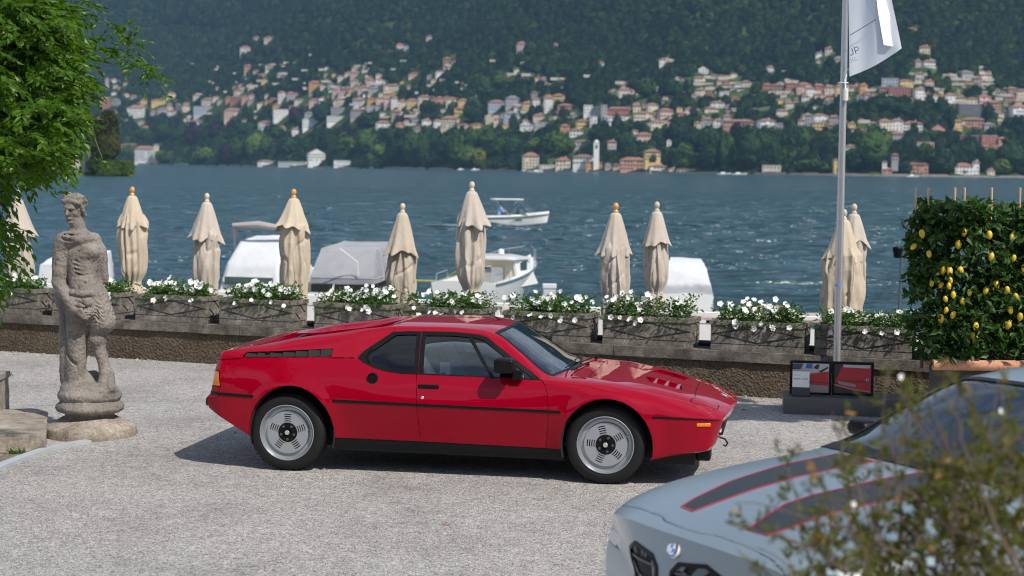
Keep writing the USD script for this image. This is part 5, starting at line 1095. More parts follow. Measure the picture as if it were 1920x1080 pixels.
def parasol(i, px, yt, yh, yb, sw, bw, back, ytie, ci, orange, label):
    d = ray(px, yt); # stand on the line of the wall
    a = wall_pt(0, back); n = np.array([WALL_N[0], WALL_N[1], 0]); t = ((a - EYE) @ n) / (d @ n); top = EYE + d * t
    sc = top[1] / FPX; zt = top[2]; Hh = zt - TZ
    def zz(y): return zt - (y - yt) * sc
    r = np.random.default_rng(900 + i); T = thing('closed_parasol', label, 'parasol', loc=(top[0], top[1], TZ), rotz=r.uniform(0, 6.28), group='closed parasols on the lower terrace')
    zf = Hh - .115; zh = zz(yh) - TZ; zb = max(zz(yb) - TZ, .35); R1, R2 = sw * sc / 2 * .90, bw * sc / 2 * .99
    zt_ = None if ytie is None else zz(ytie) - TZ
    K = 200; th = np.arange(K) / K * 2 * np.pi; ph = r.uniform(0, 6.28); nr = 8
    def rnoise(z, k, f): return meshkit.noise(np.stack([np.cos(th) * f + k * 9.1 + i * 31, np.sin(th) * f, np.full(K, z)], 1), 3 + i) - .5
    # upper skirt: eight gores hanging in soft pleats, hem rising and falling with them
    rows = []; n1 = 30; pk = np.cumsum(r.uniform(.6, 1.4, 8)); pk = pk / pk[-1] * 2 * np.pi + ph; am = r.uniform(.5, 1.3, 8)
    def dist(c): return np.abs((th - c + np.pi) % (2 * np.pi) - np.pi)
    pleat = sum(a_ * np.exp(-(dist(c) / .23) ** 2) for a_, c in zip(am, pk)) - .45
    lean = .22 * np.cos(th - r.uniform(0, 6.28)) + .10 * np.cos(2 * th - r.uniform(0, 6.28))
    for j in range(n1):
        s = j / (n1 - 1); base = .052 * min(1, s * 10 + .55) + (R1 * 1.0 - .052) * s ** .86
        rad = base * (1 + (.03 + .20 * s ** 1.3) * pleat + .8 * s ** 1.5 * lean * .55 + .10 * s * rnoise(s * 2, 2, 3.2)) + .035 * max(0, s - .8) * 5 * np.clip(pleat, -.2, 1)
        z = zf - (zf - zh) * s + s ** 4 * (.10 * rnoise(0, 3, 1.2) - .045 * pleat + .07 * lean)
        rows.append(np.stack([rad * np.cos(th), rad * np.sin(th), z], 1))
    rim = rows[-1].copy(); rim[:, :2] *= .95; rim[:, 2] += .010; inn = rows[-4].copy(); inn[:, :2] *= .84; inn[:, 2] += .02
    rows = [np.repeat([[0, 0, zf + .012]], K, 0)] + rows + [rim, inn]
    obj('upper_canopy', (np.vstack(rows), grid_faces(len(rows), K, True)[:, ::-1]), CLOTHS[ci], T, smooth=True)
    # lower folds
    rows = []; n2 = 96; ztop = zh + .16
    m2 = 12; c2 = np.cumsum(r.uniform(.6, 1.5, m2)); c2 = c2 / c2[-1] * 2 * np.pi; a2 = r.uniform(.5, 1.4, m2); dr = r.normal(size=m2) * .35; wd = r.uniform(.09, .20, m2)
    for j in range(n2):
        s = j / (n2 - 1); z = ztop + (zb - ztop) * s
        w = np.interp(s, [0, .10, .30, .58, .82, 1], [.72, .97, 1.05, 1.06, .97, .90])
        if zt_ is not None:
            q = (z - zt_); w *= 1 - .36 * math.exp(-(q / .10) ** 2); w = w * (1.0 if q > 0 else 1 + .25 * min(1, -q / .12))
        fold = sum(a_ * np.exp(-(dist(c + d_ * math.sin(2.4 * s + 1.3 * k_)) / (w_ * (1 + .4 * math.sin(4 * s + k_)))) ** 2) for k_, (a_, c, d_, w_) in enumerate(zip(a2, c2, dr, wd)))
        sag = .5 * (meshkit.noise(np.stack([np.cos(th) * 1.1 + i * 5, np.sin(th) * 1.1, np.full(K, s * 3.0 - .9 * np.cos(th + i))], 1), 77) - .5)
        rad = R2 * w * (.82 + .17 * np.minimum(fold, 1.15) + .24 * rnoise(s * 1.3, 5, 1.2) + .4 * sag + .10 * rnoise(s * 6, 7, 5) - .16 * np.maximum(0, .10 - np.abs(meshkit.noise(np.stack([th * 1.6 + i * 3, np.full(K, s * 3.2) + .35 * th, np.full(K, 2.0)], 1), 5) - .5)) / .10 * .5)
        rows.append(np.stack([rad * np.cos(th), rad * np.sin(th), np.full(K, z)], 1))
    e = rows[-1].copy(); e[:, :2] *= .8; e[:, 2] += .02; rows.append(e)
    obj('lower_canopy', (np.vstack(rows), grid_faces(len(rows), K, True)[:, ::-1]), CLOTHS[ci], T, smooth=True)
    W = WOOD_O if orange else WOOD_P
    obj('finial', lathe([(.030, zf - .02), (.034, zf + .008), (.030, zf + .018), (.022, zf + .03), (.022, zf + .036), (.032, zf + .055), (.035, zf + .075), (.028, zf + .10), (.012, zf + .114), (0, zf + .116)], 20), W, T, smooth=40)
    obj('pole', rod((0, 0, 0), (0, 0, zf), .024, 12), WOOD_P, T, smooth=40)
    obj('foot', lathe([(0, .07), (.05, .07), (.22, .05), (.25, .0)], 24), GREY_PLASTIC, T, smooth=30)
    if zt_ is not None:
        tt = np.linspace(0, 2 * np.pi, 25); obj('tie', tube(np.stack([R2 * .56 * np.cos(tt), R2 * .56 * np.sin(tt), zt_ + .01 * np.sin(3 * tt)], 1), .011, 6, False), CLOTHS[ci], T, smooth=True)
for i, a in enumerate(UMB): parasol(i, *a)

# ================================================================== JETTY AND BOATS
JWOOD = plain('jetty_plank', (.42, .33, .29), .8, vary=.2, vscale=4)
jet = thing('jetty', 'weathered pinkish wooden jetty behind the white fence', 'jetty', loc=(0, 42.8, -1.30), rotz=-.10)
for k in range(120):
    x = -24 + k * .45; obj('plank', box(x, x + .435, 0, 2.1, rr.uniform(-.004, .004), .06), JWOOD, jet, smooth=False)
for k in range(10): obj('pile', rod((-23 + k * 5.6, 1.0, -3), (-23 + k * 5.6, 1.0, 0), .13, 10), BARK, jet)
GEL = plain('gelcoat', (.70, .70, .68), .25, coat=.5, vary=.05, vscale=1.5); TARP_W = plain('tarp_white', (.52, .54, .56), .7, bump=.7, bscale=2.2, vary=.16, vscale=1.2); TARP_G = plain('tarp_grey', (.25, .26, .28), .75, bump=.6, bscale=2.2, vary=.18, vscale=1.0); CANV = plain('bimini_grey', (.30, .28, .28), .8)
STEEL = plain('boat_steel', (.6, .6, .6), .25, metal=1); BGLASS = plain('boat_glass', (.03, .06, .06), .08, coat=.6); TRIMG = plain('boat_trim', (.09, .16, .17), .4)
def hull_mesh(L, B, fs, fb, draft=.35):
    n = 26; rows = []
    for k in range(n):
        s = k / (n - 1); b = B / 2 * (1 - s ** 3.0) ** .8 * (1 - .10 * (1 - s)); b = max(b, .012); sh = fs + (fb - fs) * s ** 1.6; x = s * L + .0
        fl = .74 - .35 * s ** 2; ch = -.02 + .30 * s ** 2.5 * fb
        kz = -draft + (draft + fb * .55) * s ** 4
        pts = [(0, kz), (b * fl * .5, kz * .55 + ch * .45), (b * fl, ch), (b * (fl + (1 - fl) * .6), (ch + sh) / 2), (b, sh), (b * .90, sh + .03), (0, sh + .06 + .05 * s)]
        rows.append(np.array([[x + .22 * L / 6 * (z - 0) * s, y, z] for y, z in pts]))
    G = np.array(rows); M = G[:, 1:-1][:, ::-1].copy(); M[:, :, 1] *= -1; Rr = np.concatenate([G, M], 1); K = Rr.shape[1]
    v = np.vstack([Rr.reshape(-1, 3), Rr[0].mean(0), Rr[-1].mean(0)]); f = grid_faces(n, K, True); j = np.arange(K); j2 = (j + 1) % K; e = (n - 1) * K
    f = np.vstack([f, np.stack([np.full(K, n * K), j2, j], 1), np.stack([np.full(K, n * K + 1), e + j, e + j2], 1)])
    if np.einsum('ij,ij->i', v[f[:, 0]], np.cross(v[f[:, 1]], v[f[:, 2]])).sum() < 0: f = f[:, ::-1]
    return v, f
def sheer(L, B, fs, fb, out=.012):
    s = np.linspace(0, .985, 18); b = B / 2 * (1 - s ** 3.0) ** .8 * (1 - .10 * (1 - s)); z = fs + (fb - fs) * s ** 1.6; x = s * L + .22 * L / 6 * z * s
    p = np.stack([x, b + out, z], 1); q = p[::-1] * [1, -1, 1]; return np.vstack([p, q])
def boat_at(name, label, cat_, px, yw, heading, group=None):
    P = at_z(px, yw, WATER_Z); return thing(name, label, cat_, loc=P, rotz=math.pi / 2 - heading, group=group), P
def frustum(x0, x1, y0, z0, X0, X1, Y0, z1):
    return Manifold.hull_points(np.array([[x0, -y0, z0], [x0, y0, z0], [x1, -y0, z0], [x1, y0, z0], [X0, -Y0, z1], [X0, Y0, z1], [X1, -Y0, z1], [X1, Y0, z1]], float))
# white cabin cruiser
T, P = boat_at('cabin_boat', 'white cabin cruiser with open wheelhouse door behind the tallest parasol', 'boat', 868, 597, .33)
L, B = 5.9, 2.25
hl = man(hull_mesh(L, B, 1.02, 1.50)) - man(box(.25, 2.5, -.86, .86, .45, 3))
obj('hull', hl, GEL, T, smooth=28)
obj('rubbing_strake', tube(sheer(L, B, 1.02, 1.50), .028, 6), TRIMG, T)
wh = frustum(2.35, 4.25, .92, .8, 2.30, 3.45, .80, 1.66); wi = frustum(2.0, 4.05, .84, .72, 2.0, 3.32, .74, 1.58)
wcut = man(box(2.7, 3.35, -2, 2, 1.27, 1.55)) + man(xf(box(3.0, 5, -.68, .68, 1.30, 1.56)))
obj('wheelhouse', wh - wi - wcut, GEL, T, smooth=False)
obj('wheelhouse_roof', Manifold.hull_points(np.array([(x, y, z) for x, z0_, z1_ in ((1.95, 1.64, 1.70), (2.8, 1.66, 1.78), (3.62, 1.60, 1.66)) for y, k_ in ((-.90, 0), (-.55, 1), (.55, 1), (.90, 0)) for z in (z0_, z1_ - .05 * (1 - k_))], float)), GEL, T)
obj('side_window', box(2.71, 3.34, -.845, -.835, 1.28, 1.54), BGLASS, T, smooth=False); obj('side_window', box(2.71, 3.34, .835, .845, 1.28, 1.54), BGLASS, T, smooth=False)
obj('bulkhead', man(box(2.36, 2.40, -.80, .80, .55, 1.60)) - man(box(2.3, 2.5, -.02, .40, .4, 1.42)), plain('boat_cream', (.60, .56, .46), .6), T, smooth=False)
obj('door_leaf', box(2.30, 2.34, -.42, -.04, .50, 1.40), GEL, T, smooth=False)
obj('cockpit_sole', box(.26, 2.36, -.84, .84, .46, .48), plain('boat_cream', 0, 0), T, smooth=False)
for s in (-1, 1):
    obj('rail', cat([tube([(4.1, s * .82, 1.28), (4.15, s * .82, 1.66), (5.1, s * .55, 1.80), (5.95, s * .10, 1.88)], .016, 6), rod((4.7, s * .68, 1.36), (4.7, s * .68, 1.74), .014, 6), rod((5.3, s * .42, 1.44), (5.3, s * .42, 1.82), .014, 6)]), STEEL, T)
    obj('stern_rail', tube([(.1, s * .9, 1.04), (.15, s * .9, 1.28), (1.2, s * .98, 1.33), (1.3, s * .98, 1.08)], .016, 6), STEEL, T)
obj('fender', xf(lathe([(0, 0), (.09, .04), (.11, .2), (.09, .38), (0, .42)], 12), t=(4.6, .45, 1.42)), WHITE_PAINT, T)
# boats under covers
def covered(name, label, px, yw, heading, L, B, cover, pts, extra=None):
    T, P = boat_at(name, label, 'boat', px, yw, heading); obj('hull', hull_mesh(L, B, .78, 1.1), GEL, T, smooth=28)
    m = Manifold.hull_points(np.array(pts, float)).refine_to_length(.12); v, f = vf(m)
    v = v + (np.stack([meshkit.fbm(v * 2.2 + 7 * k, 3, 5 + k) for k in range(3)], 1) - .5) * .07; obj('cover', (v, f), cover, T, smooth=50)
    zc = v[:, 2]; lo_, hi_ = zc.min(), zc.max()
    for q_ in (.33, .66):                                               # seams and the hem line with its cord
        xs = v[:, 0].min() + q_ * (v[:, 0].max() - v[:, 0].min()); sec = trimesh.Trimesh(v, f, process=False).section(plane_origin=[xs, 0, 0], plane_normal=[1, 0, 0])
        if sec is not None:
            p = max(sec.discrete, key=len); obj('seam', tube(p[:-1:2], .012, 4, False), plain('seam_grey', (.32, .33, .35), .8), T)
    sec = trimesh.Trimesh(v, f, process=False).section(plane_origin=[0, 0, lo_ + .16 * (hi_ - lo_)], plane_normal=[0, 0, 1])
    if sec is not None: p = max(sec.discrete, key=len); obj('hem_cord', tube(p[:-1:2], .016, 4, False), plain('seam_grey', 0), T)
    return T
def sym(p): return [(x, s * y, z) for x, y, z in p for s in (-1, 1)]
T = covered('covered_boat', 'boat under a white cover with rolled grey bimini, left of the fourth parasol', 447, 600, .26, 5.6, 2.0, TARP_W, sym([(.7, .92, .72), (4.4, .70, .95), (1.6, .62, 2.2), (2.7, .60, 2.32), (1.0, .82, 1.5), (4.9, .35, 1.1)]))
tb = tube([(2.3, -.85, .85), (1.7, -.88, 1.9), (1.5, -.78, 2.55), (1.45, 0, 2.66), (1.5, .78, 2.62), (1.7, .88, 1.9), (2.3, .85, .85)], [.025, .025, .11, .12, .11, .025, .025], 10); obj('rolled_bimini', tb, CANV, T)
obj('stern_window', box(.70, .74, -.75, .75, .95, 1.18), BGLASS, T, smooth=False)
fl = obj('flag_staff', rod((.1, .9, .8), (.1, .9, 1.75), .014, 6), STEEL, T)
for k, c in enumerate([(.05, .30, .12), (.75, .75, .72), (.55, .06, .05)]): obj('flag_band', box(.10, .12, .80 - .0, .98, 1.58 - k * .14, 1.70 - k * .14), plain(('flag_green', 'flag_white', 'flag_red')[k], c, .8), T, smooth=False)
T = covered('canopy_boat', 'white motor boat under a grey canvas canopy right of the fourth parasol', 636, 603, .20, 5.8, 2.2, TARP_G, sym([(.25, .95, 1.06), (.25, .95, 1.28), (.9, .82, 2.02), (3.0, .78, 2.16), (3.35, .86, 1.95), (3.25, .95, 1.2)]))
obj('side_glass', frustum(3.28, 4.3, 1.0, 1.05, 3.28, 3.55, .92, 1.85), BGLASS, T, smooth=False)
obj('rail', cat([tube([(4.0, s * .98, 1.0), (4.1, s * .95, 1.5), (5.6, s * .45, 1.6), (6.2, 0, 1.62)], .016, 6) for s in (-1, 1)]), STEEL, T)
obj('cockpit_opening', box(.02, .20, -.85, .85, .82, 1.05), BLACK_MATT, T, smooth=False)
obj('deck_line', tube([(.2, -.5, 1.3), (.1, -.5, 1.7), (-.3, -.1, 2.1)], .015, 6), WHITE_PAINT, T)
T = covered('wrapped_boat', 'boat shrink-wrapped in white sheeting right of the eighth parasol', 1286, 606, .08, 4.6, 1.75, TARP_W, sym([(.1, .8, .25), (.0, .70, 1.1), (.25, .58, 1.55), (1.6, .45, 1.80), (3.2, .55, 1.55), (4.4, .2, 1.1), (2.2, .84, .55)]))
T = covered('tarp_boat', 'boat under a pale tarpaulin between the leftmost parasol and the statue', 124, 590, .0, 4.6, 1.8, TARP_W, sym([(.1, .9, .4), (.2, .8, 1.45), (2.6, .7, 1.75), (4.6, .3, 1.1), (1.5, 1.0, .6)]))
obj('mooring_bow', tube([(.0, -.9, .3), (.1, -.85, 1.35), (.0, -.5, 1.1), (.0, -.45, .3)], .03, 8), BLACK_TRIM, T)
# motor boat under way
T, P = boat_at('motor_boat', 'small white motor boat with raised bimini under way beyond the tallest parasol', 'boat', 897, 423, 1.38)
obj('hull', man(hull_mesh(5.2, 2.0, .72, 1.0)) - man(box(.4, 3.2, -.75, .75, .35, 3)), GEL, T, smooth=28)
obj('hull_stripe', tube(sheer(5.2, 2.0, .72, 1.0) - [0, 0, .10], .05, 6), TRIMG, T)
obj('windscreen', frustum(3.0, 3.6, .8, .8, 3.0, 3.15, .6, 1.25), BGLASS, T, smooth=False)
obj('bimini', rbox(1.0, 3.3, -.85, .85, 1.93, 2.03, .05), TARP_W, T)
for s in (-1, 1): obj('bimini_frame', cat([rod((1.1, s * .8, 1.95), (2.2, s * .9, .8), .02, 6), rod((3.2, s * .8, 1.95), (2.2, s * .9, .8), .02, 6), rod((3.2, s * .8, 1.95), (4.2, s * .75, .9), .015, 6)]), STEEL, T)
obj('outboard', rbox(-.35, .0, -.2, .2, .2, 1.05, .08), BLACK_TRIM, T)
obj('wash', (np.array([[-6, -.8, .02], [-6, .8, .02], [0, .7, .05], [0, -.7, .05], [5.0, -.2, .05], [5.0, .2, .05]], float), np.array([[0, 1, 2], [0, 2, 3], [3, 2, 5], [3, 5, 4]])), plain('foam', (.20, .25, .29), .9), T, smooth=False)
def seated_figure(loc, rz, shirt, label):
    T = thing('person', label, 'person', loc=loc, rotz=rz)
    J = dict(pel=(0, 0, .0, .15), chest=(.06, 0, .42, .16), neck=(.08, 0, .60, .06), head=(.11, 0, .74, .105), ls=(.06, .19, .50, .07), rs=(.06, -.19, .50, .07), le=(.22, .24, .26, .05), re=(.22, -.24, .26, .05), lh=(.45, .14, .32, .04), rh=(.45, -.14, .32, .04), lk=(.48, .12, .02, .075), rk=(.48, -.12, .02, .075), lf=(.52, .12, -.42, .05), rf=(.52, -.12, -.42, .05))
    def bone(a, b): return Manifold.batch_hull([Manifold.sphere(J[k][3], 16).translate(J[k][:3]) for k in (a, b)])
    up = bone('pel', 'chest') + bone('ls', 'rs') + bone('chest', 'neck') + bone('ls', 'le') + bone('rs', 're'); low = bone('pel', 'lk') + bone('pel', 'rk') + bone('lk', 'lf') + bone('rk', 'rf')
    body = bone('neck', 'head') + bone('le', 'lh') + bone('re', 'rh') + up + low; v, f = vf(body.refine_to_length(.05))
    obj('body', (v, f), plain('skin', (.45, .27, .19), .6), T, smooth=40)
    v, f = vf(up.refine_to_length(.05)); obj('shirt', (v + vnormals(v, f) * .012, f), plain('shirt_blue', shirt, .8), T, smooth=40)
    v, f = vf(low.refine_to_length(.05)); obj('trousers', (v + vnormals(v, f) * .010, f), plain('trousers_dark', (.03, .035, .05), .8), T, smooth=40)
    h = Manifold.sphere(.112, 20).translate((.10, 0, .765)) - man(box(.12, .5, -.3, .3, .3, .80)); obj('hair', h, plain('hair_dark', (.03, .02, .015), .7), T, smooth=40)
cB, sB = math.cos(math.pi / 2 - 1.38), math.sin(math.pi / 2 - 1.38)
def in_boat(x, y, z): return (P[0] + x * cB - y * sB, P[1] + x * sB + y * cB, P[2] + z)
seated_figure(in_boat(1.55, -.25, .82), math.pi / 2 - 1.38, (.22, .36, .66), 'person in a light blue shirt seated at the helm of the motor boat')
obj_b = thing('stern_seat', 'seat box in the motor boat under the person', 'seat', loc=in_boat(1.50, -.25, 0), rotz=math.pi / 2 - 1.38); obj('seat_box', rbox(-.25, .25, -.4, .4, .36, .68, .03), GEL, obj_b); obj('cushion', rbox(-.24, .24, -.38, .38, .68, .74, .02), TARP_G, obj_b)
# far small boats
for px, yw, hd, Lf, mast, lab in [(858, 319, 1.4, 6, 0, 'tiny white boat moored left of the yellow shore tree'), (883, 319.5, 1.3, 8, 1, 'tiny white sailing boat with bare mast beside the yellow shore tree'), (973, 320, 1.3, 9, 0, 'tiny white boat moored left of the lakeside villas'), (1018, 324, -1.45, 11, 0, 'tiny white speedboat passing before the lakeside villas'), (1178, 323.5, 1.4, 9, 0, 'tiny white boat moored under the long peach house'), (1345, 327.5, 1.5, 10, 0, 'tiny white boat, left one of the moored pair right of the parasols'), (1372, 328, 1.5, 11, 0, 'tiny white boat, right one of the moored pair right of the parasols'), (352, 309.5, 1.4, 9, 1, 'tiny white boat with mast moored by the third parasol'), (1700, 332, 1.5, 9, 0, 'tiny white boat moored left of the lemon hedge')]:
    d = ray(px, yw); T = thing('far_boat', lab, 'boat', loc=at_z(px, yw, WATER_Z), rotz=math.pi / 2 - hd, group='small boats at the far shore')
    obj('hull', hull_mesh(Lf, Lf * .33, .9, 1.5), GEL, T, smooth=False); obj('cabin', frustum(Lf * .25, Lf * .65, Lf * .12, 1.0, Lf * .3, Lf * .55, Lf * .1, 2.0), GEL, T, smooth=False)
    if mast: obj('mast', rod((Lf * .5, 0, 1), (Lf * .5, 0, 11), .10, 6), STEEL, T)
# jetty furniture
P = at_z(1031, 588, -1.24)
T = thing('service_post', 'grey service pedestal standing on the jetty right of the cabin boat', 'pedestal', loc=(P[0], 43.8, -1.24)); obj('cabinet', rbox(-.16, .16, -.12, .12, 0, .58, .015), plain('pedestal_grey', (.38, .42, .45), .4), T); obj('lid', rbox(-.18, .18, -.14, .14, .58, .70, .02), plain('pedestal_lid', (.48, .50, .53), .4), T)
P = at_y(1680, 590, 27.0)
T = thing('lamp_post', 'thin dark lamp post between the flagpole and the lemon hedge', 'lamp post', loc=(P[0], P[1], TZ - .4)); hz = at_y(1687, 476, 27.0)[2] - TZ + .4; obj('pole', rod((0, 0, -2), (.06, 0, hz), .028, 10, .022), plain('dark_post', (.12, .14, .15), .4, metal=.6), T); obj('lamp_head', lathe([(.0, hz + .12), (.075, hz + .115), (.085, hz + .09), (.06, hz - .06), (.0, hz - .07)], 14), BLACK_TRIM, T)
P = at_z(1446, 578, WATER_Z); obj('float_line', tube([P + [-.6, 0, .02], P + [0, .1, .05], P + [.6, .15, .02]], .04, 8), plain('float_orange', (.6, .22, .10), .6), label='short orange float line on the water right of the wrapped boat', cat='float')
P = at_z(780, 538, WATER_Z); obj('mooring_line', tube([P + [-.9, 2.0, .5], P + [0, .6, .18], P + [.9, -.6, .25], P + [1.6, -1.6, .7]], .045, 8), plain('line_yellow', (.55, .48, .10), .7), label='yellow and dark mooring line left of the cabin boat', cat='rope')
P = at_z(127, 337, WATER_Z); obj('white_buoy', xf(lathe([(0, -.3), (.5, -.1), (.62, .3), (.45, .75), (0, .95)], 16), t=P), WHITE_PAINT, label='round white buoy on the lake above the statue head', cat='buoy', smooth=40)
# ================================================================== STATUE
def surface_nets(D, o, h):
    s = D < 0; nx, ny, nz = D.shape
    c = np.zeros((nx - 1, ny - 1, nz - 1), np.int8)
    for a in (0, 1):
        for b in (0, 1):
            for d in (0, 1): c += s[a:nx - 1 + a, b:ny - 1 + b, d:nz - 1 + d]
    cells = np.argwhere((c > 0) & (c < 8)); idx = -np.ones(c.shape, int); idx[tuple(cells.T)] = np.arange(len(cells))
    acc = np.zeros((len(cells), 3)); cnt = np.zeros(len(cells))
    cor = [(a, b, d) for a in (0, 1) for b in (0, 1) for d in (0, 1)]
    for p in cor:
        for ax in range(3):
            if p[ax]: continue
            q = list(p); q[ax] = 1
            v0 = D[tuple((cells + p).T)]; v1 = D[tuple((cells + q).T)]; m = (v0 < 0) != (v1 < 0); t = np.where(m, v0 / np.where(m, v0 - v1, 1), 0)
            pt = np.tile(np.array(p, float), (len(cells), 1)); pt[:, ax] = t; acc += pt * m[:, None]; cnt += m
    V = o + (cells + acc / cnt[:, None]) * h; F = []
    for ax in range(3):
        b, d = (ax + 1) % 3, (ax + 2) % 3
        sl0 = [slice(None)] * 3; sl1 = [slice(None)] * 3; sl0[ax] = slice(0, -1); sl1[ax] = slice(1, None)
        e = np.argwhere(s[tuple(sl0)] != s[tuple(sl1)]); e = e[(e[:, b] > 0) & (e[:, d] > 0) & (e[:, b] < D.shape[b] - 1) & (e[:, d] < D.shape[d] - 1)]
        def at(db, dd): q = e.copy(); q[:, b] -= db; q[:, d] -= dd; return idx[tuple(q.T)]
        Q = np.stack([at(1, 1), at(0, 1), at(0, 0), at(1, 0)], 1); flip = ~s[tuple(e.T)]; Q[flip] = Q[flip][:, ::-1]; F.append(Q[(Q >= 0).all(1)])
    F = np.vstack(F); return V, np.vstack([F[:, [0, 1, 2]], F[:, [0, 2, 3]]])
class Sculpt:
    def __init__(s, lo, hi, h):
        s.lo, s.h = np.array(lo, float), h; n = np.ceil((np.array(hi) - lo) / h).astype(int) + 1
        s.ax = [lo[k] + np.arange(n[k]) * h for k in range(3)]; s.D = np.full(n, 1.0, np.float32)
    def sub(s, lo, hi, pad):
        return tuple(slice(max(0, int((lo[k] - pad - s.lo[k]) / s.h)), max(1, int((hi[k] + pad - s.lo[k]) / s.h) + 2)) for k in range(3))
    def grid(s, sl): return np.meshgrid(*[s.ax[k][sl[k]] for k in range(3)], indexing='ij')
    def put(s, sl, d, k, op):
        D = s.D[sl]
        if op == 'add': h = np.clip(.5 + .5 * (D - d) / k, 0, 1); s.D[sl] = D * (1 - h) + d * h - k * h * (1 - h)
        else: h = np.clip(.5 - .5 * (D + d) / k, 0, 1); s.D[sl] = D * (1 - h) - d * h + k * h * (1 - h)
    def cone(s, a, b, r1, r2, k=.03, op='add'):
        a, b = np.array(a, float), np.array(b, float); R = max(r1, r2); sl = s.sub(np.minimum(a, b) - R, np.maximum(a, b) + R, k * 2 + .03)
        X = np.stack(s.grid(sl), -1) - a; ab = b - a; t = np.clip((X @ ab) / (ab @ ab), 0, 1)
        s.put(sl, np.linalg.norm(X - t[..., None] * ab, axis=-1) - (r1 + (r2 - r1) * t), k, op)
    def ell(s, c, r, k=.03, op='add', rot=None):
        c, r = np.array(c, float), np.array(r, float); sl = s.sub(c - r.max(), c + r.max(), k * 2 + .03); X = np.stack(s.grid(sl), -1) - c
        if rot is not None: X = X @ np.asarray(rot)
        q = np.linalg.norm(X / r, axis=-1); g = np.linalg.norm(X / r ** 2, axis=-1); s.put(sl, q * (q - 1) / np.maximum(g, 1e-6), k, op)
    def line(s, pts, r, k=.012, op='cut'):
        for a, b in zip(pts[:-1], pts[1:]): s.cone(a, b, r, r, k, op)
STATUE_STONE = mat('statue_stone', {
    'tc': ('texture_coordinate', {}), 'n': ('noise_texture', {'scale': 5.0, 'detail': 9.0, 'roughness': .65}), 'f': ('noise_texture', {'scale': 42.0, 'detail': 6.0, 'roughness': .7}), 'v': ('voronoi_texture', {'scale': 34.0}),
    'r': ('rgb_ramp', {'ramp': [(.25, (.12, .108, .096)), (.5, (.185, .167, .15)), (.75, (.265, .243, .22))]}), 'fr': ('rgb_ramp', {'ramp': [(.34, (.50, .48, .46)), (.46, (1, 1, 1)), (.8, (1.12, 1.1, 1.08))]}), 'vr': ('rgb_ramp', {'ramp': [(.0, (.55, .53, .5)), (.22, (1, 1, 1))]}),
    'm1': ('mix', {'mix_type': 'multiply', 'fac': 1.0}), 'm2': ('mix', {'mix_type': 'multiply', 'fac': .35}), 'h': ('math', {'math_type': 'add'}), 'b': ('bump', {'strength': .8, 'distance': .008}), 'p': ('principled_bsdf', {'roughness': .92, 'specular_ior_level': .2})},
    [('tc.object', 'n.vector'), ('tc.object', 'f.vector'), ('tc.object', 'v.vector'), ('n.fac', 'r.fac'), ('f.fac', 'fr.fac'), ('v.distance', 'vr.fac'), ('r.color', 'm1.color1'), ('fr.color', 'm1.color2'), ('m1.color', 'm2.color1'), ('vr.color', 'm2.color2'), ('m2.color', 'p.base_color'),
     ('f.fac', 'h.value1'), ('v.distance', 'h.value2'), ('h.value', 'b.height'), ('b.normal', 'p.normal')])
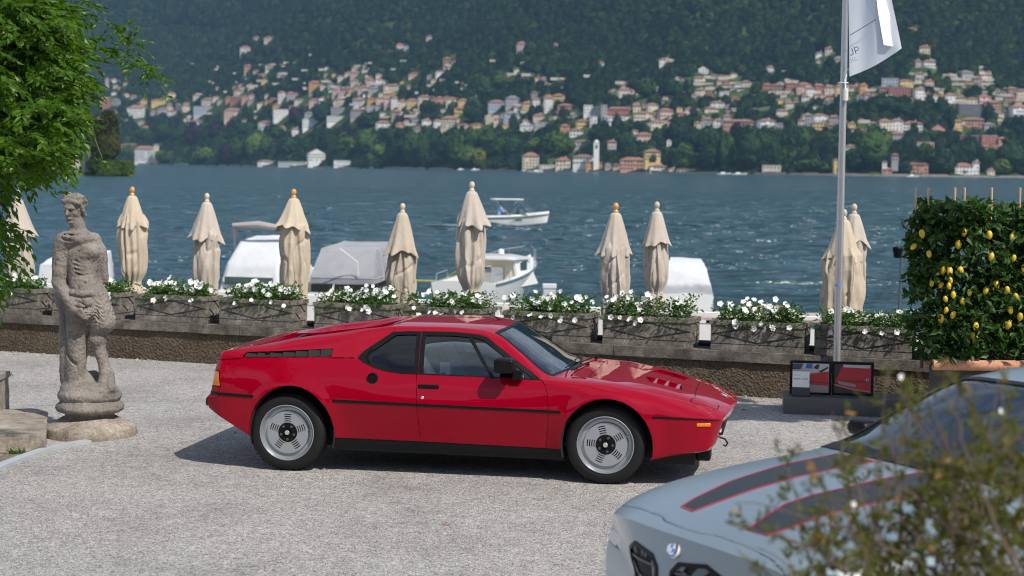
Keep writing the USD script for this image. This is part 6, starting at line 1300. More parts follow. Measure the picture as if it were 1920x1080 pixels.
def statue():
    S = Sculpt((-.42, -.36, .26), (.36, .36, 2.24), .0085)
    # rock and drapery-covered trunk that carries the standing leg
    S.ell((-.0, .0, .36), (.285, .27, .11), .03); S.ell((-.02, .02, .43), (.24, .22, .06), .04); S.ell((.12, -.08, .42), (.15, .14, .07), .03); S.cone((-.10, .02, .46), (.02, .05, .50), .10, .08, .05)
    S.cone((-.155, .06, .46), (-.15, .05, 1.16), .105, .095, .03); S.cone((-.115, -.03, .46), (-.085, -.02, 1.15), .075, .095, .05)
    S.cone((-.08, -.02, 1.0), (-.02, 0, 1.22), .11, .15, .05)
    S.line([(-.215, -.02, 1.08), (-.205, -.05, .86), (-.20, -.055, .74), (-.10, -.115, .64), (-.055, -.11, .52)], .016, .009); S.line([(-.0, -.12, 1.04), (-.10, -.12, .86), (-.155, -.105, .76)], .015, .009)
    S.line([(-.25, .02, 1.08), (-.245, .02, .72)], .012); S.cone((-.235, .03, 1.1), (-.225, .05, .5), .045, .06, .02)
    # raised goat leg: shaggy thigh, bare shank, cloven hoof
    S.cone((.03, -.02, 1.24), (.135, -.075, 1.03), .145, .112, .04); S.ell((.135, -.085, 1.02), (.105, .10, .085), .02)
    S.cone((.10, -.06, .95), (.085, -.055, .87), .078, .080, .02); S.cone((.085, -.05, .86), (.125, -.07, .72), .062, .050, .02); S.cone((.125, -.07, .72), (.165, -.09, .58), .048, .056, .02)
    S.cone((.165, -.09, .56), (.165, -.13, .46), .060, .066, .02); S.cone((.20, -.10, .56), (.215, -.145, .45), .045, .050, .012); S.line([(.19, -.15, .60), (.198, -.21, .42)], .010)
    # torso turned to the right
    S.ell((-.03, .0, 1.24), (.165, .15, .14), .05); S.cone((-.045, .0, 1.32), (-.055, .0, 1.48), .135, .130, .05); S.ell((-.055, .0, 1.62), (.155, .125, .15), .05)
    S.ell((-.005, -.085, 1.655), (.075, .055, .065), .025); S.ell((.055, -.05, 1.65), (.05, .06, .06), .025); S.ell((-.03, -.09, 1.38), (.10, .06, .09), .04)
    for k in range(4): S.line([(-.10, -.115 + .003 * k, 1.575 - .036 * k), (-.03, -.137, 1.545 - .034 * k), (.035, -.118, 1.565 - .036 * k)], .011, .009)
    S.line([(-.180, -.095, 1.62), (-.195, -.085, 1.46), (-.175, -.115, 1.36), (-.10, -.165, 1.25)], .015, .010)
    S.line([(.012, -.14, 1.70), (.006, -.145, 1.58), (.005, -.14, 1.42)], .008, .014); S.ell((-.005, -.150, 1.375), (.012, .015, .014), .01, 'cut')
    # cape over the shoulders
    S.ell((-.105, .0, 1.765), (.165, .145, .085), .03); S.cone((-.215, -.01, 1.74), (-.245, .0, 1.55), .085, .080, .03); S.cone((.04, .03, 1.76), (.075, .05, 1.60), .06, .06, .03); S.cone((-.17, .08, 1.72), (-.20, .10, 1.30), .11, .09, .04)
    S.line([(-.22, -.10, 1.77), (-.10, -.155, 1.745), (.02, -.14, 1.73)], .014, .009); S.line([(-.20, -.08, 1.80), (-.11, -.12, 1.80), (-.02, -.10, 1.82)], .012, .009); S.line([(-.20, -.10, 1.66), (-.13, -.135, 1.60), (-.07, -.14, 1.64), (.03, -.14, 1.70)], .014, .009)
    S.ell((-.245, .07, 1.22), (.085, .10, .11), .03); S.cone((-.25, .0, 1.30), (-.14, -.08, 1.20), .04, .035, .03)
    # arms: the nearer one comes down and forward to hold the fruit
    S.cone((-.235, -.02, 1.70), (-.268, -.02, 1.38), .080, .062, .025); S.cone((-.268, -.02, 1.37), (-.125, -.155, 1.19), .062, .044, .02); S.cone((.085, .05, 1.66), (.10, .10, 1.40), .06, .05, .03)
    S.ell((-.075, -.185, 1.145), (.060, .045, .045), .015)
    for k, (dx, dz) in enumerate([(0, .02), (.004, .0), (.004, -.02), (.0, -.04)]):
        S.cone((-.05, -.205, 1.15 + dz), (-.005 + dx, -.225, 1.12 + dz), .0155, .0145, .006); S.cone((-.005 + dx, -.225, 1.12 + dz), (.040 + dx, -.205, 1.10 + dz), .0145, .011, .006)
    S.cone((-.085, -.20, 1.18), (-.03, -.225, 1.19), .017, .014, .006); S.cone((-.03, -.225, 1.19), (.005, -.215, 1.175), .014, .011, .006)
    S.ell((.025, -.165, 1.205), (.042, .042, .042), .008); S.ell((.032, -.165, 1.115), (.075, .055, .050), .01)
    for z in (1.098, 1.12, 1.14): S.line([(-.01, -.225, z), (.05, -.215, z - .002), (.10, -.175, z)], .005, .006)
    S.line([(-.14, -.14, 1.275), (-.03, -.165, 1.245), (.05, -.16, 1.27), (.085, -.14, 1.315)], .014, .009); S.cone((-.12, -.13, 1.29), (.06, -.15, 1.285), .022, .022, .02)
    # neck and head, face turned down to the left
    S.cone((-.085, .01, 1.80), (-.115, -.005, 1.93), .078, .066, .03)
    f = np.array([-.40, -.89, -.20]); f /= np.linalg.norm(f); rgt = np.cross(f, [0, 0, 1]); rgt /= np.linalg.norm(rgt); up = np.cross(rgt, f); tilt = .10; rgt, up = rgt * math.cos(tilt) + up * math.sin(tilt), up * math.cos(tilt) - rgt * math.sin(tilt)
    hc = np.array([-.125, -.015, 2.035])
    def L(a, b, c): return hc + rgt * a + f * b + up * c
    Rm = np.stack([rgt, f, up], 1)
    S.ell(hc, (.078, .092, .118), .02, rot=Rm); S.ell(L(0, .035, -.075), (.056, .060, .060), .025, rot=Rm); S.ell(L(0, .075, -.110), (.026, .022, .020), .018, rot=Rm)
    for s_ in (-1, 1):
        S.ell(L(s_ * .033, .086, .005), (.023, .020, .015), .008, 'cut', Rm); S.ell(L(s_ * .033, .076, .004), (.013, .010, .009), .005, rot=Rm); S.cone(L(s_ * .012, .094, .024), L(s_ * .055, .078, .026), .0095, .008, .012)
        S.ell(L(s_ * .045, .060, -.030), (.022, .020, .020), .02, rot=Rm); S.line([L(s_ * .024, .098, -.035), L(s_ * .034, .085, -.062)], .005, .008)
        S.cone(L(s_ * .085, .0, .01), L(s_ * .090, -.01, -.02), .020, .013, .01); S.cone(L(s_ * .090, -.005, .085), L(s_ * .112, -.005, .128), .020, .006, .012)
    S.cone(L(0, .092, .018), L(0, .116, -.028), .010, .016, .008); S.cone(L(-.012, .104, -.032), L(.012, .104, -.032), .009, .009, .006)
    S.line([L(-.026, .088, -.062), L(0, .098, -.060), L(.026, .088, -.062)], .0055, .006); S.cone(L(-.018, .092, -.071), L(.018, .092, -.071), .008, .008, .006); S.line([L(-.015, .088, -.086), L(.015, .088, -.086)], .006, .008)
    S.ell(L(0, -.030, .040), (.098, .088, .095), .012, rot=Rm)
    r = np.random.default_rng(8)
    for k in range(46):
        a = r.uniform(-1.75, 1.75); b = r.uniform(.15, 1.25); q = L(.097 * math.sin(a) * math.cos(b * .75), -.030 + .085 * math.cos(a) * math.cos(b), .04 + .095 * math.sin(b)); S.ell(q, (.022, .020, .018), .008)
    for k in range(11): S.ell(L(-.085 + .017 * k, .062 - .25 * abs(-.085 + .017 * k) ** 1.3, .082 - .15 * abs(-.085 + .017 * k)), (.017, .017, .021), .006)
    for s_ in (-1, 1):
        for k in range(6): S.ell(L(s_ * (.082 + .004 * (k % 2)), .02 - .01 * k, .055 - .022 * k), (.020, .022, .018), .008)
    v, fc = surface_nets(S.D, S.lo, S.h)
    n = vnormals(v, fc); d = (meshkit.fbm(v * 14, 3, 2) - .5) * .014 + (meshkit.fbm(v * 45, 2, 9) - .5) * .005
    fur = np.clip(1 - np.linalg.norm((v - [.10, -.06, 1.10]) / [.19, .19, .20], axis=1), 0, 1); fur = np.clip(fur * 3, 0, 1) * (v[:, 0] > -.02) * (v[:, 2] > .93)
    curl = np.sin(v[:, 2] * 95 + 5 * np.sin(v[:, 0] * 42 + v[:, 1] * 30)) * np.sin(v[:, 0] * 70 + v[:, 1] * 55 + 3 * np.sin(v[:, 2] * 40)); d = d + fur * .012 * curl
    return v + n * d[:, None], fc
SP = at_z(169, 815, 0)
T = thing('stone_statue', 'weathered stone statue of a standing faun holding fruit at the left', 'statue', loc=SP)
obj('figure', statue(), STATUE_STONE, T, smooth=True)
def rough_lathe(prof, n, amp, fr, seed):
    v, f = lathe(prof, n); return v + (np.stack([meshkit.fbm(v * fr + 11 * k, 3, seed + k) for k in range(3)], 1) - .5) * 2 * amp, f
obj('pedestal', rough_lathe([(0, .12), (.235, .12), (.232, .15), (.215, .18), (.222, .205), (.262, .212), (.295, .228), (.305, .255), (.295, .282), (.272, .296), (.268, .31), (.25, .33), (0, .335)], 64, .010, 9, 3), STATUE_STONE, T, smooth=40)
PLINTH = weathered('plinth_stone', (.25, .22, .18), (.11, .095, .078), (.38, .345, .295), 5.0, .8, 40)
obj('plinth', rough_lathe([(0, -.10), (.405, -.10), (.41, .0), (.405, .075), (.385, .095), (.35, .105), (.30, .135), (.245, .165), (0, .17)], 72, .018, 7, 8), PLINTH, T, smooth=40)

# ------------------------------------------------------------------ stone edge, pillar and metal strip at the left
KERB = weathered('kerb_stone', (.25, .22, .18), (.11, .095, .075), (.40, .36, .30), 4.0, .8, 40)
a, b = at_z(-120, 838, .0), at_z(92, 842, .0)
def slab_px(pts, z0, z1, amp, seed):
    m = man(prism([p[:2] for p in pts], z0, z1)).refine_to_length(.04); v, f = vf(m); return v + (np.stack([meshkit.fbm(v * 8 + 9 * k, 3, seed + k) for k in range(3)], 1) - .5) * 2 * amp, f
kp = [at_z(-160, 858, 0), at_z(86, 846, 0), at_z(90, 797, .0) , at_z(60, 790, 0), at_z(-160, 793, 0)]
obj('kerb_stone', slab_px(kp, -.1, .125, .010, 4), KERB, label='low rough stone slab against the plinth of the statue', cat='kerb', smooth=40)
pp = at_z(-14, 790, 0)
T = thing('stone_pillar', 'rough stone pillar cut off by the left edge of the photo', 'pillar', loc=pp); obj('shaft', slab_px([(-.14, -.12), (.115, -.12), (.115, .14), (-.14, .14)], -.1, .42, .012, 9), KERB, T, smooth=40)
obj('cap', slab_px([(-.155, -.135), (.125, -.135), (.125, .155), (-.155, .155)], .415, .46, .008, 15), KERB, T, smooth=40)
sp = np.array([at_z(x, y, 0) for x, y in [(-60, 905), (0, 878), (40, 862), (80, 848), (120, 838), (165, 831)]]); EDGE = plain('edging_metal', (.32, .35, .37), .5, vary=.1)
t_ = np.gradient(sp, axis=0); nrm = np.stack([-t_[:, 1], t_[:, 0], 0 * t_[:, 0]], 1); nrm /= np.linalg.norm(nrm, axis=1)[:, None]
ev = np.concatenate([sp + nrm * .045 + [0, 0, .03], sp - nrm * .045 + [0, 0, .03], sp - nrm * .045 - [0, 0, .05], sp + nrm * .045 - [0, 0, .05]]); n_ = len(sp); k = np.arange(n_ - 1)
obj('edging_strip', (ev, np.vstack([np.stack([q * n_ + k, q * n_ + k + 1, ((q + 1) % 4) * n_ + k + 1, ((q + 1) % 4) * n_ + k], 1) for q in range(4)])), EDGE, label='curved grey edging strip between gravel and planting bed', cat='edging', smooth=40)
bp = [at_z(-300, 960, 0), sp[0] + nrm[0] * .04, sp[1] + nrm[1] * .04, sp[2] + nrm[2] * .04, sp[3] + nrm[3] * .04, at_z(110, 833, 0), at_z(88, 846, 0), at_z(-300, 860, 0)]
obj('planting_bed', slab_px(bp, -.05, .012, .008, 21), weathered('bed_soil', (.16, .14, .11), (.07, .06, .045), (.33, .30, .26), 9.0, .8, 60), kind='structure', smooth=40)
r = np.random.default_rng(5)
def tuft(name, label, px, py, n, R, hgt, mt):
    P = at_z(px, py, 0); q = P + np.stack([r.normal(size=n) * R, r.normal(size=n) * R, np.zeros(n)], 1); dv = np.stack([r.normal(size=n), r.normal(size=n), r.uniform(.3, 1.6, n)], 1)
    T = thing(name, label, 'plant', loc=(0, 0, 0)); obj('leaves', leaf_cards(q, dv, r.uniform(.5, 1.2, n) * hgt, r.uniform(.012, .022, n), r), mt, T, smooth=False, kind='stuff')
tuft('weed', 'small green weed in the planting bed below the stone slab', 32, 852, 60, .035, .06, LEAF_PET)
tuft('weed', 'yellowish plant sprig by the pillar at the left edge', 8, 706, 40, .04, .07, leaf_mat('dry_leaf', (.12, .11, .02), (.25, .2, .05), .3))
# fallen leaves
for px, py, lab in [(1390, 770, 'fallen brown leaf on the gravel right of the red car nose'), (1412, 757, 'fallen reddish leaf on the gravel near the podium'), (830, 986, 'dark scrap lying on the open gravel in the foreground')]:
    P = at_z(px, py, 0); obj('fallen_leaf', leaf_cards(np.array([P + [0, 0, .006]]), np.array([[1.0, .3, .05]]), .06, .035, r), plain('brown_leaf', (.20, .09, .05), .8), label=lab, cat='leaf', smooth=False)

# ================================================================== PODIUM, SCREEN, FLAGPOLE
PODM = plain('podium_grey', (.085, .085, .086), .45, vary=.06)
pa, pb = at_z(1468, 776, 0), at_z(1690, 783, 0); pd = (pb - pa)[:2]; pang = math.atan2(pd[1], pd[0])
T = thing('display_podium', 'low dark grey podium box in front of the wall', 'podium', loc=pa, rotz=pang)
obj('box', rbox(0, 1.75, 0, .52, -.02, .172, .006), PODM, T); 
S = thing('photo_screen', 'black twin-panel display with two photos of a red car', 'screen', loc=pa, rotz=pang)
SW, SH, SY = .415, .345, .20
def on_screen(x0, z0, v2): return np.stack([x0 + v2[:, 0], np.full(len(v2), SY - .0275), z0 + v2[:, 1]], 1)
def flat(poly, x0, z0, lift):
    v, f = prism(poly, 0, .001); return (np.stack([x0 + v[:, 0], SY - .026 - lift + v[:, 2] * 0 - v[:, 2], z0 + v[:, 1]], 1), f[:, ::-1])
PR = plain('print_red', (.42, .01, .025), .35); PRD = plain('print_dark_red', (.16, .008, .015), .35); PG = plain('print_grey', (.26, .25, .25), .4); PL_ = plain('print_light', (.48, .47, .46), .4); PB = plain('print_blue2', (.03, .12, .42), .4); PK = plain('print_black', (.02, .018, .02), .4)
for q in range(2):
    x0 = .065 + q * (SW + .006)
    z0 = .178 + .002
    fr = obj('panel', rbox(x0, x0 + SW, SY - .024, SY + .02, z0, z0 + SH, .006), BLACK_TRIM, S)
    w, h = SW - .05, SH - .05; X, Zz = x0 + .025, z0 + .025
    obj('print_ground', flat([(0, 0), (w, 0), (w, h), (0, h)], X, Zz, .001), PG if q == 0 else PK, S, smooth=False)
    if q == 0:
        obj('print_shape', flat([(0, h * .62), (w, h * .72), (w, h), (0, h)], X, Zz, .0025), PL_, S, smooth=False)
        obj('print_shape', flat([(w * .40, h * .28), (w * .99, h * .24), (w * .99, h * .74), (w * .8, h * .70), (w * .52, h * .64), (w * .38, h * .50)], X, Zz, .004), PR, S, smooth=False)
        obj('print_shape', flat([(w * .42, h * .36), (w * .99, h * .31), (w * .99, h * .345), (w * .42, h * .40)], X, Zz, .0055), PRD, S, smooth=False)
        obj('print_shape', flat([(w * .36, h * .84), (w * .54, h * .82), (w * .54, h * .99), (w * .38, h * .99)], X, Zz, .0055), PB, S, smooth=False)
        obj('print_shape', flat([(0, h * .78), (w * .22, h * .80), (w * .3, h * .99), (0, h * .99)], X, Zz, .0045), plain('print_night', (.05, .055, .12), .4), S, smooth=False)
        obj('print_shape', flat([(w * .56, h * .84), (w * .70, h * .80), (w * .74, h * .97), (w * .66, h * .97)], X, Zz, .0055), PK, S, smooth=False); obj('print_shape', flat([(w * .70, h * .72), (w * .80, h * .70), (w * .98, h * .86), (w * .96, h * .90)], X, Zz, .0060), PK, S, smooth=False)
    else:
        obj('print_shape', flat([(w * .02, h * .40), (w * .20, h * .93), (w * .30, h * .98), (w * .99, h * .93), (w * .99, h * .05), (w * .60, h * .10), (w * .30, h * .22)], X, Zz, .0025), PR, S, smooth=False)
        obj('print_shape', flat([(w * .24, h * .90), (w * .95, h * .88), (w * .98, h * .99), (w * .22, h * .99)], X, Zz, .004), PL_, S, smooth=False)
        obj('print_shape', flat([(w * .10, h * .42), (w * .58, h * .32), (w * .58, h * .22), (w * .12, h * .31)], X, Zz, .004), PG, S, smooth=False)
        obj('print_shape', flat([(0, h * .27), (w * .5, h * .12), (w * .99, h * .045), (w * .99, h * .10), (w * .5, h * .17), (0, h * .32)], X, Zz, .0055), plain('print_rose', (.48, .15, .16), .4), S, smooth=False)
        obj('print_shape', flat([(w * .06, h * .43), (w * .60, h * .40), (w * .96, h * .40), (w * .96, h * .43), (w * .5, h * .45)], X, Zz, .0055), PRD, S, smooth=False)
        t = np.linspace(0, 2 * np.pi, 17); obj('print_shape', flat(list(zip(w * .895 + .016 * np.cos(t), h * .47 + .020 * np.sin(t))), X, Zz, .0055), PL_, S, smooth=False); obj('print_shape', flat(list(zip(w * .895 + .009 * np.cos(t), h * .47 + .012 * np.sin(t))), X, Zz, .007), PB, S, smooth=False)
K_ = thing('info_stand', 'small dark stand holding a white information card before the display', 'stand', loc=pa, rotz=pang)
obj('stand_body', rbox(.085, .265, .075, .10, .174, .265, .004), plain('stand_dark', (.04, .042, .05), .5), K_)
cd_ = obj('card', box(.090, .258, .078, .0965, .266, .425), WHITE_PAINT, K_, smooth=False)
def ontocard(m, x, z): v, f = vf(m); return (np.stack([x + v[:, 0], .0775 - v[:, 2], z + v[:, 1]], 1), f[:, ::-1])
obj('card_title', ontocard(meshkit.text_mesh('BMW M1', .011, .0005), .102, .385), plain('print_grey2', (.35, .37, .42), .6), K_, smooth=False)
obj('card_small_text', ontocard(meshkit.text_mesh('1981', .006, .0005), .102, .405), plain('print_grey2', 0), K_, smooth=False)
for x in (.102, .180): obj('card_bar', box(x, x + .066, .0772, .0779, .346, .355), plain('print_bar_blue', (.05, .28, .55), .5), K_, smooth=False)
ALU = plain('pole_aluminium', (.42, .43, .45), .32, metal=.7, vary=.08, vscale=2)
fp = at_z(1567, 756, 0.0); fp = np.array([fp[0], fp[1], 0]); 
fdir = ray(1567, 670); tfl = (fp[1] / fdir[1]); 
T = thing('flagpole', 'tall grey metal flagpole rising behind the display podium', 'flagpole', loc=fp)
ptop = at_y(1587, -60, fp[1]) - fp
pw = lambda z: np.array([ptop[0] * z / ptop[2], 0, z])
obj('shaft', tube([pw(0), pw(2), pw(3.2), pw(ptop[2] + 1.5)], [.041, .039, .036, .032], 24), ALU, T, smooth=40)
obj('foot', lathe([(.0, .03), (.12, .03), (.14, .0)], 20), GREY_PLASTIC, T)
def zpx(y, x=1585): return at_y(x, y, fp[1])[2]
w0, w1 = zpx(190), zpx(166)
wx = pw((w0 + w1) / 2)[0] + .012
obj('flag_weight', xf(lathe([(0, w0), (.026, w0 + .004), (.030, w0 + .015), (.030, w1 - .015), (.026, w1 - .004), (0, w1)], 16), t=(wx, -.055, 0)), plain('weight_white', (.55, .53, .50), .6), T, smooth=40)
obj('weight_rope', tube([(wx, -.055, w1), (wx - .01, -.05, zpx(150)), (wx + .01, -.045, zpx(140))], .006, 6), WHITE_PAINT, T)
tq = np.linspace(0, 2 * np.pi, 17); zr = zpx(155); obj('pole_ring', tube(np.stack([pw(zr)[0] + .048 * np.cos(tq), .048 * np.sin(tq), np.full(17, zr)], 1), .005, 6, False), WHITE_PAINT, T)
zb_ = zpx(535); obj('pole_band', xf(lathe([(.0405, zb_ - .012), (.0405, zb_ + .012)], 24), t=(pw(zb_)[0], 0, 0)), plain('band_blue', (.12, .22, .42), .5), T)
# flag: hoist along the pole, blown to the right, lower corner lifted, the fly folded back
FLAG = mat('flag_cloth', {'p': ('principled_bsdf', {'base_color': (.66, .70, .76), 'roughness': .85, 'specular_ior_level': .2}), 't': ('translucent_bsdf', {'color': (.70, .74, .80)}), 'm': ('mix_closure', {'fac': .45})}, [('p.BSDF', 'm.closure1'), ('t.BSDF', 'm.closure2')], surface='m.closure')
def pxl(x, y, dy=0.0): return at_y(x, y, fp[1] + dy) - fp
A0, A1 = pxl(1591, 144), pxl(1588, -330)
B0, B1 = pxl(1683, 93), pxl(1612, -330)
nu, nv = 40, 60; G = np.zeros((nv, nu, 3))
for j in range(nv):
    v_ = j / (nv - 1); L0 = A0 + (A1 - A0) * v_; R0 = B0 + (B1 - B0) * v_ ** .95
    for i in range(nu):
        u_ = i / (nu - 1); p = L0 + (R0 - L0) * u_; p[1] = -.045 - .10 * u_ + .05 * math.sin(u_ * 6 + v_ * 5) * u_ + .03 * math.sin(u_ * 11 - v_ * 9) * u_; p[2] -= .03 * math.sin(u_ * math.pi) * (1 - v_); G[j, i] = p
FT = thing('flag', 'pale white flag with dark lettering blown to the right of the flagpole', 'flag', loc=fp)
obj('cloth', (G.reshape(-1, 3), grid_faces(nv, nu)), FLAG, FT, smooth=True)
F2 = np.array([pxl(1640, -40, -.18), pxl(1646, 20, -.18), pxl(1657, 84, -.18), pxl(1669, 86.5, -.18), pxl(1683, 88, -.12), pxl(1672, 40, -.12), pxl(1657, -12, -.12), pxl(1650, -40, -.12)])
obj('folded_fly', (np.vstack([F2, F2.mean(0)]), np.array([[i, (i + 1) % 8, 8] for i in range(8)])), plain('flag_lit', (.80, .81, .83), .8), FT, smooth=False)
def onflag(m, x, y, ang, s_px):
    v, f = vf(m); c, s = math.cos(ang), math.sin(ang); k = fp[1] / FPX
    o = pxl(x, y, -.16); return (np.stack([o[0] + (v[:, 0] * c - v[:, 1] * s), np.full(len(v), -.165) - v[:, 2], o[2] + v[:, 0] * s + v[:, 1] * c], 1), f)
NAVY = plain('print_navy', (.03, .05, .16), .6); GREYP = plain('print_slate', (.25, .29, .38), .6); kf = fp[1] / FPX
big = meshkit.text_mesh('GROUP', 12.5 * kf, .0006); sm = meshkit.text_mesh('Classic.', 9 * kf, .0006)
bw = vf(big)[0][:, 0].max(); sw_ = vf(sm)[0][:, 0].max()
an = math.radians(20)
def keep_right(m, x0, y0):                                           # the hoist side of the words is wrapped round the pole
    v, f = vf(onflag(m, x0, y0, an, 1)); c = v[f].mean(1)[:, 0] > pxl(1588, 100)[0]; return (v, f[c])
obj('lettering', keep_right(big, 1611 - bw / kf * math.cos(an), 86 + 12 + bw / kf * math.sin(an)), NAVY, FT, smooth=False); obj('small_lettering', keep_right(sm, 1610 - sw_ / kf * math.cos(an), 104 + 8 + sw_ / kf * math.sin(an)), GREYP, FT, smooth=False)
o1, o2 = pxl(1594, 66, -.17), pxl(1643, 36, -.17); obj('printed_line', tube([o1, o2], .004, 4), NAVY, FT)

# ================================================================== LEMON HEDGE IN A TERRACOTTA POT
LEAF_LEM = leaf_mat('lemon_leaf', (.030, .076, .011), (.095, .165, .026), .28, rough=.48, spec=.3)
LEMON = plain('lemon_skin', (.54, .37, .025), .4, bump=.25, bscale=220, vary=.12); CANE = plain('cane', (.55, .35, .23), .6, vary=.2); TERRA = weathered('terracotta', (.46, .24, .15), (.34, .17, .10), (.56, .33, .23), 4.0, .3)
LY = 16.2
lp = at_y(1812, 690, LY)
T = thing('terracotta_pot', 'long terracotta trough with a rounded rim under the lemon hedge', 'pot', loc=(lp[0], LY, 0))
zr_ = at_y(1800, 680, LY)[2]
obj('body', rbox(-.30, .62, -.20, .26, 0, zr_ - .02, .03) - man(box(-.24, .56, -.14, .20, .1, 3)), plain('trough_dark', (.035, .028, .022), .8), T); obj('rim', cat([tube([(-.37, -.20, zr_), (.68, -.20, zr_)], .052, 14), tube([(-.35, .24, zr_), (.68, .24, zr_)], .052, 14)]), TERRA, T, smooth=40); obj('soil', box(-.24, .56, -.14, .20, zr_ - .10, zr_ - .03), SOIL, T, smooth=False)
z0, z1 = at_y(1800, 668, LY)[2], at_y(1800, 378, LY)[2]; xl, xr = at_y(1703, 520, LY)[0], at_y(2010, 520, LY)[0]
T = thing('lemon_hedge', 'dense lemon hedge hung with yellow lemons on a cane trellis', 'hedge', loc=(0, LY, 0), )
r = np.random.default_rng(31); n = 7600
U, V = r.uniform(0, 1, n), r.uniform(0, 1, n) ** .95
xx = xl + (xr - xl) * U; zz_ = z0 + (z1 - z0) * V
edge = (meshkit.fbm(np.stack([zz_ * 5, np.zeros(n), np.zeros(n)], 1), 3, 3) - .5) * .42 + .04 * np.sin(V * 9) - .10 * np.clip((V - .45) * 3, 0, 1) * np.clip((1 - V) * 5, 0, 1); topn = (meshkit.fbm(np.stack([xx * 6, np.zeros(n), np.zeros(n)], 1), 3, 4) - .5) * .34
ok = (xx > xl + edge) & (zz_ < z1 + topn + .02); gap = meshkit.fbm(np.stack([xx * 9, zz_ * 9, np.zeros(n)], 1), 3, 12); ok &= (gap > .36) | (r.uniform(size=n) < .25)
xx, zz_ = xx[ok], zz_[ok]; n = len(xx); yy_ = r.normal(size=n) * .11 + (meshkit.fbm(np.stack([xx * 7, zz_ * 7, np.zeros(n)], 1), 2, 8) - .5) * -.35
dv = np.stack([r.normal(size=n) * .8, r.normal(size=n) * .6 - .55, r.normal(size=n) * .55 - .35], 1)
obj('foliage', leaf_cards(np.stack([xx, yy_, zz_], 1), dv, r.uniform(.07, .135, n), r.uniform(.04, .066, n), r, .3), LEAF_LEM, T, smooth=False, kind='stuff')
for x, dx in [(1718, 0), (1741, 4), (1791, 1), (1809, 0), (1913, 4), (1860, 2), (1950, -2)]:
    q = at_y(x, 352, LY); obj('cane', rod((q[0] + .01, .04, q[2] - .42), (q[0], .0, q[2]), .011, 8), CANE, T, smooth=40)
for zc in (.25, .55, .85): obj('cane', rod((xl + .05, .03, z0 + (z1 - z0) * zc), (xr, .03, z0 + (z1 - z0) * zc), .010, 8), CANE, T, smooth=40)
for k in range(5):
    x = xl + .15 + k * .22; obj('stem', tube([(x, 0, z0 - .12), (x + .03, .02, z0 + .3), (x - .02, .0, z0 + .7), (x + .04, 0, z1 - .1)], [.018, .014, .010, .006], 7), BARK, T)
LM = [(1717,436),(1729,473),(1787,456),(1797,434),(1842,438),(1885,441),(1844,478),(1885,481),(1757,504),(1768,505),(1770,522),(1788,504),(1754,532),(1766,532),(1776,549),(1794,562),(1764,578),(1753,593),(1762,557),(1775,586),(1877,541),(1890,552),(1880,576),(1837,541),(1816,606),(1812,624),(1818,632),(1879,606),(1736,528),(1703,460),(1806,545),(1857,530),(1905,500),(1900,590)]
for k, (x, y) in enumerate(LM):
    q = at_y(x, y, LY) - [0, LY, 0]; s = r.uniform(.75, 1.0); v, f = lathe([(0, -.050), (.006, -.047), (.016, -.040), (.027, -.020), (.030, .0), (.026, .022), (.014, .038), (0, .042)], 14)
    a = r.normal(size=2) * .25; M_ = trimesh.transformations.euler_matrix(a[0], a[1], 0)[:3, :3]
    obj('lemon', ((v * s) @ M_.T + [q[0], -.19 - r.uniform(0, .09), q[2]], f), LEMON, T, smooth=True)

# ================================================================== WISTERIA AT THE LEFT
LEAF_WIS = leaf_mat('wisteria_leaf', (.052, .120, .006), (.145, .265, .013), .42, rough=.4, spec=.35, yellow=(.22, .24, .03))
WYD = 12.6
T = thing('wisteria_tree', 'bright green wisteria foliage hanging in from the upper left', 'tree', loc=(0, 0, 0))
r = np.random.default_rng(77)
def wp(x, y, dy=0.0): return at_y(x, y, WYD + dy)
# mass centre points given along the outline of the foliage
EDGEX = PchipInterpolator([-60, 0, 40, 90, 140, 200, 260, 310, 335], [40, 75, 115, 135, 142, 135, 118, 72, 0]); 
leaves = []; cnt = 0
def compound(p, d, L, droop, npair=5):
    d = d / np.linalg.norm(d); P, D = [], []
    for k in range(npair + 1):
        s = (k + .6) / (npair + .6); q = p + d * L * s + np.array([0, 0, -droop * L * s * s]); dd = d + np.array([0, 0, -2 * droop * s]); dd /= np.linalg.norm(dd)
        sd = np.cross(dd, [0, 0, 1.0]); sd /= np.linalg.norm(sd) + 1e-6
        if k == npair: P.append(q); D.append(dd)
        else:
            for s_ in (-1, 1): P.append(q); D.append(dd * .75 + s_ * sd * .8 + r.normal(size=3) * .15 + [0, 0, -.15])
    return P, D
Pl, Dl = [], []
while cnt < 2800:
    y = r.uniform(-60, 318); mx = float(EDGEX(y)) + 18 * math.sin(y * .09) + r.normal() * 8; x = r.uniform(-60, mx)
    depth = r.normal() * .55; clump = meshkit.fbm(np.array([[x / 55, y / 55, depth * 1.2]]), 3, 6)[0]
    if clump < .36: continue
    p = wp(x, y, depth); d = np.array([.6 + r.normal() * .5, -.6 + r.normal() * .5, .12 + r.normal() * .35])
    a, b = compound(p, d, r.uniform(.15, .23), r.uniform(.2, .55)); Pl += a; Dl += b; cnt += 1
for k in range(130):                                                   # hanging curtain at the left edge
    y = r.uniform(300, 520); x = r.uniform(-90, np.interp(y, [300, 345, 400, 440, 480, 520], [40, 2, 6, 34, 16, -8]) + r.normal() * 6)
    a, b = compound(wp(x, y, r.normal() * .3), np.array([.6 + r.normal() * .5, -.5 + r.normal() * .4, -.3 + r.normal() * .3]), r.uniform(.16, .24), .7); Pl += a; Dl += b
Pl, Dl = np.array(Pl), np.array(Dl); n = len(Pl)
obj('foliage', leaf_cards(Pl, Dl, r.uniform(.06, .092, n), r.uniform(.024, .038, n), r, .15), LEAF_WIS, T, smooth=False, kind='stuff')
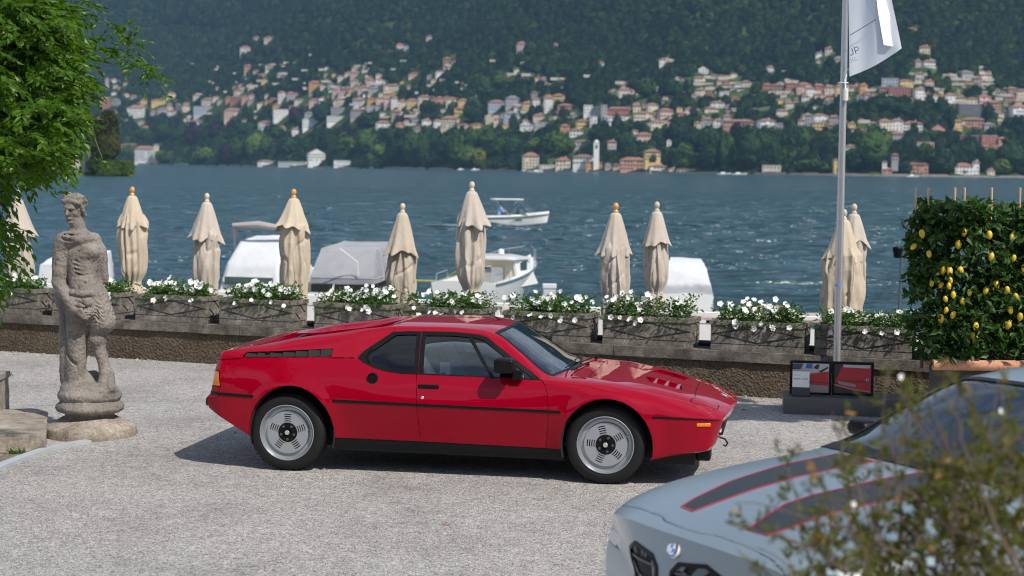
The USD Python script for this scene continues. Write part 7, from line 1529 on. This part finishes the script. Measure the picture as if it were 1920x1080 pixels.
obj('trunk', tube([wp(-260, 900), wp(-230, 600), wp(-200, 300), wp(-120, 120), wp(0, 60), wp(110, 60)], [.14, .12, .10, .07, .04, .01], 10), BARK, T)
def spray(pts, nl):
    pts = np.array([wp(*p) for p in pts]); t = np.linspace(0, 1, 24); c = PchipInterpolator(np.linspace(0, 1, len(pts)), pts)(t)
    obj('shoot', tube(c, np.linspace(.006, .0015, 24), 5), plain('shoot_green', (.10, .13, .03), .6), T)
    P, D = [], []
    for k in range(nl):
        s = r.uniform(.15, 1.0); q = PchipInterpolator(np.linspace(0, 1, len(pts)), pts)(s); a, b = compound(q, np.array([r.normal() * .6 + .4, -.4 + r.normal() * .5, r.normal() * .5 + .1]), r.uniform(.10, .17), .4, 4); P += a; D += b
    if P: P, D = np.array(P), np.array(D); obj('shoot_leaves', leaf_cards(P, D, r.uniform(.045, .065, len(P)), r.uniform(.016, .022, len(P)), r, .15), LEAF_WIS, T, smooth=False, kind='stuff')
spray([(120, 60), (165, 28), (200, 40), (235, 66), (252, 78)], 20); spray([(130, 100), (180, 95), (215, 105), (245, 112), (275, 135), (290, 152)], 24); spray([(110, 30), (135, 12), (150, 8), (182, 20)], 10); spray([(100, 90), (105, 10), (98, 5)], 4)
spray([(130, 80), (152, 130), (166, 200), (178, 260), (192, 297), (184, 300), (176, 292)], 2); spray([(245, 90), (280, 125), (308, 170), (340, 205), (352, 232)], 2); spray([(135, 250), (140, 300), (132, 345), (110, 364), (98, 362)], 1); spray([(270, 120), (300, 128), (310, 122)], 1)

# ================================================================== SHRUB CLOSE TO THE CAMERA
LEAF_SH = leaf_mat('shrub_leaf', (.090, .100, .018), (.23, .225, .045), .45, rough=.5, spec=.25); LEAF_OR = leaf_mat('shrub_leaf_orange', (.36, .21, .10), (.52, .35, .20), .4); TWIG = plain('twig', (.10, .065, .05), .8)
T = thing('foreground_shrub', 'twiggy olive green shrub with orange withered leaves close to the camera', 'shrub', loc=(0, 0, 0))
r = np.random.default_rng(12); SY_ = 4.6
def shp(x, y, d=0.0): return at_y(x, y, SY_ + d)
tips = []
TG = [(1352, 962), (1368, 985), (1420, 1000), (1395, 1010), (1290 + 90, 940), (1458, 868), (1512, 832), (1530, 770), (1560, 790), (1640, 770), (1655, 700), (1680, 690), (1700, 705), (1735, 690), (1690, 740), (1760, 720), (1610, 890), (1570, 930), (1500, 920), (1480, 960), (1545, 980), (1600, 960), (1640, 930), (1680, 880), (1720, 850), (1760, 800), (1800, 760), (1830, 700), (1870, 690), (1850, 740), (1900, 720), (1900, 780), (1860, 800), (1820, 830), (1780, 870), (1740, 900), (1700, 940), (1660, 980), (1620, 1010), (1560, 1030), (1510, 1040), (1500, 1000),
      (1600, 1060), (1660, 1040), (1720, 1000), (1760, 960), (1800, 920), (1850, 880), (1900, 850), (1910, 910), (1860, 940), (1820, 980), (1780, 1020), (1740, 1060), (1840, 1040), (1890, 1000), (1910, 1060), (1420, 950), (1445, 1040), (1540, 880), (1590, 840), (1650, 820), (1640, 860), (1700, 800), (1720, 770), (1800, 880), (1880, 1040), (1690, 1060), (1580, 1075), (1460, 1075)]
roots = [(1980, 1400), (1860, 1420), (1760, 1420), (1640, 1440), (2060, 1300)]
LP, LD, OP, OD = [], [], [], []
for k, (x, y) in enumerate(TG):
    dd = r.normal() * .42 - .05; rt = roots[r.integers(5)]; a = shp(*rt, r.normal() * .25); e = shp(x, y, dd)
    m = (a * .45 + e * .55) + np.array([r.normal() * .06, r.normal() * .05, .06 + r.normal() * .03])
    c = PchipInterpolator([0, .55, 1], np.array([a, m, e]))(np.linspace(0, 1, 16)); c += np.cumsum(r.normal(size=(16, 3)) * .006, axis=0)
    obj('branch', tube(c, np.linspace(.006, .0013, 16), 5), TWIG, T)
    nt = r.integers(4, 8) + 3 * (x > 1650) * (y > 800)
    for j in range(nt):                                                 # side twigs with leaf whorls
        s = r.uniform(.55, 1.0); q = c[int(s * 15)]; d = np.array([r.normal() * .6 - .25, r.normal() * .5, .5 + r.normal() * .5]); L = r.uniform(.04, .13) * (1.15 - s * .5) + .02; e2 = q + d / np.linalg.norm(d) * L
        LPt = tube([q, (q + e2) / 2 + r.normal(size=3) * .006, e2], [.0018, .0014, .001], 4)
        obj('twig', LPt, TWIG, T)
        dens = 1.0 + .8 * (x > 1700) * (y > 780)
        for w in range(int(r.integers(8, 14) * dens)):
            u = r.uniform(.15, 1.05); LP.append(q + (e2 - q) * u + r.normal(size=3) * .004); LD.append(d / np.linalg.norm(d) * .6 + r.normal(size=3) * .65)
        if r.uniform() < .13: OP.append(e2); OD.append(r.normal(size=3) + [0, -.3, -.4])
LP, LD = np.array(LP), np.array(LD); n = len(LP)
obj('leaves', leaf_cards(LP, LD, r.uniform(.020, .038, n), r.uniform(.008, .014, n), r, .2), LEAF_SH, T, smooth=False, kind='stuff')
for p, d in zip(OP, OD): obj('withered_leaf', leaf_cards(np.array([p]), np.array([d]), r.uniform(.026, .042), r.uniform(.016, .026), r, .35), LEAF_OR, T, smooth=False)
for x, y in [(1690, 707), (1880, 770), (1600, 945)]:
    v, f = blossom(r, .011); xx_, yy2, zz2 = frame_at((r.normal() * .3, -1, .2)); obj('white_blossom', (v @ np.array([xx_, yy2, zz2]) + shp(x, y, .1), f), PETAL, T, smooth=False)

# ================================================================== PROMONTORY AT THE LEFT, TREES BEHIND THE VIEWER
PY = 528.0
pw_ = lambda x, y, d=0.0: at_y(x, y, PY + d)
LANDM = mat('promontory_grass', {'geo': ('geometry', {}), 'n': ('noise_texture', {'scale': .35, 'detail': 6.0}), 'r': ('rgb_ramp', {'ramp': [(.3, (.03, .06, .012)), (.7, (.08, .13, .03))]}), 'p': ('principled_bsdf', {'roughness': .95, 'specular_ior_level': .1})}, [('geo.position', 'n.vector'), ('n.fac', 'r.fac'), ('r.color', 'p.base_color')])
x0, x1 = pw_(-400, 320)[0], pw_(246, 320)[0]
nx, ny = 60, 30; gx = np.linspace(x0, x1 + 2, nx); gy = np.linspace(PY - 3, PY + 90, ny); GX, GY = np.meshgrid(gx, gy); ed = np.minimum(np.minimum((x1 + 2 - GX) / 6, (GY - PY + 3) / 5), (PY + 90 - GY) / 10)
GZ = -2.3 + np.clip(ed, 0, 1) ** .5 * 1.6 + (meshkit.fbm(np.stack([GX / 9, GY / 9, 0 * GX], -1), 3, 3) - .4) * 1.2 * np.clip(ed, 0, 1)
GX = GX - (GY - PY) * .32
obj('promontory', (np.stack([GX, GY, GZ], -1).reshape(-1, 3), grid_faces(ny, nx)), LANDM, kind='structure', smooth=True)
sc = PY / FPX
def stand(name, label, x, yb, w, h, matl, seed, cat_='tree', d=0.0, nleaf=2600, leaf=.55):
    P = pw_(x, yb, d); P[2] = max(P[2], -1.2); W, Hh = w * sc / 2, h * sc; T = thing(name, label, cat_, loc=P)
    obj('trunk', rod((0, 0, -2), (0, 0, Hh * .5), .35, 8), BARK, T); v, f = crown_mesh(seed, 4, .30, W * .86, Hh * .47, 2.0); obj('crown', cat([(v + [0, 0, Hh * .02], f), clump_crown(seed, nleaf, W * 1.02, Hh, leaf)]), matl, T, smooth=False)
stand('promontory_tree', 'big dark olive tree on the promontory above the statue', 196, 306, 66, 96, tree_mat('olive_tree', (.022, .030, .008), (.085, .085, .026)), 14)
stand('promontory_tree', 'dark tree on the promontory half hidden by the wisteria', 60, 318, 130, 120, Tm['dark'], 19)
stand('promontory_shrub', 'bright green shrub on the promontory beside the pale building', 90, 327, 40, 22, Tm['light'], 23, 'shrub', -2, 900); stand('promontory_shrub', 'green shrub at the foot of the pale building on the promontory', 131, 328, 26, 18, Tm['light'], 29, 'shrub', -3, 700); stand('promontory_shrub', 'green bush between the pale building and the clipped hedge', 176, 326, 30, 30, Tm['green'], 33, 'shrub', -2, 900)
P = pw_(209, 328, -1); T = thing('clipped_hedge', 'clipped bright green hedge at the tip of the promontory', 'hedge', loc=(P[0], P[1], -1.6))
m = man(box(-5.8, 5.8, -2, 6, 0, 4.3)).refine_to_length(.7); v, f = vf(m); r = np.random.default_rng(3); v = v + (np.stack([meshkit.fbm(v * .8 + 5 * k, 3, 60 + k) for k in range(3)], 1) - .5) * 1.0
q = np.stack([r.uniform(-5.8, 5.8, 2600), r.uniform(-2.3, 4, 2600), r.uniform(0, 4.5, 2600)], 1); q = q[(q[:, 1] < -1.7) | (q[:, 2] > 4)]
obj('body', cat([(v, f), leaf_cards(q, r.normal(size=(len(q), 3)), .5, .35, r)]), Tm['light'], T, smooth=False)
P = pw_(142, 329, 2); T = thing('waterside_building', 'pale stone building on the promontory half hidden by wisteria', 'building', loc=(P[0], P[1], -1.5)); obj('wall', box(-4.6, 2.9, 0, 9, -1, 7.6), WALLM['pale'], T, smooth=False); obj('roof', xf(hip(7.5, 9, 1.8, .5), t=(-.85, 4.5, 7.6)), ROOFS[1], T, smooth=False)
for x, z in [(-3.2, 4.9), (-.8, 4.9), (1.6, 4.9), (1.4, 1.6)]: obj('window', box(x - .45, x + .45, -.05, .2, z - .7, z + .7), FAR_GLASS, T, smooth=False)
P = pw_(112, 330, -1); T = thing('boat_shed_arch', 'dark arched boathouse entrance on the promontory waterline', 'boathouse', loc=(P[0], P[1], -1.9)); obj('wall', man(box(-2.6, 2.6, 0, 4, 0, 5.2)) - man(box(-1.4, 1.4, -1, 3.5, -.2, 3.6)), WALLM['pale'], T, smooth=False); obj('opening', box(-1.4, 1.4, 3.4, 3.5, -.2, 3.6), BLACK_MATT, T, smooth=False)
# the tree right of the photo that shades the end of the wall and the display
tc_ = np.array([2.15, 17.45, 0]) + SUN / SUN[2] * 7.6
T = thing('shade_tree', 'loose tree outside the photo at right that shades the wall end', 'tree', loc=(tc_[0] + 1.2, tc_[1] - .4, 0))
obj('trunk', tube([(3.2, -2.0, -.2), (3.0, -1.8, 3.0), (1.6, -.9, 6.0), (-1.2, .4, 7.6)], [.20, .16, .10, .04], 10), BARK, T)
obj('crown', xf(clump_crown(61, 900, .85, 2.0, .13), t=(-1.2, .4, 6.6)), LEAF_LEM, T, smooth=False, kind='stuff')
# what stands behind the viewer and is mirrored in the paintwork: the garden's trees
r = np.random.default_rng(44); gl = []
for k in range(16):
    x = -34 + k * 4.6 + r.normal() * .8; y = -17 - r.uniform(0, 4); R_, Hh = r.uniform(2.8, 3.8), r.uniform(9, 15); v, f = crown_mesh(200 + k, 3, .35, R_, Hh * .5); gl += [(v + [x, y, -.2], f), xf(clump_crown(230 + k, 1200, R_ * 1.05, Hh, .42), t=(x, y, 0))]
obj('garden_trees', cat(gl), Tm['dark'], smooth=False, kind='stuff', label='dark garden trees standing behind the viewer', cat='trees')
